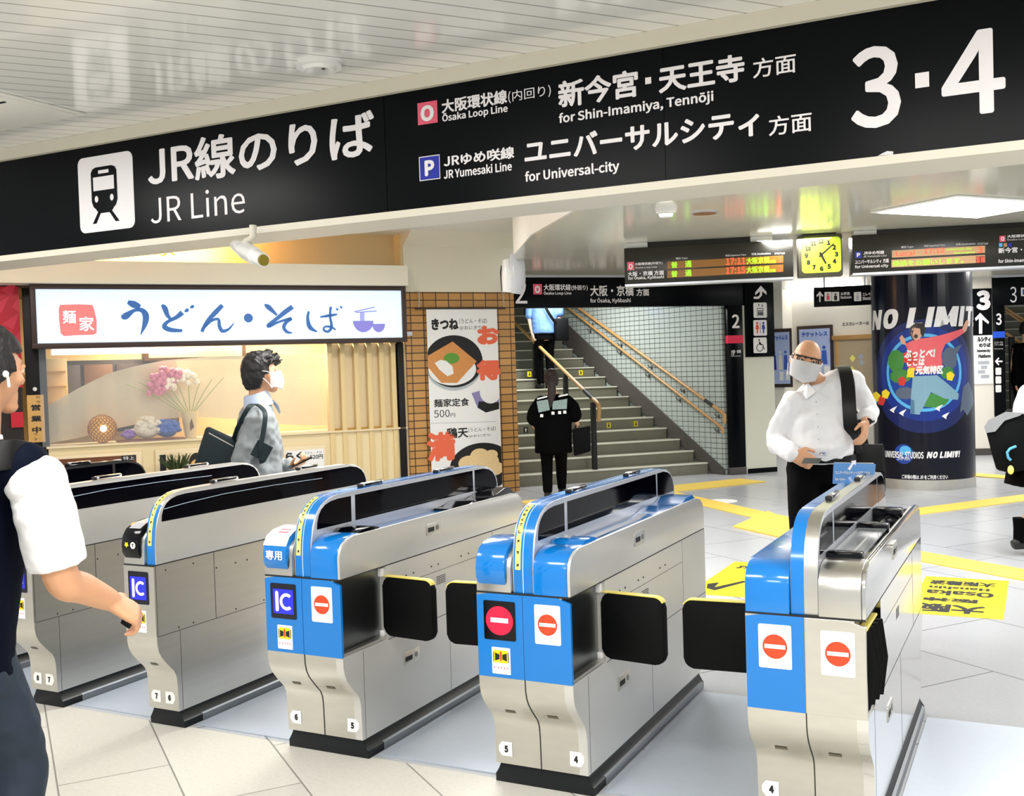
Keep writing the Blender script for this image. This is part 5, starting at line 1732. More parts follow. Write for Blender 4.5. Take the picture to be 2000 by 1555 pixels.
for s_, x0, x1, yb, yt, m, L_ in (('Local', 1750, 1787, (501, 499), 491, 'led_orange', L1), ('17:12', 1805, 1845, (496, 494), 485.5, 'led_orange', L1), ('Universal-city', 1848, 1898, (491, 488), 485.5, 'led_green', L1), ('Sakurajima', 1863, 1904, (497, 495.5), 492, 'led_green', L1), ('3', 1909, 1919.5, 494.5, 482, 'led_orange', L1), ('乗換をお願いします。', 1743, 1882, (521, 514), 509.5, 'led_green', L2), ('SⅡ', 1907, 1922, 512.5, 502, 'led_orange', L2)):
    ptext(T, s_, x0, x1, yb, yt, m, OFF-.001, .010, parent=L_)
o = sq(T, (1952, 461, 1964, 472), 'pink', OFF, F=BRD, label='pink square line symbol with letter O')
ptext(T, 'O', 1955, 1962, 470.5, 462.5, 'sign_letter', OFF-.001, .02, parent=o)
dt('大阪環状線', 1967, 2010, (465, 463), 459)
dt('Ōsaka Loop', 1967, 2006, (471, 469), 466.5, bold=0)
for x, m in ((1951, 'poster_glow'), (1960, 'rail_wood'), (1969, 'line_blue')):
    sq(T, (x, 475, x+7, 482), m, OFF, F=BRD)
dt('新今宮・天王寺', 1950, 2040, (496, 490), 485)
dt('for Shin-Imamiya, Tennōji', 1950, 2045, (517, 510), 508)
# clock
a, b = BRD.px(1559.5, 539, -.05), BRD.px(1645, 460, -.05)
zc0, zc1 = BRD.px(1602, 540, -.05)[1], BRD.px(1602, 458, -.05)[1]
T = Thing('station_clock', 'square clock with a lit yellow green face hanging between the departure boards', 'clock', BRD, (a[0], -.05, zc0))
T.part('housing', MB().box(a[0], b[0], -.05, .1, zc0, zc1, .012), 'clock_body')
T.part('mounting', MB().box(a[0]+.05, b[0]-.05, -.02, .08, zc1, 2.6995), 'board_face')
cu, cz = BRD.px(1604, 498, -.052)
hw = (b[0]-a[0])*.44
T.part('dial', MB().prism(rrect(cu-hw, cu+hw, cz-hw*.93, cz+hw*.93, .035), -.054, -.049, 'y'), 'clock_face', ang=None)
for k in range(1, 13):
    t = math.pi/2-k*math.pi/6
    r = hw*.78
    x, z = cu+r*math.cos(t)*.98, cz+r*math.sin(t)*.93
    w = .016 if k < 10 else .024
    T.part('lettering', text_mesh(str(k), x-w, x+w, z-.022, z+.022, -.0555, .03), 'ink', ang=None)
for nm, deg, ln, w in (('hour_hand', 5.15*30, .52, .012), ('minute_hand', 8.2*6, .86, .008)):
    t = math.radians(90-deg)
    dx, dz = math.cos(t), math.sin(t)
    T.part(nm, MB().flat([(cu-dx*hw*.15-dz*w, -.0565, cz-dz*hw*.15+dx*w), (cu+dx*hw*ln-dz*w*.6, -.0565, cz+dz*hw*ln+dx*w*.6), (cu+dx*hw*ln+dz*w*.6, -.0565, cz+dz*hw*ln-dx*w*.6), (cu-dx*hw*.15+dz*w, -.0565, cz-dz*hw*.15-dx*w)]), 'ink', ang=None)
# ------------------------------------------------------------------ hall ceiling fittings
lp = Frame((-.5, 9.0), math.radians(37))
T = Thing('ceiling_lamp', 'bright square lamp panel in the hall ceiling at upper right', 'ceiling lamp', lp, (0, 0, 2.69))
T.part('frame', MB().box(-.6, .6, -.42, .42, 2.688, 2.6995, .003), 'white')
T.part('diffuser', MB().box(-.56, .56, -.38, .38, 2.682, 2.69, .002), 'lamp_glow')
p = onz(1301, 412, 2.68)
single('smoke_detector', MB().cyl((p.x, p.y), .075, 2.67, 2.6999, 24, .085).cyl((p.x, p.y), .045, 2.635, 2.67, 24, .06), 'white', 'small white smoke detector on the hall ceiling left of the recessed lamp', 'detector', base=(p.x, p.y, 2.64))
p = onz(1376, 418, 2.69)
T = Thing('recessed_downlight', 'round brown recessed lamp in the hall ceiling under the big sign', 'downlight', base=(p.x, p.y, 2.69))
T.part('ring', MB().cyl((p.x, p.y), .105, 2.692, 2.6999, 32), 'aluminium')
T.part('bowl', MB().cyl((p.x, p.y), .09, 2.690, 2.6935, 32), mat('bronze', '#8b5a33', .4, .3))
# white wrapped speaker by the platform 2 sign
d = 11.3
c = at(1004, 540, d)
SPK = Frame((c.x, c.y), math.radians(60))
T = Thing('wall_speaker', 'white plastic wrapped speaker box hanging beside the platform 2 sign', 'speaker', SPK, (0, 0, c.z))
a, b = SPK.px(983, 571, 0), SPK.px(1021, 508, 0)
T.part('box', MB().loft([((a[0]+.05, .05, b[1]), .05, .09), ((a[0]+.07, .03, (a[1]+b[1])/2), .085, .13), ((a[0]+.05, .04, a[1]), .06, .10)], 20, (1, 0, 0), 3), 'white_gloss')
T.part('plastic_cover', MB().loft([((a[0]+.15, .0, b[1]+.05), .07, .08), ((a[0]+.15, -.02, b[1]-.05), .09, .11), ((a[0]+.16, -.01, a[1]+.12), .085, .12), ((a[0]+.14, .0, a[1]-.02), .06, .1)], 14, (1, 0, 0), 3), 'clear_plastic' if 'clear_plastic' in MATS else mat('clear_plastic', '#e8ecf4', .15, alpha=.6))
T.part('ceiling_arm', MB().tube([(a[0]+.12, .02, b[1]-.02), (a[0]+.12, .02, 2.699)], .018, 8), 'aluminium')
T.part('cable', MB().tube([(a[0]-.005, .05, b[1]-.05), (a[0]-.02, .05, b[1]-.12), (a[0]-.01, .06, a[1]+.02)], .008, 6), 'black_matt')
# security camera under the big sign
T = Thing('security_camera', 'white bullet security camera on a bent arm under the big sign', 'camera', base=tuple(at(485, 466, 4.6)))
D_ = 4.6
J = lambda x, y, dd=0: at(x, y, D_+dd)
T.part('arm', MB().tube([J(494, 440), J(494, 462), J(488, 468), J(481, 470), J(478, 480)], [.016, .016, .015, .014, .02], 12), 'cream_trim')
ax = (J(512, 506, -.12)-J(456, 478, .1))
T.part('body', MB().loft([(J(456, 477, .1), .012, .012), (J(459, 479, .09), .022, .024), (J(480, 490, 0), .036, .038), (J(498, 500, -.08), .034, .036)], 20, (1, 0, 0), 2.6), 'white_gloss')
T.part('sun_hood', MB().loft([(J(497, 499, -.08), .030, .032), (J(514, 508, -.14), .029, .031)], 20, (1, 0, 0)), 'white')
T.part('lens', MB().loft([(J(513.5, 507.5, -.138), .024, .026), (J(516, 509, -.148), .022, .024)], 20, (1, 0, 0)), mat('lens_amber', '#8a7a14', .1))
# ------------------------------------------------------------------ floor markings
_sz = [0]


def strip(lab, p, q, w, group):
    _sz[0] += .0012
    a, b = onz(*p, 0), onz(*q, 0)
    d = (b-a).normalized()
    n_ = Vector((-d.y, d.x, 0))*w/2
    pts = [a-n_, b-n_, b+n_, a+n_]
    return single('tactile_strip', MB().prism([(v.x, v.y) for v in pts], .0005, .005+_sz[0], 'z'), 'tactile', lab, 'tactile paving', base=tuple(a), group=group, ang=None)


strip('yellow tactile strip running from the stairs towards the bald man', (1290, 962), (1600, 1033), .32, 'tactile strips')
strip('yellow tactile strip crossing behind the nearest gate towards the girl', (1700, 1012), (2060, 965), .32, 'tactile strips')
strip('yellow tactile strip at the right edge behind the yellow floor sign', (1700, 1070), (2060, 1135), .32, 'tactile strips')
strip('faint yellow tactile strip far behind the girl', (1860, 925), (2040, 938), .3, 'tactile strips')
strip('wide yellow tactile mat at the foot of the platform 2 stairs', (1030, 985), (1470, 939), .5, 'tactile strips')
single('tactile_plate', MB().prism([(v.x, v.y) for v in [onz(*p, 0) for p in ((1432, 1030), (1500, 1000), (1600, 1045), (1520, 1050))]], .0005, .0125, 'z'), 'tactile', 'yellow diamond warning plate on the floor left of the bald man', 'tactile paving', base=tuple(onz(1520, 1030, 0)), group='tactile strips', ang=None)


def floor_sign(lab, pts, rows, arrow=None):
    q = [onz(*p, 0) for p in pts]
    x0, x1 = (q[0].x+q[3].x)/2, (q[1].x+q[2].x)/2
    y0, y1 = (q[2].y+q[3].y)/2, (q[0].y+q[1].y)/2
    T = Thing('floor_sign', lab, 'floor sign', base=((x0+x1)/2, (y0+y1)/2, 0), group='yellow floor signs beyond the gates')
    T.part('sheet', MB().box(x0, x1, y0, y1, .0005, .002), 'yellow', ang=None)
    w, h = x1-x0, y1-y0
    up = Matrix(((1, 0, 0, 0), (0, 0, 1, 0), (0, 1, 0, 0), (0, 0, 0, 1)))
    for s_, a0, a1, b0, b1 in rows:
        me = text_mesh(s_, x0+w*a0, x0+w*a1, y0+h*b0, y0+h*b1, .003, .02, flip=True)
        me.transform(up)
        T.part('lettering', me, 'ink', ang=None)
    if arrow:
        T.part('arrow', MB().flat([(x0+w*a_, y0+h*b_, .003) for a_, b_ in arrow]), 'ink', ang=None)


floor_sign('yellow floor sign with upside down black writing right of the nearest gate', ((1808, 1125), (1972, 1136), (1958, 1210), (1772, 1198)),
           [('大阪', .08, .80, .06, .26), ('阪神', .1, .7, .32, .42), ('Osaka', .1, .86, .48, .62), ('Hanshin', .1, .8, .65, .73), ('大阪難波', .08, .86, .77, .9)])
floor_sign('yellow floor sign with a dark arrow between the two blue gates and the nearest gate', ((1400, 1098), (1600, 1104), (1580, 1172), (1375, 1166)),
           [('のりば', .1, .45, .78, .88)], ((.05, .28), (.14, .34), (.16, .20), (.34, .42), (.40, .42), (.20, .12), (.10, .16)))
p = onz(1410, 979, 0)
single('floor_mark', MB().cyl((p.x, p.y), .17, .0005, .003, 24), 'white', 'round pale mark on the floor near the yellow tactile strip', 'floor mark', base=tuple(p))
p = onz(1530, 986, 0)
single('floor_mark', MB().cyl((p.x, p.y), .13, .0005, .002, 24), 'aluminium', 'round grey floor lid left of the bald man', 'floor lid', base=tuple(p))
# folded sign on the nearest gate
E0 = Frame((GX['E'], GY), math.pi/2)
T = Thing('gate_sign', 'small folded blue sign standing on the hood of the nearest gate', 'sign', E0, (.18, 1.3, 1.058))
d = [E0.I @ (CAM+ray(x, y)*((GY+1.33)/ray(x, y).y)) for x, y in ((1626, 945), (1706, 948), (1710, 907), (1628, 904))]
mb = MB()
A_ = [mb.bm.verts.new((p.x, 1.33, p.z)) for p in d]
B_ = [mb.bm.verts.new((p.x, 1.337, p.z)) for p in d]
mb._rings([A_, B_])
T.part('front_sheet', mb, mat('sign_sky', '#5d92cc', .35), ang=None)
zt_ = d[3].z
T.part('rear_sheet', MB().prism([(1.338, zt_), (1.348, zt_), (1.44, d[0].z), (1.43, d[0].z)], d[0].x+.006, d[1].x, 'x'), 'white', ang=None)
cx_ = (d[0].x+d[1].x)/2
T.part('arrow', MB().flat([(cx_+a*.02, 1.3285, d[0].z+.083+b*.02) for a, b in ((-1, -.9), (-.5, -1.2), (.3, .2), (.7, -.1), (.8, 1), (-.3, .8), (.0, .5))]), 'sign_letter', ang=None)
for s_, z_, h_ in (('ユニバーサルシティへは3番のりば', .042, .014), ('for Universal City > Track 3', .012, .014)):
    T.part('lettering', text_mesh(s_, d[0].x+.012, d[1].x-.012, d[0].z+z_, d[0].z+z_+h_, 1.3285, .01), 'sign_letter', ang=None)
# ------------------------------------------------------------------ people
mat('skin', '#d9a27c', .5, var=.04, scale=25)
mat('skin_pale', '#e6b896', .5)
mat('hair_black', '#100d0d', .5, bump=.5, scale=80)
mat('hair_brown', '#1c0c0a', .5, bump=.5, scale=80)
mat('hair_grey', '#35332f', .55, bump=.5, scale=80)
mat('shirt_white', '#f3f3f5', .65, bump=.25, scale=7)
mat('shirt_blue', '#5f84c4', .65, bump=.3, scale=8)
mat('shirt_paleblue', '#c6d4ee', .6)
mat('jacket_grey', '#8d9396', .7, bump=.4, scale=9)
mat('trousers_black', '#050507', .8, bump=.2, scale=9, spec=.06)
mat('jeans_navy', '#1b2a3a', .75, var=.3, scale=12)
mat('vest_navy', '#060c1c', .8, spec=.08)
mat('cloth_black', '#050506', .8, bump=.2, scale=9, spec=.06)
mat('cloth_print', '#8ea39f', .7, var=.3, scale=60)
mat('mask_white', '#fbfcfc', .6)
mat('leather_black', '#0a0a0b', .4, spec=.3)
mat('bag_black', '#07090b', .7, spec=.12, bump=.2, scale=12)
mat('bag_slate', '#1d2a2e', .6, spec=.3, bump=.2, scale=10)
mat('bag_grey', '#8f9296', .6)
mat('lens_shadow', '#120d0a', .1, alpha=.5)  # dark film standing in for the shadow over the eyes
mat('eye_white', '#efece6', .3)
mat('shoe_black', '#0b0b0c', .35)


def fuse(mb, voxel=.009, smooth=2, amp=0, freq=9, seed=0, name='body'):
    """weld overlapping shapes into one continuous skin"""
    bmesh.ops.recalc_face_normals(mb.bm, faces=mb.bm.faces)
    me = bpy.data.meshes.new(name)
    mb.bm.to_mesh(me)
    mb.bm.free()
    o = bpy.data.objects.new('tmp', me)
    COL.objects.link(o)
    md = o.modifiers.new('r', 'REMESH')
    md.mode = 'VOXEL'
    md.voxel_size = voxel
    dg = bpy.context.evaluated_depsgraph_get()
    dg.update()
    res = bpy.data.meshes.new_from_object(o.evaluated_get(dg))
    bpy.data.objects.remove(o)
    bpy.data.meshes.remove(me)
    bm = bmesh.new()
    bm.from_mesh(res)
    for _ in range(smooth):
        bmesh.ops.smooth_vert(bm, verts=bm.verts, factor=.5, use_axis_x=True, use_axis_y=True, use_axis_z=True)
    if amp:
        bm.normal_update()
        for v in bm.verts:
            p = v.co*freq+Vector((seed, seed*2.3, 0))
            n_ = noise.noise(Vector((p.x, p.y, p.z*.6)))+.5*noise.noise(p*2.1)
            v.co += v.normal*amp*n_
    bm.to_mesh(res)
    bm.free()
    res.name = name
    res.polygons.foreach_set('use_smooth', [True]*len(res.polygons))
    return res


def limb(mb, pts, radii, n=14):
    """smooth tapered limb through joints"""
    P_ = [Vector(p) for p in pts]
    R_ = list(radii)
    out, ro = [], []
    for i in range(len(P_)-1):
        p0, p1, p2, p3 = P_[max(i-1, 0)], P_[i], P_[i+1], P_[min(i+2, len(P_)-1)]
        for k in range(6):
            t = k/6
            out.append(.5*(2*p1+(p2-p0)*t+(2*p0-5*p1+4*p2-p3)*t*t+(3*p1-p0-3*p2+p3)*t**3))
            ro.append(R_[i]+(R_[i+1]-R_[i])*t)
    out.append(P_[-1])
    ro.append(R_[-1])
    mb.tube(out, ro, n)
    mb.ball(P_[0], R_[0], 12)
    mb.ball(P_[-1], R_[-1], 12)


def basis(fwd, up=(0, 0, 1), roll=0):
    f = Vector(fwd).normalized()
    r = f.cross(Vector(up)).normalized()
    u = r.cross(f)
    m_ = Matrix((r, f, u)).transposed().to_4x4()
    return m_ @ Matrix.Rotation(roll, 4, 'Y')


def head_shape(mb, M, s=1):
    """head with jaw, nose, brow, lips and ears; local x right, y forward, z up"""
    b = MB()
    bmesh.ops.create_uvsphere(b.bm, u_segments=28, v_segments=20, radius=1)
    for v in b.bm.verts:
        x, y, z = v.co
        if z > 0:
            q = max(1e-6, math.hypot(x, y))**-.2
            x, y = x*q, y*q
        X, Y, Z = .074*x, .094*y, .114*z
        if z < 0:
            X *= 1-.34*(-z)**1.4
            if y < 0:
                Y *= 1-.45*(-z)**1.2
            else:
                Y *= 1-.10*(-z)**2
        else:
            Y -= .010*z
        if y > .75:
            Y *= .985
        v.co = (X, Y, Z)
    b.loft([((0, .080, .026), .007, .008), ((0, .092, .0), .009, .010), ((0, .104, -.020), .013, .013), ((0, .096, -.031), .015, .010)], 12, (1, 0, 0))
    b.loft([((-.045, .070, .030), .010, .008, (0, 0, 1)), ((0, .083, .032), .011, .010, (0, 0, 1)), ((.045, .070, .030), .010, .008, (0, 0, 1))], 10)
    b.loft([((-.024, .074, -.056), .006, .006, (0, 0, 1)), ((0, .0815, -.054), .010, .0085, (0, 0, 1)), ((.024, .074, -.056), .006, .006, (0, 0, 1))], 10)
    b.ball((0, .064, -.092), (.030, .025, .020), 14)
    b.ball((0, .060, -.070), (.036, .026, .024), 14)
    for sx in (1, -1):
        b.ball((sx*.0745, -.008, -.004), (.010, .020, .032), 12, Matrix.Rotation(.35*sx, 4, 'Z'))
        b.ball((sx*.043, .055, -.018), (.022, .026, .02), 12)
    b.xf(M @ Matrix.Scale(s, 4))
    me = bpy.data.meshes.new('h')
    b.bm.to_mesh(me)
    mb.bm.from_mesh(me)
    bpy.data.meshes.remove(me)
    b.bm.free()


def eyes(T, M, parent, s=1):
    for sx in (1, -1):
        e = T.part('eye', MB().ball(M @ Vector((sx*.031*s, .079*s, .010*s)), .0125*s, 12).xf(Matrix.Identity(4)), 'eye_white', parent)
        T.part('eyelid', MB().loft([(M @ Vector((sx*.047*s, .073*s, .0135*s)), .006*s, .007*s, M.to_3x3() @ UP), (M @ Vector((sx*.031*s, .0865*s, .0185*s)), .008*s, .009*s, M.to_3x3() @ UP), (M @ Vector((sx*.016*s, .084*s, .0135*s)), .006*s, .006*s, M.to_3x3() @ UP)], 10), 'skin', e)
        T.part('eyelid', MB().loft([(M @ Vector((sx*.047*s, .072*s, .003*s)), .005*s, .006*s, M.to_3x3() @ UP), (M @ Vector((sx*.031*s, .0845*s, -.0005*s)), .007*s, .008*s, M.to_3x3() @ UP), (M @ Vector((sx*.016*s, .083*s, .004*s)), .005*s, .006*s, M.to_3x3() @ UP)], 10), 'skin', e)
        T.part('iris', MB().ball(M @ Vector((sx*.031*s, .0875*s, .010*s)), .0062*s, 10), 'hair_black', e)


def mask(T, M, parent, s=1):
    mb = MB()
    rows = []
    for j in range(9):
        t = j/8
        row = []
        for i in range(17):
            a = (i/8-1)
            ph = a*math.radians(72)
            z = -.100+.112*t-.012*abs(a)*(1-t)*-1
            bul = math.cos(a*1.5)**2
            r = .084-.012*(1-t)**1.5
            y = .030+(.078+.018*bul*math.sin(math.pi*min(1, t*.9+.05)))*math.cos(ph)**.8 if abs(a) < .99 else .03
            row.append(mb.bm.verts.new(M @ (Vector((r*math.sin(ph)*1.02, y, z*(1-.15*abs(a))))*s)))
        rows.append(row)
    for A_, B_ in zip(rows, rows[1:]):
        for i in range(16):
            mb.bm.faces.new((A_[i], A_[i+1], B_[i+1], B_[i]))
    bmesh.ops.solidify(mb.bm, geom=mb.bm.faces[:], thickness=.003)
    m_ = T.part('face_mask', mb, 'mask_white', parent, ang=60)
    for sx in (1, -1):
        for z0, z1 in ((.0, .018), (-.082, -.022)):
            T.part('ear_loop', MB().tube([M @ (Vector((sx*.079, .036, z0))*s), M @ (Vector((sx*.084, .015, (z0+z1)/2+.004))*s), M @ (Vector((sx*.087, -.012, z1))*s)], .0022, 6), 'mask_white', m_)
    return m_


def hand(mb, W, d, palm, side, curl=.5, s=1, spread=.12):
    """palm and five bent fingers. d: finger direction, palm: palm normal, side: towards the thumb"""
    d = Vector(d).normalized()
    pn = Vector(palm)
    pn = (pn-d*pn.dot(d)).normalized()
    sd = d.cross(pn)
    if sd.dot(Vector(side)) < 0:
        sd = -sd
    W = Vector(W)
    mb.loft([(W-d*.012*s, .026*s, .019*s, sd), (W+d*.02*s, .034*s, .017*s, sd), (W+d*.06*s, .041*s, .015*s, sd), (W+d*.085*s, .039*s, .012*s, sd)], 16, sq=2.6)
    for k, (off, ln) in enumerate(((.029, .072), (.010, .080), (-.010, .074), (-.028, .058))):
        p = W+d*.080*s+sd*off*s
        a = 0
        dirv = (d+sd*spread*(off/.03)*.5).normalized()
        pts = [p-d*.012*s, p]
        c = curl*(1+.08*k)
        for seg in (.42, .33, .25):
            a += c*(1.0 if seg > .4 else 1.05)
            v = dirv*math.cos(a)+pn*math.sin(a)
            p = p+v*ln*seg*s
            pts.append(p)
        mb.tube(pts, [.0095*s, .0095*s, .0088*s, .008*s, .0068*s], 10)
        mb.ball(pts[-1], .0068*s, 8)
    p = W+d*.022*s+sd*.026*s
    v1 = (d*.55+sd*.75+pn*.25).normalized()
    v2 = (d*.85+sd*.2+pn*(.3+.4*curl)).normalized()
    pts = [W+d*.012*s+sd*.01*s, p, p+v1*.036*s, p+v1*.036*s+v2*.030*s, p+v1*.036*s+v2*.052*s]
    mb.tube(pts, [.016*s, .015*s, .0115*s, .0100*s, .008*s], 10)
    mb.ball(pts[-1], .008*s, 8)


def shoe(T, ankle, fwd, parent, m='shoe_black', ln=.26):
    f = Vector((fwd[0], fwd[1], 0)).normalized()
    a = Vector(ankle)
    sd = f.cross(Vector((0, 0, 1)))
    z = a.z-.085
    b = MB()
    b.loft([(a-f*.06+Vector((0, 0, z+.035-a.z)), .032, .034, sd), (a-f*.03+Vector((0, 0, z+.045-a.z)), .042, .044, sd), (a+f*.06+Vector((0, 0, z+.04-a.z)), .046, .038, sd), (a+f*.13+Vector((0, 0, z+.03-a.z)), .048, .029, sd), (a+f*.185+Vector((0, 0, z+.024-a.z)), .03, .02, sd)], 18, sq=2.4)
    b.loft([(a+Vector((0, 0, -.05)), .042, .05, sd), (a+Vector((0, 0, .01)), .04, .046, sd)], 14)
    return T.part('shoe', fuse(b, .008, 2, name='shoe'), m, parent)


def torso_secs(hip, chest, neck, side, hw=.17, cw=.19, hd=.115, cd=.115, waist=None, belly=0, fwd=None, shoulder=.17):
    """elliptical sections from hips to the neck base"""
    hip, chest, neck = Vector(hip), Vector(chest), Vector(neck)
    w = waist or (hw*.55+cw*.4)
    f = Vector(fwd or (0, 0, 0))
    mid = hip.lerp(chest, .5)
    return [(hip-(chest-hip)*.22, hw*.92, hd*.9, side), (hip, hw, hd, side), (hip.lerp(chest, .3)+f*belly*.7, hw*.97, hd*1.0+belly*.7, side), (mid+f*belly, w, hd*.95+belly, side), (hip.lerp(chest, .8)+f*belly*.4, cw*.97, cd+belly*.3, side), (chest, cw, cd, side),
            (chest.lerp(neck, .45), shoulder, cd*.82, side), (chest.lerp(neck, .75), shoulder*.72, cd*.66, side), (neck, .068, .062, side), (neck+(neck-chest)*.12, .056, .054, side)]


def hair_cap(M, s, low_back, low_front, low_side, thick=.012, tuft=.006, seed=1, top=9):
    """hair shell following the skull"""
    b = MB()
    bmesh.ops.create_uvsphere(b.bm, u_segments=40, v_segments=28, radius=1)
    kill = []
    for v in b.bm.verts:
        x, y, z = v.co
        lim = low_back if y < -.25 else (low_side if y < .35 else low_front)
        if y >= -.25 and y < .35:
            k = (y+.25)/.6
            lim = low_back*(1-k)**2+low_side*(1-(1-k)**2)
        if z < lim or z > top+.4*y:
            kill.append(v)
        xx, yy = x, y
        if z > 0:
            q = max(1e-6, math.hypot(x, y))**-.2
            xx, yy = x*q, y*q
        X, Y, Z = .077*xx, .097*yy-.008*max(0, z), .117*z
        n_ = noise.noise(Vector((x*5+seed, y*5, z*5)))+.7*noise.noise(Vector((x*13, y*13+seed, z*9)))
        g = 1+(thick+tuft*n_)/.1
        v.co = (X*g, Y*g, Z*g)
    bmesh.ops.delete(b.bm, geom=kill, context='VERTS')
    bmesh.ops.solidify(b.bm, geom=b.bm.faces[:], thickness=.02)
    b.xf(M @ Matrix.Scale(s, 4))
    return b


def strap(mb, pts, w, th, ref):
    """flat webbing band through points, wide across ref"""
    P_ = [Vector(p) for p in pts]
    secs = []
    for i in range(len(P_)-1):
        p0, p1, p2, p3 = P_[max(i-1, 0)], P_[i], P_[i+1], P_[min(i+2, len(P_)-1)]
        for k in range(5):
            t = k/5
            secs.append(.5*(2*p1+(p2-p0)*t+(2*p0-5*p1+4*p2-p3)*t*t+(3*p1-p0-3*p2+p3)*t**3))
    secs.append(P_[-1])
    mb.loft([(p, w/2, th/2, ref) for p in secs], 10, sq=5)
    return mb



UP = Vector((0, 0, 1))


def dirs(px_):
    """horizontal away / right directions seen at a pixel column"""
    f = ray(px_, 700)
    f.z = 0
    f.normalize()
    return f, Vector((f.y, -f.x, 0))


def person(lab, base, group=None):
    return Thing('person', lab, 'person', base=base)


# ---------------------------------------------------------------- 1 bald man facing us
D0 = 5.75
A_, Rr = dirs(1600)


def J(x, y, dd=0):
    return at(x, y, D0+dd)


feet = J(1590, 900)
T = person('bald man in a white shirt, glasses and mask walking towards the nearest gate', (feet.x, feet.y, 0))
hc = J(1574, 706)
face = (-A_+Rr*.10-UP*.06).normalized()
HM = Matrix.Translation(hc) @ basis(face, roll=math.radians(-15))
hipc, chest, neck = J(1603, 905, .03), J(1600, 800, .03), J(1597, 752, .02)
shR, shL = J(1543, 788, .02), J(1664, 748, .03)
elR, wrR = J(1519, 862, .02), J(1548, 889, -.22)
elL, wrL = J(1697, 800, .05), J(1690, 826, -.14)
hR, hL = hipc-Rr*.085, hipc+Rr*.085
ft_z = .085
ankR, ankL = Vector((hR.x, hR.y, ft_z))-A_*.16-Rr*.02, Vector((hL.x, hL.y, ft_z))+A_*.16+Rr*.0
knR, knL = hR.lerp(ankR, .48)-A_*.09, hL.lerp(ankL, .48)-A_*.03
b = MB()
head_shape(b, HM, 1.02)
b.loft([(HM @ Vector((0, -.012, -.05)), .056, .060, Rr), (neck+UP*.01, .058, .060, Rr), (neck-UP*.06, .09, .075, Rr)], 16)
b.loft(torso_secs(hipc, chest, neck, Rr, .145, .16, .10, .10, belly=.02, fwd=-A_), 20)
for pts, rr in (((shR, elR, wrR), (.045, .04, .028)), ((shL, elL, wrL), (.045, .04, .029)), ((hR, knR, ankR), (.075, .055, .038)), ((hL, knL, ankL), (.075, .055, .038))):
    limb(b, pts, rr)
hand(b, wrR, J(1575, 899, -.25)-wrR, A_*.9-UP*.3, UP, .85, 1.08)
hand(b, wrL, J(1686, 872, -.22)-wrL, -Rr+A_*.3, -A_, .35, 1.0)
body = T.part('body', fuse(b, .0062, 2, name='body'), 'skin', ang=None)
eyes(T, HM, body, 1.02)
mask(T, HM @ Matrix.Translation((0, 0, -.008)), body, 1.03)
# short hair at the sides and back
b = hair_cap(HM, 1.0, -.40, 2, -.1, .001, .001, 3, top=.30)
hb = T.part('hair', fuse(b, .007, 1, name='hair'), 'hair_grey', body)
g = MB()
gl = T.part('glasses', g.tube([HM @ Vector((x, .094-abs(x)*.25, .027)) for x in (-.068, -.05, -.03, -.012, 0, .012, .03, .05, .068)], .0042, 6), 'hair_black', body)
for sx in (1, -1):
    T.part('lens', MB().flat([HM @ Vector((sx*(.034+.024*math.cos(t)), .0965-.008*abs(math.cos(t)), .012+.016*math.sin(t))) for t in [k*math.pi/8 for k in range(16)]]), 'lens_shadow', gl, ang=None)
    T.part('lens_rim', MB().tube([HM @ Vector((sx*(.034+.025*math.cos(t)), .096-.008*abs(math.cos(t)), .012+.017*math.sin(t))) for t in [k*math.pi/8 for k in range(17)]], .0032, 6, False), 'hair_black', gl)
    T.part('temple', MB().tube([HM @ Vector((sx*.066, .078, .026)), HM @ Vector((sx*.080, .03, .024)), HM @ Vector((sx*.083, -.02, .012))], .0025, 6), 'hair_black', gl)
b = MB()
b.loft([(hipc+UP*.045-A_*.012, .172, .140, Rr), (hipc+UP*.075-A_*.02, .184, .152, Rr), (hipc.lerp(chest, .35)-A_*.05, .178, .165, Rr), (hipc.lerp(chest, .7)-A_*.03, .178, .15, Rr), (chest, .185, .128, Rr), (chest.lerp(neck, .5), .165, .105, Rr), (chest.lerp(neck, .8), .12, .085, Rr), (neck+UP*.004, .070, .068, Rr)], 24)
limb(b, (neck+Rr*.04-UP*.03, shL.lerp(neck, .35)+UP*.012, shL), (.07, .072, .07))
limb(b, (shR+Rr*.02, shR.lerp(elR, .5)-Rr*.004, elR, elR.lerp(wrR, .6), wrR.lerp(elR, .04)), (.072, .068, .06, .05, .041))
limb(b, (shL-Rr*.03, shL.lerp(elL, .5), elL, elL.lerp(wrL, .55), wrL.lerp(elL, .25)), (.070, .064, .056, .05, .045))
sh = T.part('shirt', fuse(b, .009, 2, .012, 12, 2, 'shirt'), 'shirt_white', body, ang=None)
for sx in (1, -1):
    p = neck
    c = MB()
    c.flat([p+Rr*sx*.066+UP*.034+A_*.02, p+Rr*sx*.05+UP*.018-A_*.055, p+Rr*sx*.010-UP*.035-A_*.098, p+Rr*sx*.062-UP*.075-A_*.098, p+Rr*sx*.088-UP*.022-A_*.03])
    bmesh.ops.solidify(c.bm, geom=c.bm.faces[:], thickness=.004)
    T.part('collar', c, 'shirt_white', sh, ang=None)
q = chest-A_*.148
for k in range(4):
    p = J(1594+k*1.6, 785+24*k, -.155-.012*min(k, 2))
    T.part('button', MB().ball(p, (.005, .005, .005), 8), 'aluminium', sh)
b = MB()
b.loft([(hipc+UP*.055-A_*.012, .180, .150, Rr), (hipc-UP*.0, .182, .145, Rr), (hipc-UP*.10, .175, .13, Rr)], 20)
limb(b, (hR-UP*.03, knR, ankR), (.105, .075, .062))
limb(b, (hL-UP*.03, knL, ankL), (.105, .075, .062))
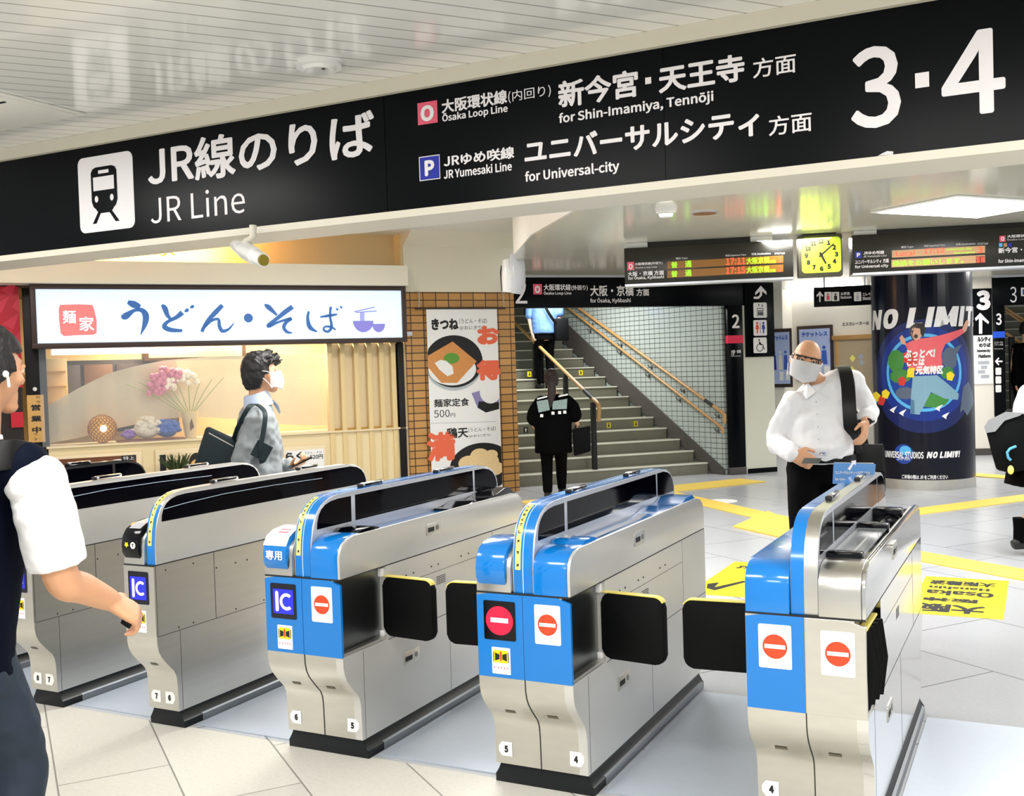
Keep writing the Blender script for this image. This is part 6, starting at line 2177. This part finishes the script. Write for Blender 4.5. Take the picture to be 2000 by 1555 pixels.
tr_ = T.part('trousers', fuse(b, .010, 2, .004, 9, 1, 'trousers'), 'trousers_black', body, ang=None)
bl = T.part('belt', MB().loft([(hipc+UP*.024-A_*.012, .189, .157, Rr), (hipc+UP*.056-A_*.014, .187, .157, Rr)], 28), 'leather_black', tr_)
T.part('buckle', MB().box(-.018, .018, -.004, .004, -.015, .015, .003).xf(Matrix.Translation(J(1608, 884, -.165)) @ basis(-A_)), 'chrome', bl)
shoe(T, ankR, -A_, body)
shoe(T, ankL, -A_, body)
wt = T.part('wristwatch', MB().tube([wrL.lerp(elL, .12)+(Rr*math.cos(t)+A_*math.sin(t))*.036 for t in [k*math.pi/8 for k in range(17)]], .011, 8, False), 'leather_black', body)
T.part('watch_face', MB().ball(wrL.lerp(elL, .12)-A_*.034+Rr*.012, (.019, .01, .019), 12), 'black_gloss', wt)
# his bag and card are things of their own
bgc = J(1684, 908, .14)
T = Thing('shoulder_bag', 'black shoulder bag hanging at the bald man\'s left hip on a wide strap', 'bag', base=(bgc.x, bgc.y, bgc.z-.16))
m_ = Matrix.Translation(bgc) @ basis(-A_)
bb = T.part('bag_body', MB().box(-.12, .10, -.055, .055, -.17, .11, .03, 3).xf(m_), 'bag_black')
T.part('zip', MB().box(-.10, .07, .054, .058, .07, .076).xf(m_), 'steel_worn', bb)
T.part('bag_flap', MB().box(-.11, .09, .05, .062, -.03, .12, .005).xf(m_), 'leather_black', bb)
T.part('shoulder_strap', strap(MB(), [J(1642, 722, .13), J(1645, 716, .03), J(1651, 726, -.075), J(1656, 752, -.12), J(1659, 800, -.16), J(1663, 845, -.14), J(1674, 885, .02)], .072, .012, Rr), 'leather_black', bb)
T.part('shoulder_strap', strap(MB(), [J(1642, 722, .13), J(1650, 735, .19), J(1672, 800, .24), J(1684, 860, .2), J(1692, 880, .12)], .06, .012, Rr), 'leather_black', bb)
cp = J(1585, 900, -.335)
cdx = (Rr*.95-A_*.3).normalized()
cm4 = Matrix((cdx, (-A_*.8-UP*.35-Rr*.25).normalized(), cdx.cross((-A_*.8-UP*.35-Rr*.25).normalized()))).transposed().to_4x4()
single('ticket_card', MB().box(-.045, .045, -.028, .028, -.001, .001).xf(Matrix.Translation(cp) @ cm4), mat('card_grey', '#3c423f', .3), 'thin dark card held in the bald man\'s right hand', 'card', base=tuple(cp))
# ---------------------------------------------------------------- 2 man in a grey jacket, walking right
D0 = 6.62
A_, Rr = dirs(505)
F_ = (Rr*.97+A_*.25).normalized()       # he walks to the right
S_ = Vector((F_.y, -F_.x, 0))           # his right side, towards us
if S_.dot(A_) > 0:
    S_ = -S_
feet = J(500, 900)
T = person('man in a grey jacket and mask walking past the noodle shop', (feet.x, feet.y, 0))
hc = J(509, 731)
HM = Matrix.Translation(hc) @ basis(F_+UP*.06) @ Matrix.Scale(1.1, 4)
hipc, chest, neck = J(506, 935), J(501, 836), J(505, 783)
shR, shL = J(497, 826, -.17), J(503, 822, .17)
elR, wrR = J(472, 905, -.2), J(505, 968, -.18)
elL, wrL = J(532, 905, .2), J(570, 911, .05)
hR, hL = hipc+S_*.085, hipc-S_*.085
ankR, ankL = Vector((hR.x, hR.y, .085))-F_*.22, Vector((hL.x, hL.y, .085))+F_*.26
knR, knL = hR.lerp(ankR, .48)+F_*.04, hL.lerp(ankL, .48)+F_*.07
b = MB()
head_shape(b, HM, 1.0)
b.loft([(HM @ Vector((0, -.02, -.05)), .055, .06, S_), (neck+UP*.01, .056, .060, S_), (neck-UP*.06, .09, .075, S_)], 16)
b.loft(torso_secs(hipc, chest, neck, S_, .14, .16, .10, .10), 20)
for pts, rr in (((shR, elR, wrR), (.045, .04, .028)), ((shL, elL, wrL), (.045, .04, .028)), ((hR, knR, ankR), (.075, .055, .038)), ((hL, knL, ankL), (.075, .055, .038))):
    limb(b, pts, rr)
hand(b, wrL, J(600, 900, .0)-wrL, UP, -A_*1, .55, 1.0)
hand(b, wrR, -UP+F_*.2, -S_*-1, F_, .4)
body = T.part('body', fuse(b, .0064, 2, name='body'), 'skin', ang=None)
eyes(T, HM, body)
mask(T, HM, body, 1.03)
b = hair_cap(HM, 1.0, -.68, .42, -.02, .016, .009, 7)
random.seed(8)
for k in range(46):
    t, z = random.uniform(-.4, math.pi+.4), random.uniform(.3, 1)
    c = math.sqrt(1-z*z)
    p = HM @ Vector((.08*c*math.sin(t-1.5), .03+.075*c*math.cos(t-1.5), .117*z))
    d = (p-hc).normalized()
    b.tube([p, p+d*.022+F_*.006, p+d*.034+F_*.018], [.012, .009, .003], 6)
T.part('hair', fuse(b, .0065, 1, name='hair'), 'hair_black', body)
b = MB()
b.loft([(hipc-UP*.20, .195, .145, S_), (hipc-UP*.02, .185, .135, S_), (hipc.lerp(chest, .5)+F_*.015, .180, .135, S_), (chest, .195, .132, S_), (chest.lerp(neck, .5), .178, .105, S_), (chest.lerp(neck, .82), .12, .08, S_), (neck-UP*.01, .078, .074, S_)], 24)
limb(b, (shR-S_*.01, shR.lerp(elR, .5), elR, elR.lerp(wrR, .5), wrR), (.078, .072, .062, .055, .047))
limb(b, (shL+S_*.01, shL.lerp(elL, .5), elL, elL.lerp(wrL, .5), wrL.lerp(elL, .1)), (.078, .07, .06, .053, .046))
jk = T.part('jacket', fuse(b, .009, 1, .016, 13, 5, 'jacket'), 'jacket_grey', body, ang=None)
c = MB()
c.loft([(neck-UP*.035, .092, .094, S_), (neck+UP*.03-F_*.012, .078, .082, S_), (neck+UP*.050-F_*.018, .070, .074, S_)], 24)
T.part('shirt_collar', c, 'shirt_paleblue', body)
c = MB()
c.flat([neck+F_*.075+S_*.03+UP*.01, neck+F_*.115+S_*.035-UP*.03, neck+F_*.128+S_*.04-UP*.075, neck+F_*.13+S_*.0-UP*.09, neck+F_*.085-S_*.02-UP*.0])
bmesh.ops.solidify(c.bm, geom=c.bm.faces[:], thickness=.012)
T.part('shirt_front', c, 'shirt_paleblue', body, ang=None)
b = MB()
b.loft([(hipc+UP*.03, .165, .125, S_), (hipc-UP*.10, .17, .125, S_)], 20)
limb(b, (hR-UP*.03, knR, ankR), (.10, .07, .058))
limb(b, (hL-UP*.03, knL, ankL), (.10, .07, .058))
T.part('trousers', fuse(b, .011, 2, .004, 9, 1, 'trousers'), 'trousers_black', body, ang=None)
shoe(T, ankR, F_, body)
shoe(T, ankL, F_, body)
bc_ = J(424, 872, -.02)
T = Thing('tote_bag', 'large dark slate shoulder bag on the back of the man in the grey jacket', 'bag', base=(bc_.x, bc_.y, bc_.z-.2))
b = MB()
q = [(403, 831), (462, 858), (464, 915), (376, 918)]
a4, c4 = [J(*p, -.13) for p in q], [J(*p, .07) for p in q]
for s_ in (a4, c4):
    pass
va, vc = [b.bm.verts.new(p) for p in a4], [b.bm.verts.new(p) for p in c4]
b._rings([va, vc])
bmesh.ops.bevel(b.bm, geom=b.bm.edges[:], offset=.025, segments=3, affect='EDGES', profile=.5)
bb = T.part('bag_body', b, 'bag_slate')
T.part('zip', MB().tube([J(408, 846, -.137), J(430, 858, -.14), J(456, 872, -.137)], .004, 6), 'steel_worn', bb)
T.part('shoulder_strap', strap(MB(), [J(455, 862, -.09), J(466, 832, -.20), J(485, 797, -.20), J(500, 790, -.14), J(514, 800, -.22), J(518, 815, -.27), J(514, 846, -.29), J(508, 880, -.3), J(512, 905, -.28)], .03, .008, F_), 'bag_slate', bb)
T.part('bag_tail', MB().prism([(0, 0), (.1, 0), (.1, .1), (0, .1)], 0, .02, 'z').xf(Matrix.Translation(J(518, 903, -.29)) @ basis(-A_) @ Matrix.Rotation(math.radians(90), 4, 'X') @ Matrix.Rotation(math.radians(30), 4, 'Z')), 'bag_slate', bb)
pc_ = J(586, 903, .0)
single('smartphone', MB().box(-.036, .036, -.072, .072, -.005, .005, .004).xf(Matrix.Translation(pc_) @ basis(F_+UP*.4)), 'black_gloss', 'dark smartphone in the hand of the man in the grey jacket', 'phone', base=tuple(pc_))
# ---------------------------------------------------------------- 3 student at the left edge, back to us
D0 = 2.95
A_, Rr = dirs(0)
F_ = (A_*.72+Rr*.69).normalized()
S_ = Vector((F_.y, -F_.x, 0))
base = J(-90, 1300)
T = person('student in a navy vest and white sleeves reaching his arm past the left gates', (base.x, base.y, 0))
hc = J(-27, 728)
HM = Matrix.Translation(hc) @ basis(Rr*.83+A_*.56-UP*.04) @ Matrix.Scale(1.04, 4)
hipc, chest, neck = J(-104, 1295), J(-80, 1015), J(-44, 872)
TS = (A_*.35+Rr*.94).normalized()
shR, shL = J(70, 940, -.03), J(-200, 955, .1)
elR, wrR = J(122, 1132, .02), J(214, 1172, .19)
elL, wrL = J(-250, 1150, .0), J(-210, 1330, .12)
hR, hL = hipc+TS*.085, hipc-TS*.085
ankR, ankL = Vector((hR.x, hR.y, .085))+F_*.04+Rr*.02, Vector((hL.x, hL.y, .085))-F_*.16
knR, knL = hR.lerp(ankR, .48)+F_*.09, hL.lerp(ankL, .48)+F_*.03
b = MB()
head_shape(b, HM, 1.0)
b.loft([(HM @ Vector((0, -.02, -.05)), .056, .06, S_), (neck+UP*.01, .058, .06, S_), (neck-UP*.06, .1, .08, S_)], 16)
b.loft(torso_secs(hipc, chest, neck, TS, .14, .16, .10, .10), 20)
for pts, rr in (((shR, shR.lerp(elR, .5), elR, elR.lerp(wrR, .4), wrR), (.054, .052, .049, .046, .033)), ((shL, elL, wrL), (.05, .042, .028)), ((hR, knR, ankR), (.075, .055, .038)), ((hL, knL, ankL), (.075, .055, .038))):
    limb(b, pts, rr)
hand(b, wrR, J(258, 1196, .23)-wrR, -UP*.8+A_*.45-Rr*.2, A_*.9+UP*.4, .62, 1.18)
hand(b, wrL, -UP, Rr, F_, .4)
body = T.part('body', fuse(b, .006, 2, name='body'), 'skin', ang=None)
eyes(T, HM, body)
b = hair_cap(HM, 1.0, -.62, .40, -.1, .014, .007, 11)
T.part('hair', fuse(b, .006, 1, name='hair'), 'hair_black', body)
T.part('earphone', MB().ball(HM @ Vector((.086, -.002, -.006)), .010, 12).tube([HM @ Vector((.088, .002, -.01)), HM @ Vector((.087, .008, -.04))], .004, 6), 'white_gloss', body)
b = MB()
b.loft([(neck-UP*.11, .15, .10, TS), (neck-UP*.03, .085, .08, TS), (neck+UP*.03-F_*.005, .072, .073, S_)], 22)
cut = shR.lerp(elR, .86)
b.ball(shR.lerp(elR, .02)+TS*.002, .083, 14)
b.loft([(shR.lerp(elR, .05)-TS*.02, .075, .07, TS), (shR.lerp(elR, .14), .082, .078, TS), (shR.lerp(elR, .3), .086, .082, TS), (shR.lerp(elR, .6), .084, .080, TS), (cut, .082, .076, TS)], 22)
limb(b, (shL+TS*.03, shL.lerp(elL, .45), shL.lerp(elL, .93)), (.082, .086, .074))
T.part('shirt', fuse(b, .008, 3, .006, 11, 2, 'shirt'), 'shirt_white', body, ang=None)
b = MB()
b.loft([(hipc-UP*.06, .178, .128, TS), (hipc+UP*.02, .180, .13, TS), (hipc.lerp(chest, .5), .182, .128, TS), (chest, .196, .13, TS), (chest.lerp(neck, .42)+TS*.012, .212, .112, TS), (chest.lerp(neck, .66)+TS*.015, .20, .095, TS), (chest.lerp(neck, .82)+TS*.01, .150, .082, TS), (chest.lerp(neck, .95), .085, .078, TS)], 26)
limb(b, (neck-UP*.08+TS*.03, shR.lerp(neck, .5)-UP*.01, shR.lerp(neck, .2)+UP*.012), (.07, .08, .078))
T.part('vest', fuse(b, .008, 3, .006, 10, 4, 'vest'), 'vest_navy', body, ang=None)
b = MB()
b.loft([(hipc+UP*.01, .176, .126, TS), (hipc-UP*.10, .18, .128, TS)], 20)
limb(b, (hR-UP*.04, knR, ankR), (.105, .085, .075))
limb(b, (hL-UP*.04, knL, ankL), (.105, .085, .075))
T.part('jeans', fuse(b, .010, 2, .012, 10, 6, 'jeans'), 'jeans_navy', body, ang=None)
shoe(T, ankR, F_, body)
shoe(T, ankL, F_, body)
T = Thing('backpack_strap', 'black shiny bag strap over the student\'s shoulder at the left edge', 'bag strap', base=tuple(J(0, 900)))
T.part('webbing', strap(MB(), [J(-150, 930, -.11), J(-90, 905, -.13), J(-30, 893, -.125), J(20, 888, -.09), J(55, 893, -.02), J(70, 910, .04)], .085, .014, UP*.8+F_*.3), 'leather_black')
b_ = J(-190, 1080, -.25)
T = Thing('backpack', 'black bag on the student\'s back just outside the left edge', 'bag', base=tuple(b_))
T.part('bag_body', MB().box(-.14, .14, -.07, .07, -.2, .2, .05, 3).xf(Matrix.Translation(b_) @ basis(F_)), 'bag_black')
kc = J(247, 1217, .22)
single('card_case', MB().box(-.018, .018, -.004, .004, -.011, .011, .003).xf(Matrix.Translation(kc) @ basis(F_) @ Matrix.Rotation(.5, 4, 'Y')), 'leather_black', 'small black card case held in the student\'s hand', 'card case', base=tuple(kc))


# ---------------------------------------------------------------- the people farther back share one builder
def figure(lab, D, px_, F_, head, hip, chest, neck, sh, el, wr, foot_z, step, top_m, low_m, skirt=None, hair='hair_black', skin='skin_pale', hs=1.0, sleeve=.06, wide=1.0, low_sleeve=1.0, baggy=0, shirt_drop=.05, legs=None, vox=.012):
    global D0
    D0 = D
    S_ = Vector((F_.y, -F_.x, 0))
    hipc, ch, nk = J(*hip), J(*chest), J(*neck)
    T = person(lab, (hipc.x, hipc.y, foot_z))
    hc = J(*head)
    HM = Matrix.Translation(hc) @ basis(F_) @ Matrix.Scale(hs, 4)
    shs, els, wrs = [J(*p) for p in sh], [J(*p) for p in el], [J(*p) for p in wr]
    sg = [1 if (q-nk).dot(S_) > 0 else -1 for q in shs]
    hips = [hipc+S_*.085*s for s in sg]
    ank = [J(*p) if legs else Vector((h.x, h.y, foot_z+.085))+F_*st_ for h, st_, p in zip(hips, step, legs or [0, 0])]
    kn = [h.lerp(a, .48)+F_*.05 for h, a in zip(hips, ank)]
    b = MB()
    head_shape(b, HM)
    b.loft([(HM @ Vector((0, -.02, -.05)), .052, .056, S_), (nk+UP*.01, .052, .055, S_), (nk-UP*.06, .085, .07, S_)], 14)
    b.loft(torso_secs(hipc, ch, nk, S_, .13, .14, .09, .09, shoulder=.14), 18)
    for q in zip(shs, els, wrs):
        limb(b, q, (.04, .036, .026), 10)
    for q in zip(hips, kn, ank):
        limb(b, q, (.07, .05, .036), 10)
    for w, e, s in zip(wrs, els, sg):
        hand(b, w, (w-e), -S_*s, F_, .5)
    body = T.part('body', fuse(b, .0075, 2, name='body'), skin, ang=None)
    eyes(T, HM, body)
    T.part('hair', fuse(hair_cap(HM, 1.0, -.6, .45, -.1, .014, .005, 5), .008, 1, name='hair'), hair, body)
    b = MB()
    b.loft([(hipc-UP*shirt_drop, .165*wide+baggy, .12+baggy, S_), (hipc+UP*.06, .165*wide+baggy, .122+baggy, S_), (hipc.lerp(ch, .6), .165*wide+baggy, .125+baggy*.7, S_), (ch, .178*wide, .12+baggy*.4, S_), (ch.lerp(nk, .5), .158*wide, .1, S_), (ch.lerp(nk, .85), .10, .075, S_), (nk-UP*.005, .068, .066, S_)], 20)
    for a, e, w in zip(shs, els, wrs):
        end = e.lerp(w, low_sleeve-1) if low_sleeve > 1 else a.lerp(e, low_sleeve)
        limb(b, (a.lerp(nk, .15), a.lerp(end, .5), end), (.068, sleeve, sleeve*.95), 12)
    T.part('shirt', fuse(b, vox, 2, .008, 10, 3, 'shirt'), top_m, body, ang=None)
    b = MB()
    if skirt:
        b.loft([(hipc+UP*.10, .15, .12, S_), (hipc, .19, .15, S_), (hipc-UP*skirt, .25, .20, S_)], 24)
        T.part('skirt', fuse(b, vox, 1, .008, 8, 2, 'skirt'), low_m, body, ang=None)
        for a, k_ in zip(ank, kn):
            s_ = MB()
            s_.loft([(a+UP*.16, .05, .05, S_), (a+UP*.08, .044, .046, S_), (a-UP*.03, .044, .05, S_)], 14)
            T.part('sock', s_, low_m, body)
    else:
        b.loft([(hipc+UP*.05, .150, .115, S_), (hipc-UP*.10, .162, .12, S_)], 18)
        for h, k_, a in zip(hips, kn, ank):
            limb(b, (h-UP*.03, k_, a+UP*.02), (.092, .068, .056), 12)
        T.part('trousers', fuse(b, vox, 2, .004, 9, 1, 'trousers'), low_m, body, ang=None)
    for a in ank:
        shoe(T, a, F_, body)
    return T, body, HM, hipc, ch, nk, S_


# 4 woman from behind at the foot of the stairs
A_, Rr = dirs(1082)
T, body, HM, hipc, ch, nk, S_ = figure('woman with a ponytail in a black printed shirt walking to the stairs', 12.45, 1082, A_, (1077, 742), (1081, 868), (1080, 806), (1079, 769),
    [(1052, 786), (1111, 784)], [(1042, 824), (1124, 816)], [(1052, 842, .2), (1128, 836, .05)], 0, (-.12, .16), 'cloth_black', 'trousers_black', hair='hair_brown', sleeve=.098, wide=1.1, low_sleeve=.82, baggy=.04, shirt_drop=.1)
T.part('ponytail', fuse(MB().loft([(J(1078, 735, -.10), .04, .04), (J(1078, 748, -.14), .045, .04), (J(1078, 765, -.15), .05, .035), (J(1076, 785, -.16), .035, .03), (J(1075, 797, -.16), .012, .012)], 14, Rr), .008, 1, .006, 14, name='ponytail'), 'hair_brown', body)
for q, m in ((((1048, 784), (1070, 780), (1074, 801), (1052, 806)), 'cloth_print'), (((1079, 784), (1108, 779), (1107, 799), (1079, 800)), 'cloth_print')):
    T.part('back_print', MB().flat([J(x, y, -.175) for x, y in q]), m, label='grey printed block', ang=None)
for x0, y0, x1, y1 in ((1049, 781, 1069, 776), (1091, 776, 1109, 772)):
    T.part('back_print', MB().flat([J(x0, y0, -.17), J(x1, y1, -.17), J(x1, y1-3, -.17), J(x0, y0-3, -.17)]), 'white', label='white line of print', ang=None)
for x, y in ((1080, 807), (1093, 806), (1103, 805), (1058, 812)):
    T.part('back_print', MB().flat([J(x-3, y-3, -.175), J(x+3, y-3, -.175), J(x+3, y+3, -.175), J(x-3, y+3, -.175)]), 'white', label='small white printed patch', ang=None)
bg = J(1136, 862, .03)
T = Thing('tote_bag', 'black tote bag hanging from the hand of the woman by the stairs', 'bag', base=(bg.x, bg.y, bg.z-.2))
b = MB()
va, vc = ([b.bm.verts.new(J(x, y, d)) for x, y in ((1117, 838), (1153, 831), (1154, 882), (1121, 891))] for d in (-.06, .1))
b._rings([list(va), list(vc)])
bmesh.ops.bevel(b.bm, geom=b.bm.edges[:], offset=.02, segments=2, affect='EDGES', profile=.5)
bb = T.part('bag_body', b, 'bag_black')
T.part('handle', MB().tube([J(1122, 838, 0), J(1127, 826, .02), J(1131, 834, .02)], .012, 8), 'leather_black', bb)
# 5 person on the stairs, cut off by the sign
F5 = (Vector((math.sin(math.radians(-46)), math.cos(math.radians(-46)), 0)))
kz = 8*SH
D5 = 15.0
for _ in range(30):
    v_ = (STA.I @ at(1064, 650, D5)).y
    D5 += (SV+7*SD+.13-v_)*.6
A_, Rr = dirs(1064)
T, body, HM, hipc, ch, nk, S_ = figure('person in a blue shirt and dark trousers climbing the stairs under the black sign', D5, 1064, F5, (1063, 512), (1064, 652), (1062, 590), (1062, 546),
    [(1040, 564), (1085, 564)], [(1033, 610), (1094, 606)], [(1040, 652, -.05), (1086, 640, .1)], kz, (.0, .0), 'shirt_blue', 'trousers_black', low_sleeve=1.15, wide=1.1, baggy=.02, shirt_drop=.0, sleeve=.07)
bg = J(1096, 644, -.06)
T = Thing('shoulder_bag', 'black shoulder bag at the side of the person climbing the stairs', 'bag', base=(bg.x, bg.y, bg.z-.16))
bb = T.part('bag_body', MB().box(-.11, .11, -.06, .06, -.17, .17, .03, 2).xf(Matrix.Translation(bg) @ basis(F5)), 'bag_black')
T.part('shoulder_strap', strap(MB(), [J(1043, 560, -.17), J(1058, 585, -.2), J(1072, 612, -.2), J(1086, 632, -.14)], .045, .008, Rr), 'leather_black', bb)
# 6 girl at the right edge
A_, Rr = dirs(2030)
F6 = (A_*.5+Rr*.87).normalized()
T, body, HM, hipc, ch, nk, S_ = figure('girl in a white shirt and black skirt cut off by the right edge', 8.05, 2030, F6, (2030, 690), (2018, 885), (2024, 800), (2028, 745),
    [(2002, 772, -.1), (2062, 770, .1)], [(1996, 826, -.14), (2076, 830, .1)], [(2020, 868, -.12), (2080, 880, .1)], 0, (-.1, .1), 'shirt_white', 'cloth_black', skirt=.24, low_sleeve=.9, sleeve=.075,
    legs=[(1992, 1052, -.02), (2046, 1050, .1)])
bg = J(1972, 866, -.1)
T = Thing('school_bag', 'large black and grey bag with a blue charm at the right edge', 'bag', base=(bg.x, bg.y, bg.z-.24))
b = MB()
pts = [(1923, 832), (1931, 822), (1964, 806), (2010, 810), (2012, 918), (1968, 923), (1946, 918), (1938, 890)]
va, vc = ([b.bm.verts.new(J(x, y, d)) for x, y in pts] for d in (-.24, .02))
b._rings([list(va), list(vc)])
bmesh.ops.bevel(b.bm, geom=b.bm.edges[:], offset=.02, segments=2, affect='EDGES', profile=.5)
bb = T.part('bag_body', b, 'bag_black')
b = MB()
pts = [(1922, 834), (1930, 821), (1964, 804.5), (2000, 806), (1992, 812), (1962, 822), (1944, 843), (1926, 846)]
va, vc = ([b.bm.verts.new(J(x, y, d)) for x, y in pts] for d in (-.252, .03))
b._rings([list(va), list(vc)])
T.part('bag_lid', b, 'bag_grey', bb)
T.part('handle', MB().tube([J(1962, 812, -.1), J(1968, 803, -.1), J(1990, 801, -.1), J(2004, 812, -.1)], .014, 8), 'leather_black', bb)
ch_ = T.part('charm_strap', MB().tube([J(1984, 872, -.26), J(1972, 877, -.27), J(1967, 884, -.27), J(1969, 894, -.27), J(1974, 899, -.27)], .010, 8), mat('charm_blue', '#58a9d6', .4), bb)
T.part('charm', MB().ball(J(1974, 918, -.275), (.022, .018, .034), 12), 'yellow_pale', ch_)
# 7 dark figure on the platform 3 stairs
A_, Rr = dirs(2003)
D7 = 16.0
for _ in range(30):
    v_ = (RW.I @ at(2003, 700, D7)).y
    D7 += (.4+.27*1.5-v_)*.5
T, body, HM, hipc, ch, nk, S_ = figure('person in black clothes on the platform 3 stairs at the right edge', D7, 2003, A_, (2002, 644), (2004, 755), (2004, 700), (2003, 668),
    [(1983, 680), (2024, 680)], [(1978, 718), (2028, 718)], [(1984, 752, -.05), (2026, 752, .1)], 2*SH, (.0, .0), 'cloth_black', 'trousers_black', low_sleeve=1.9, sleeve=.06, wide=.95)
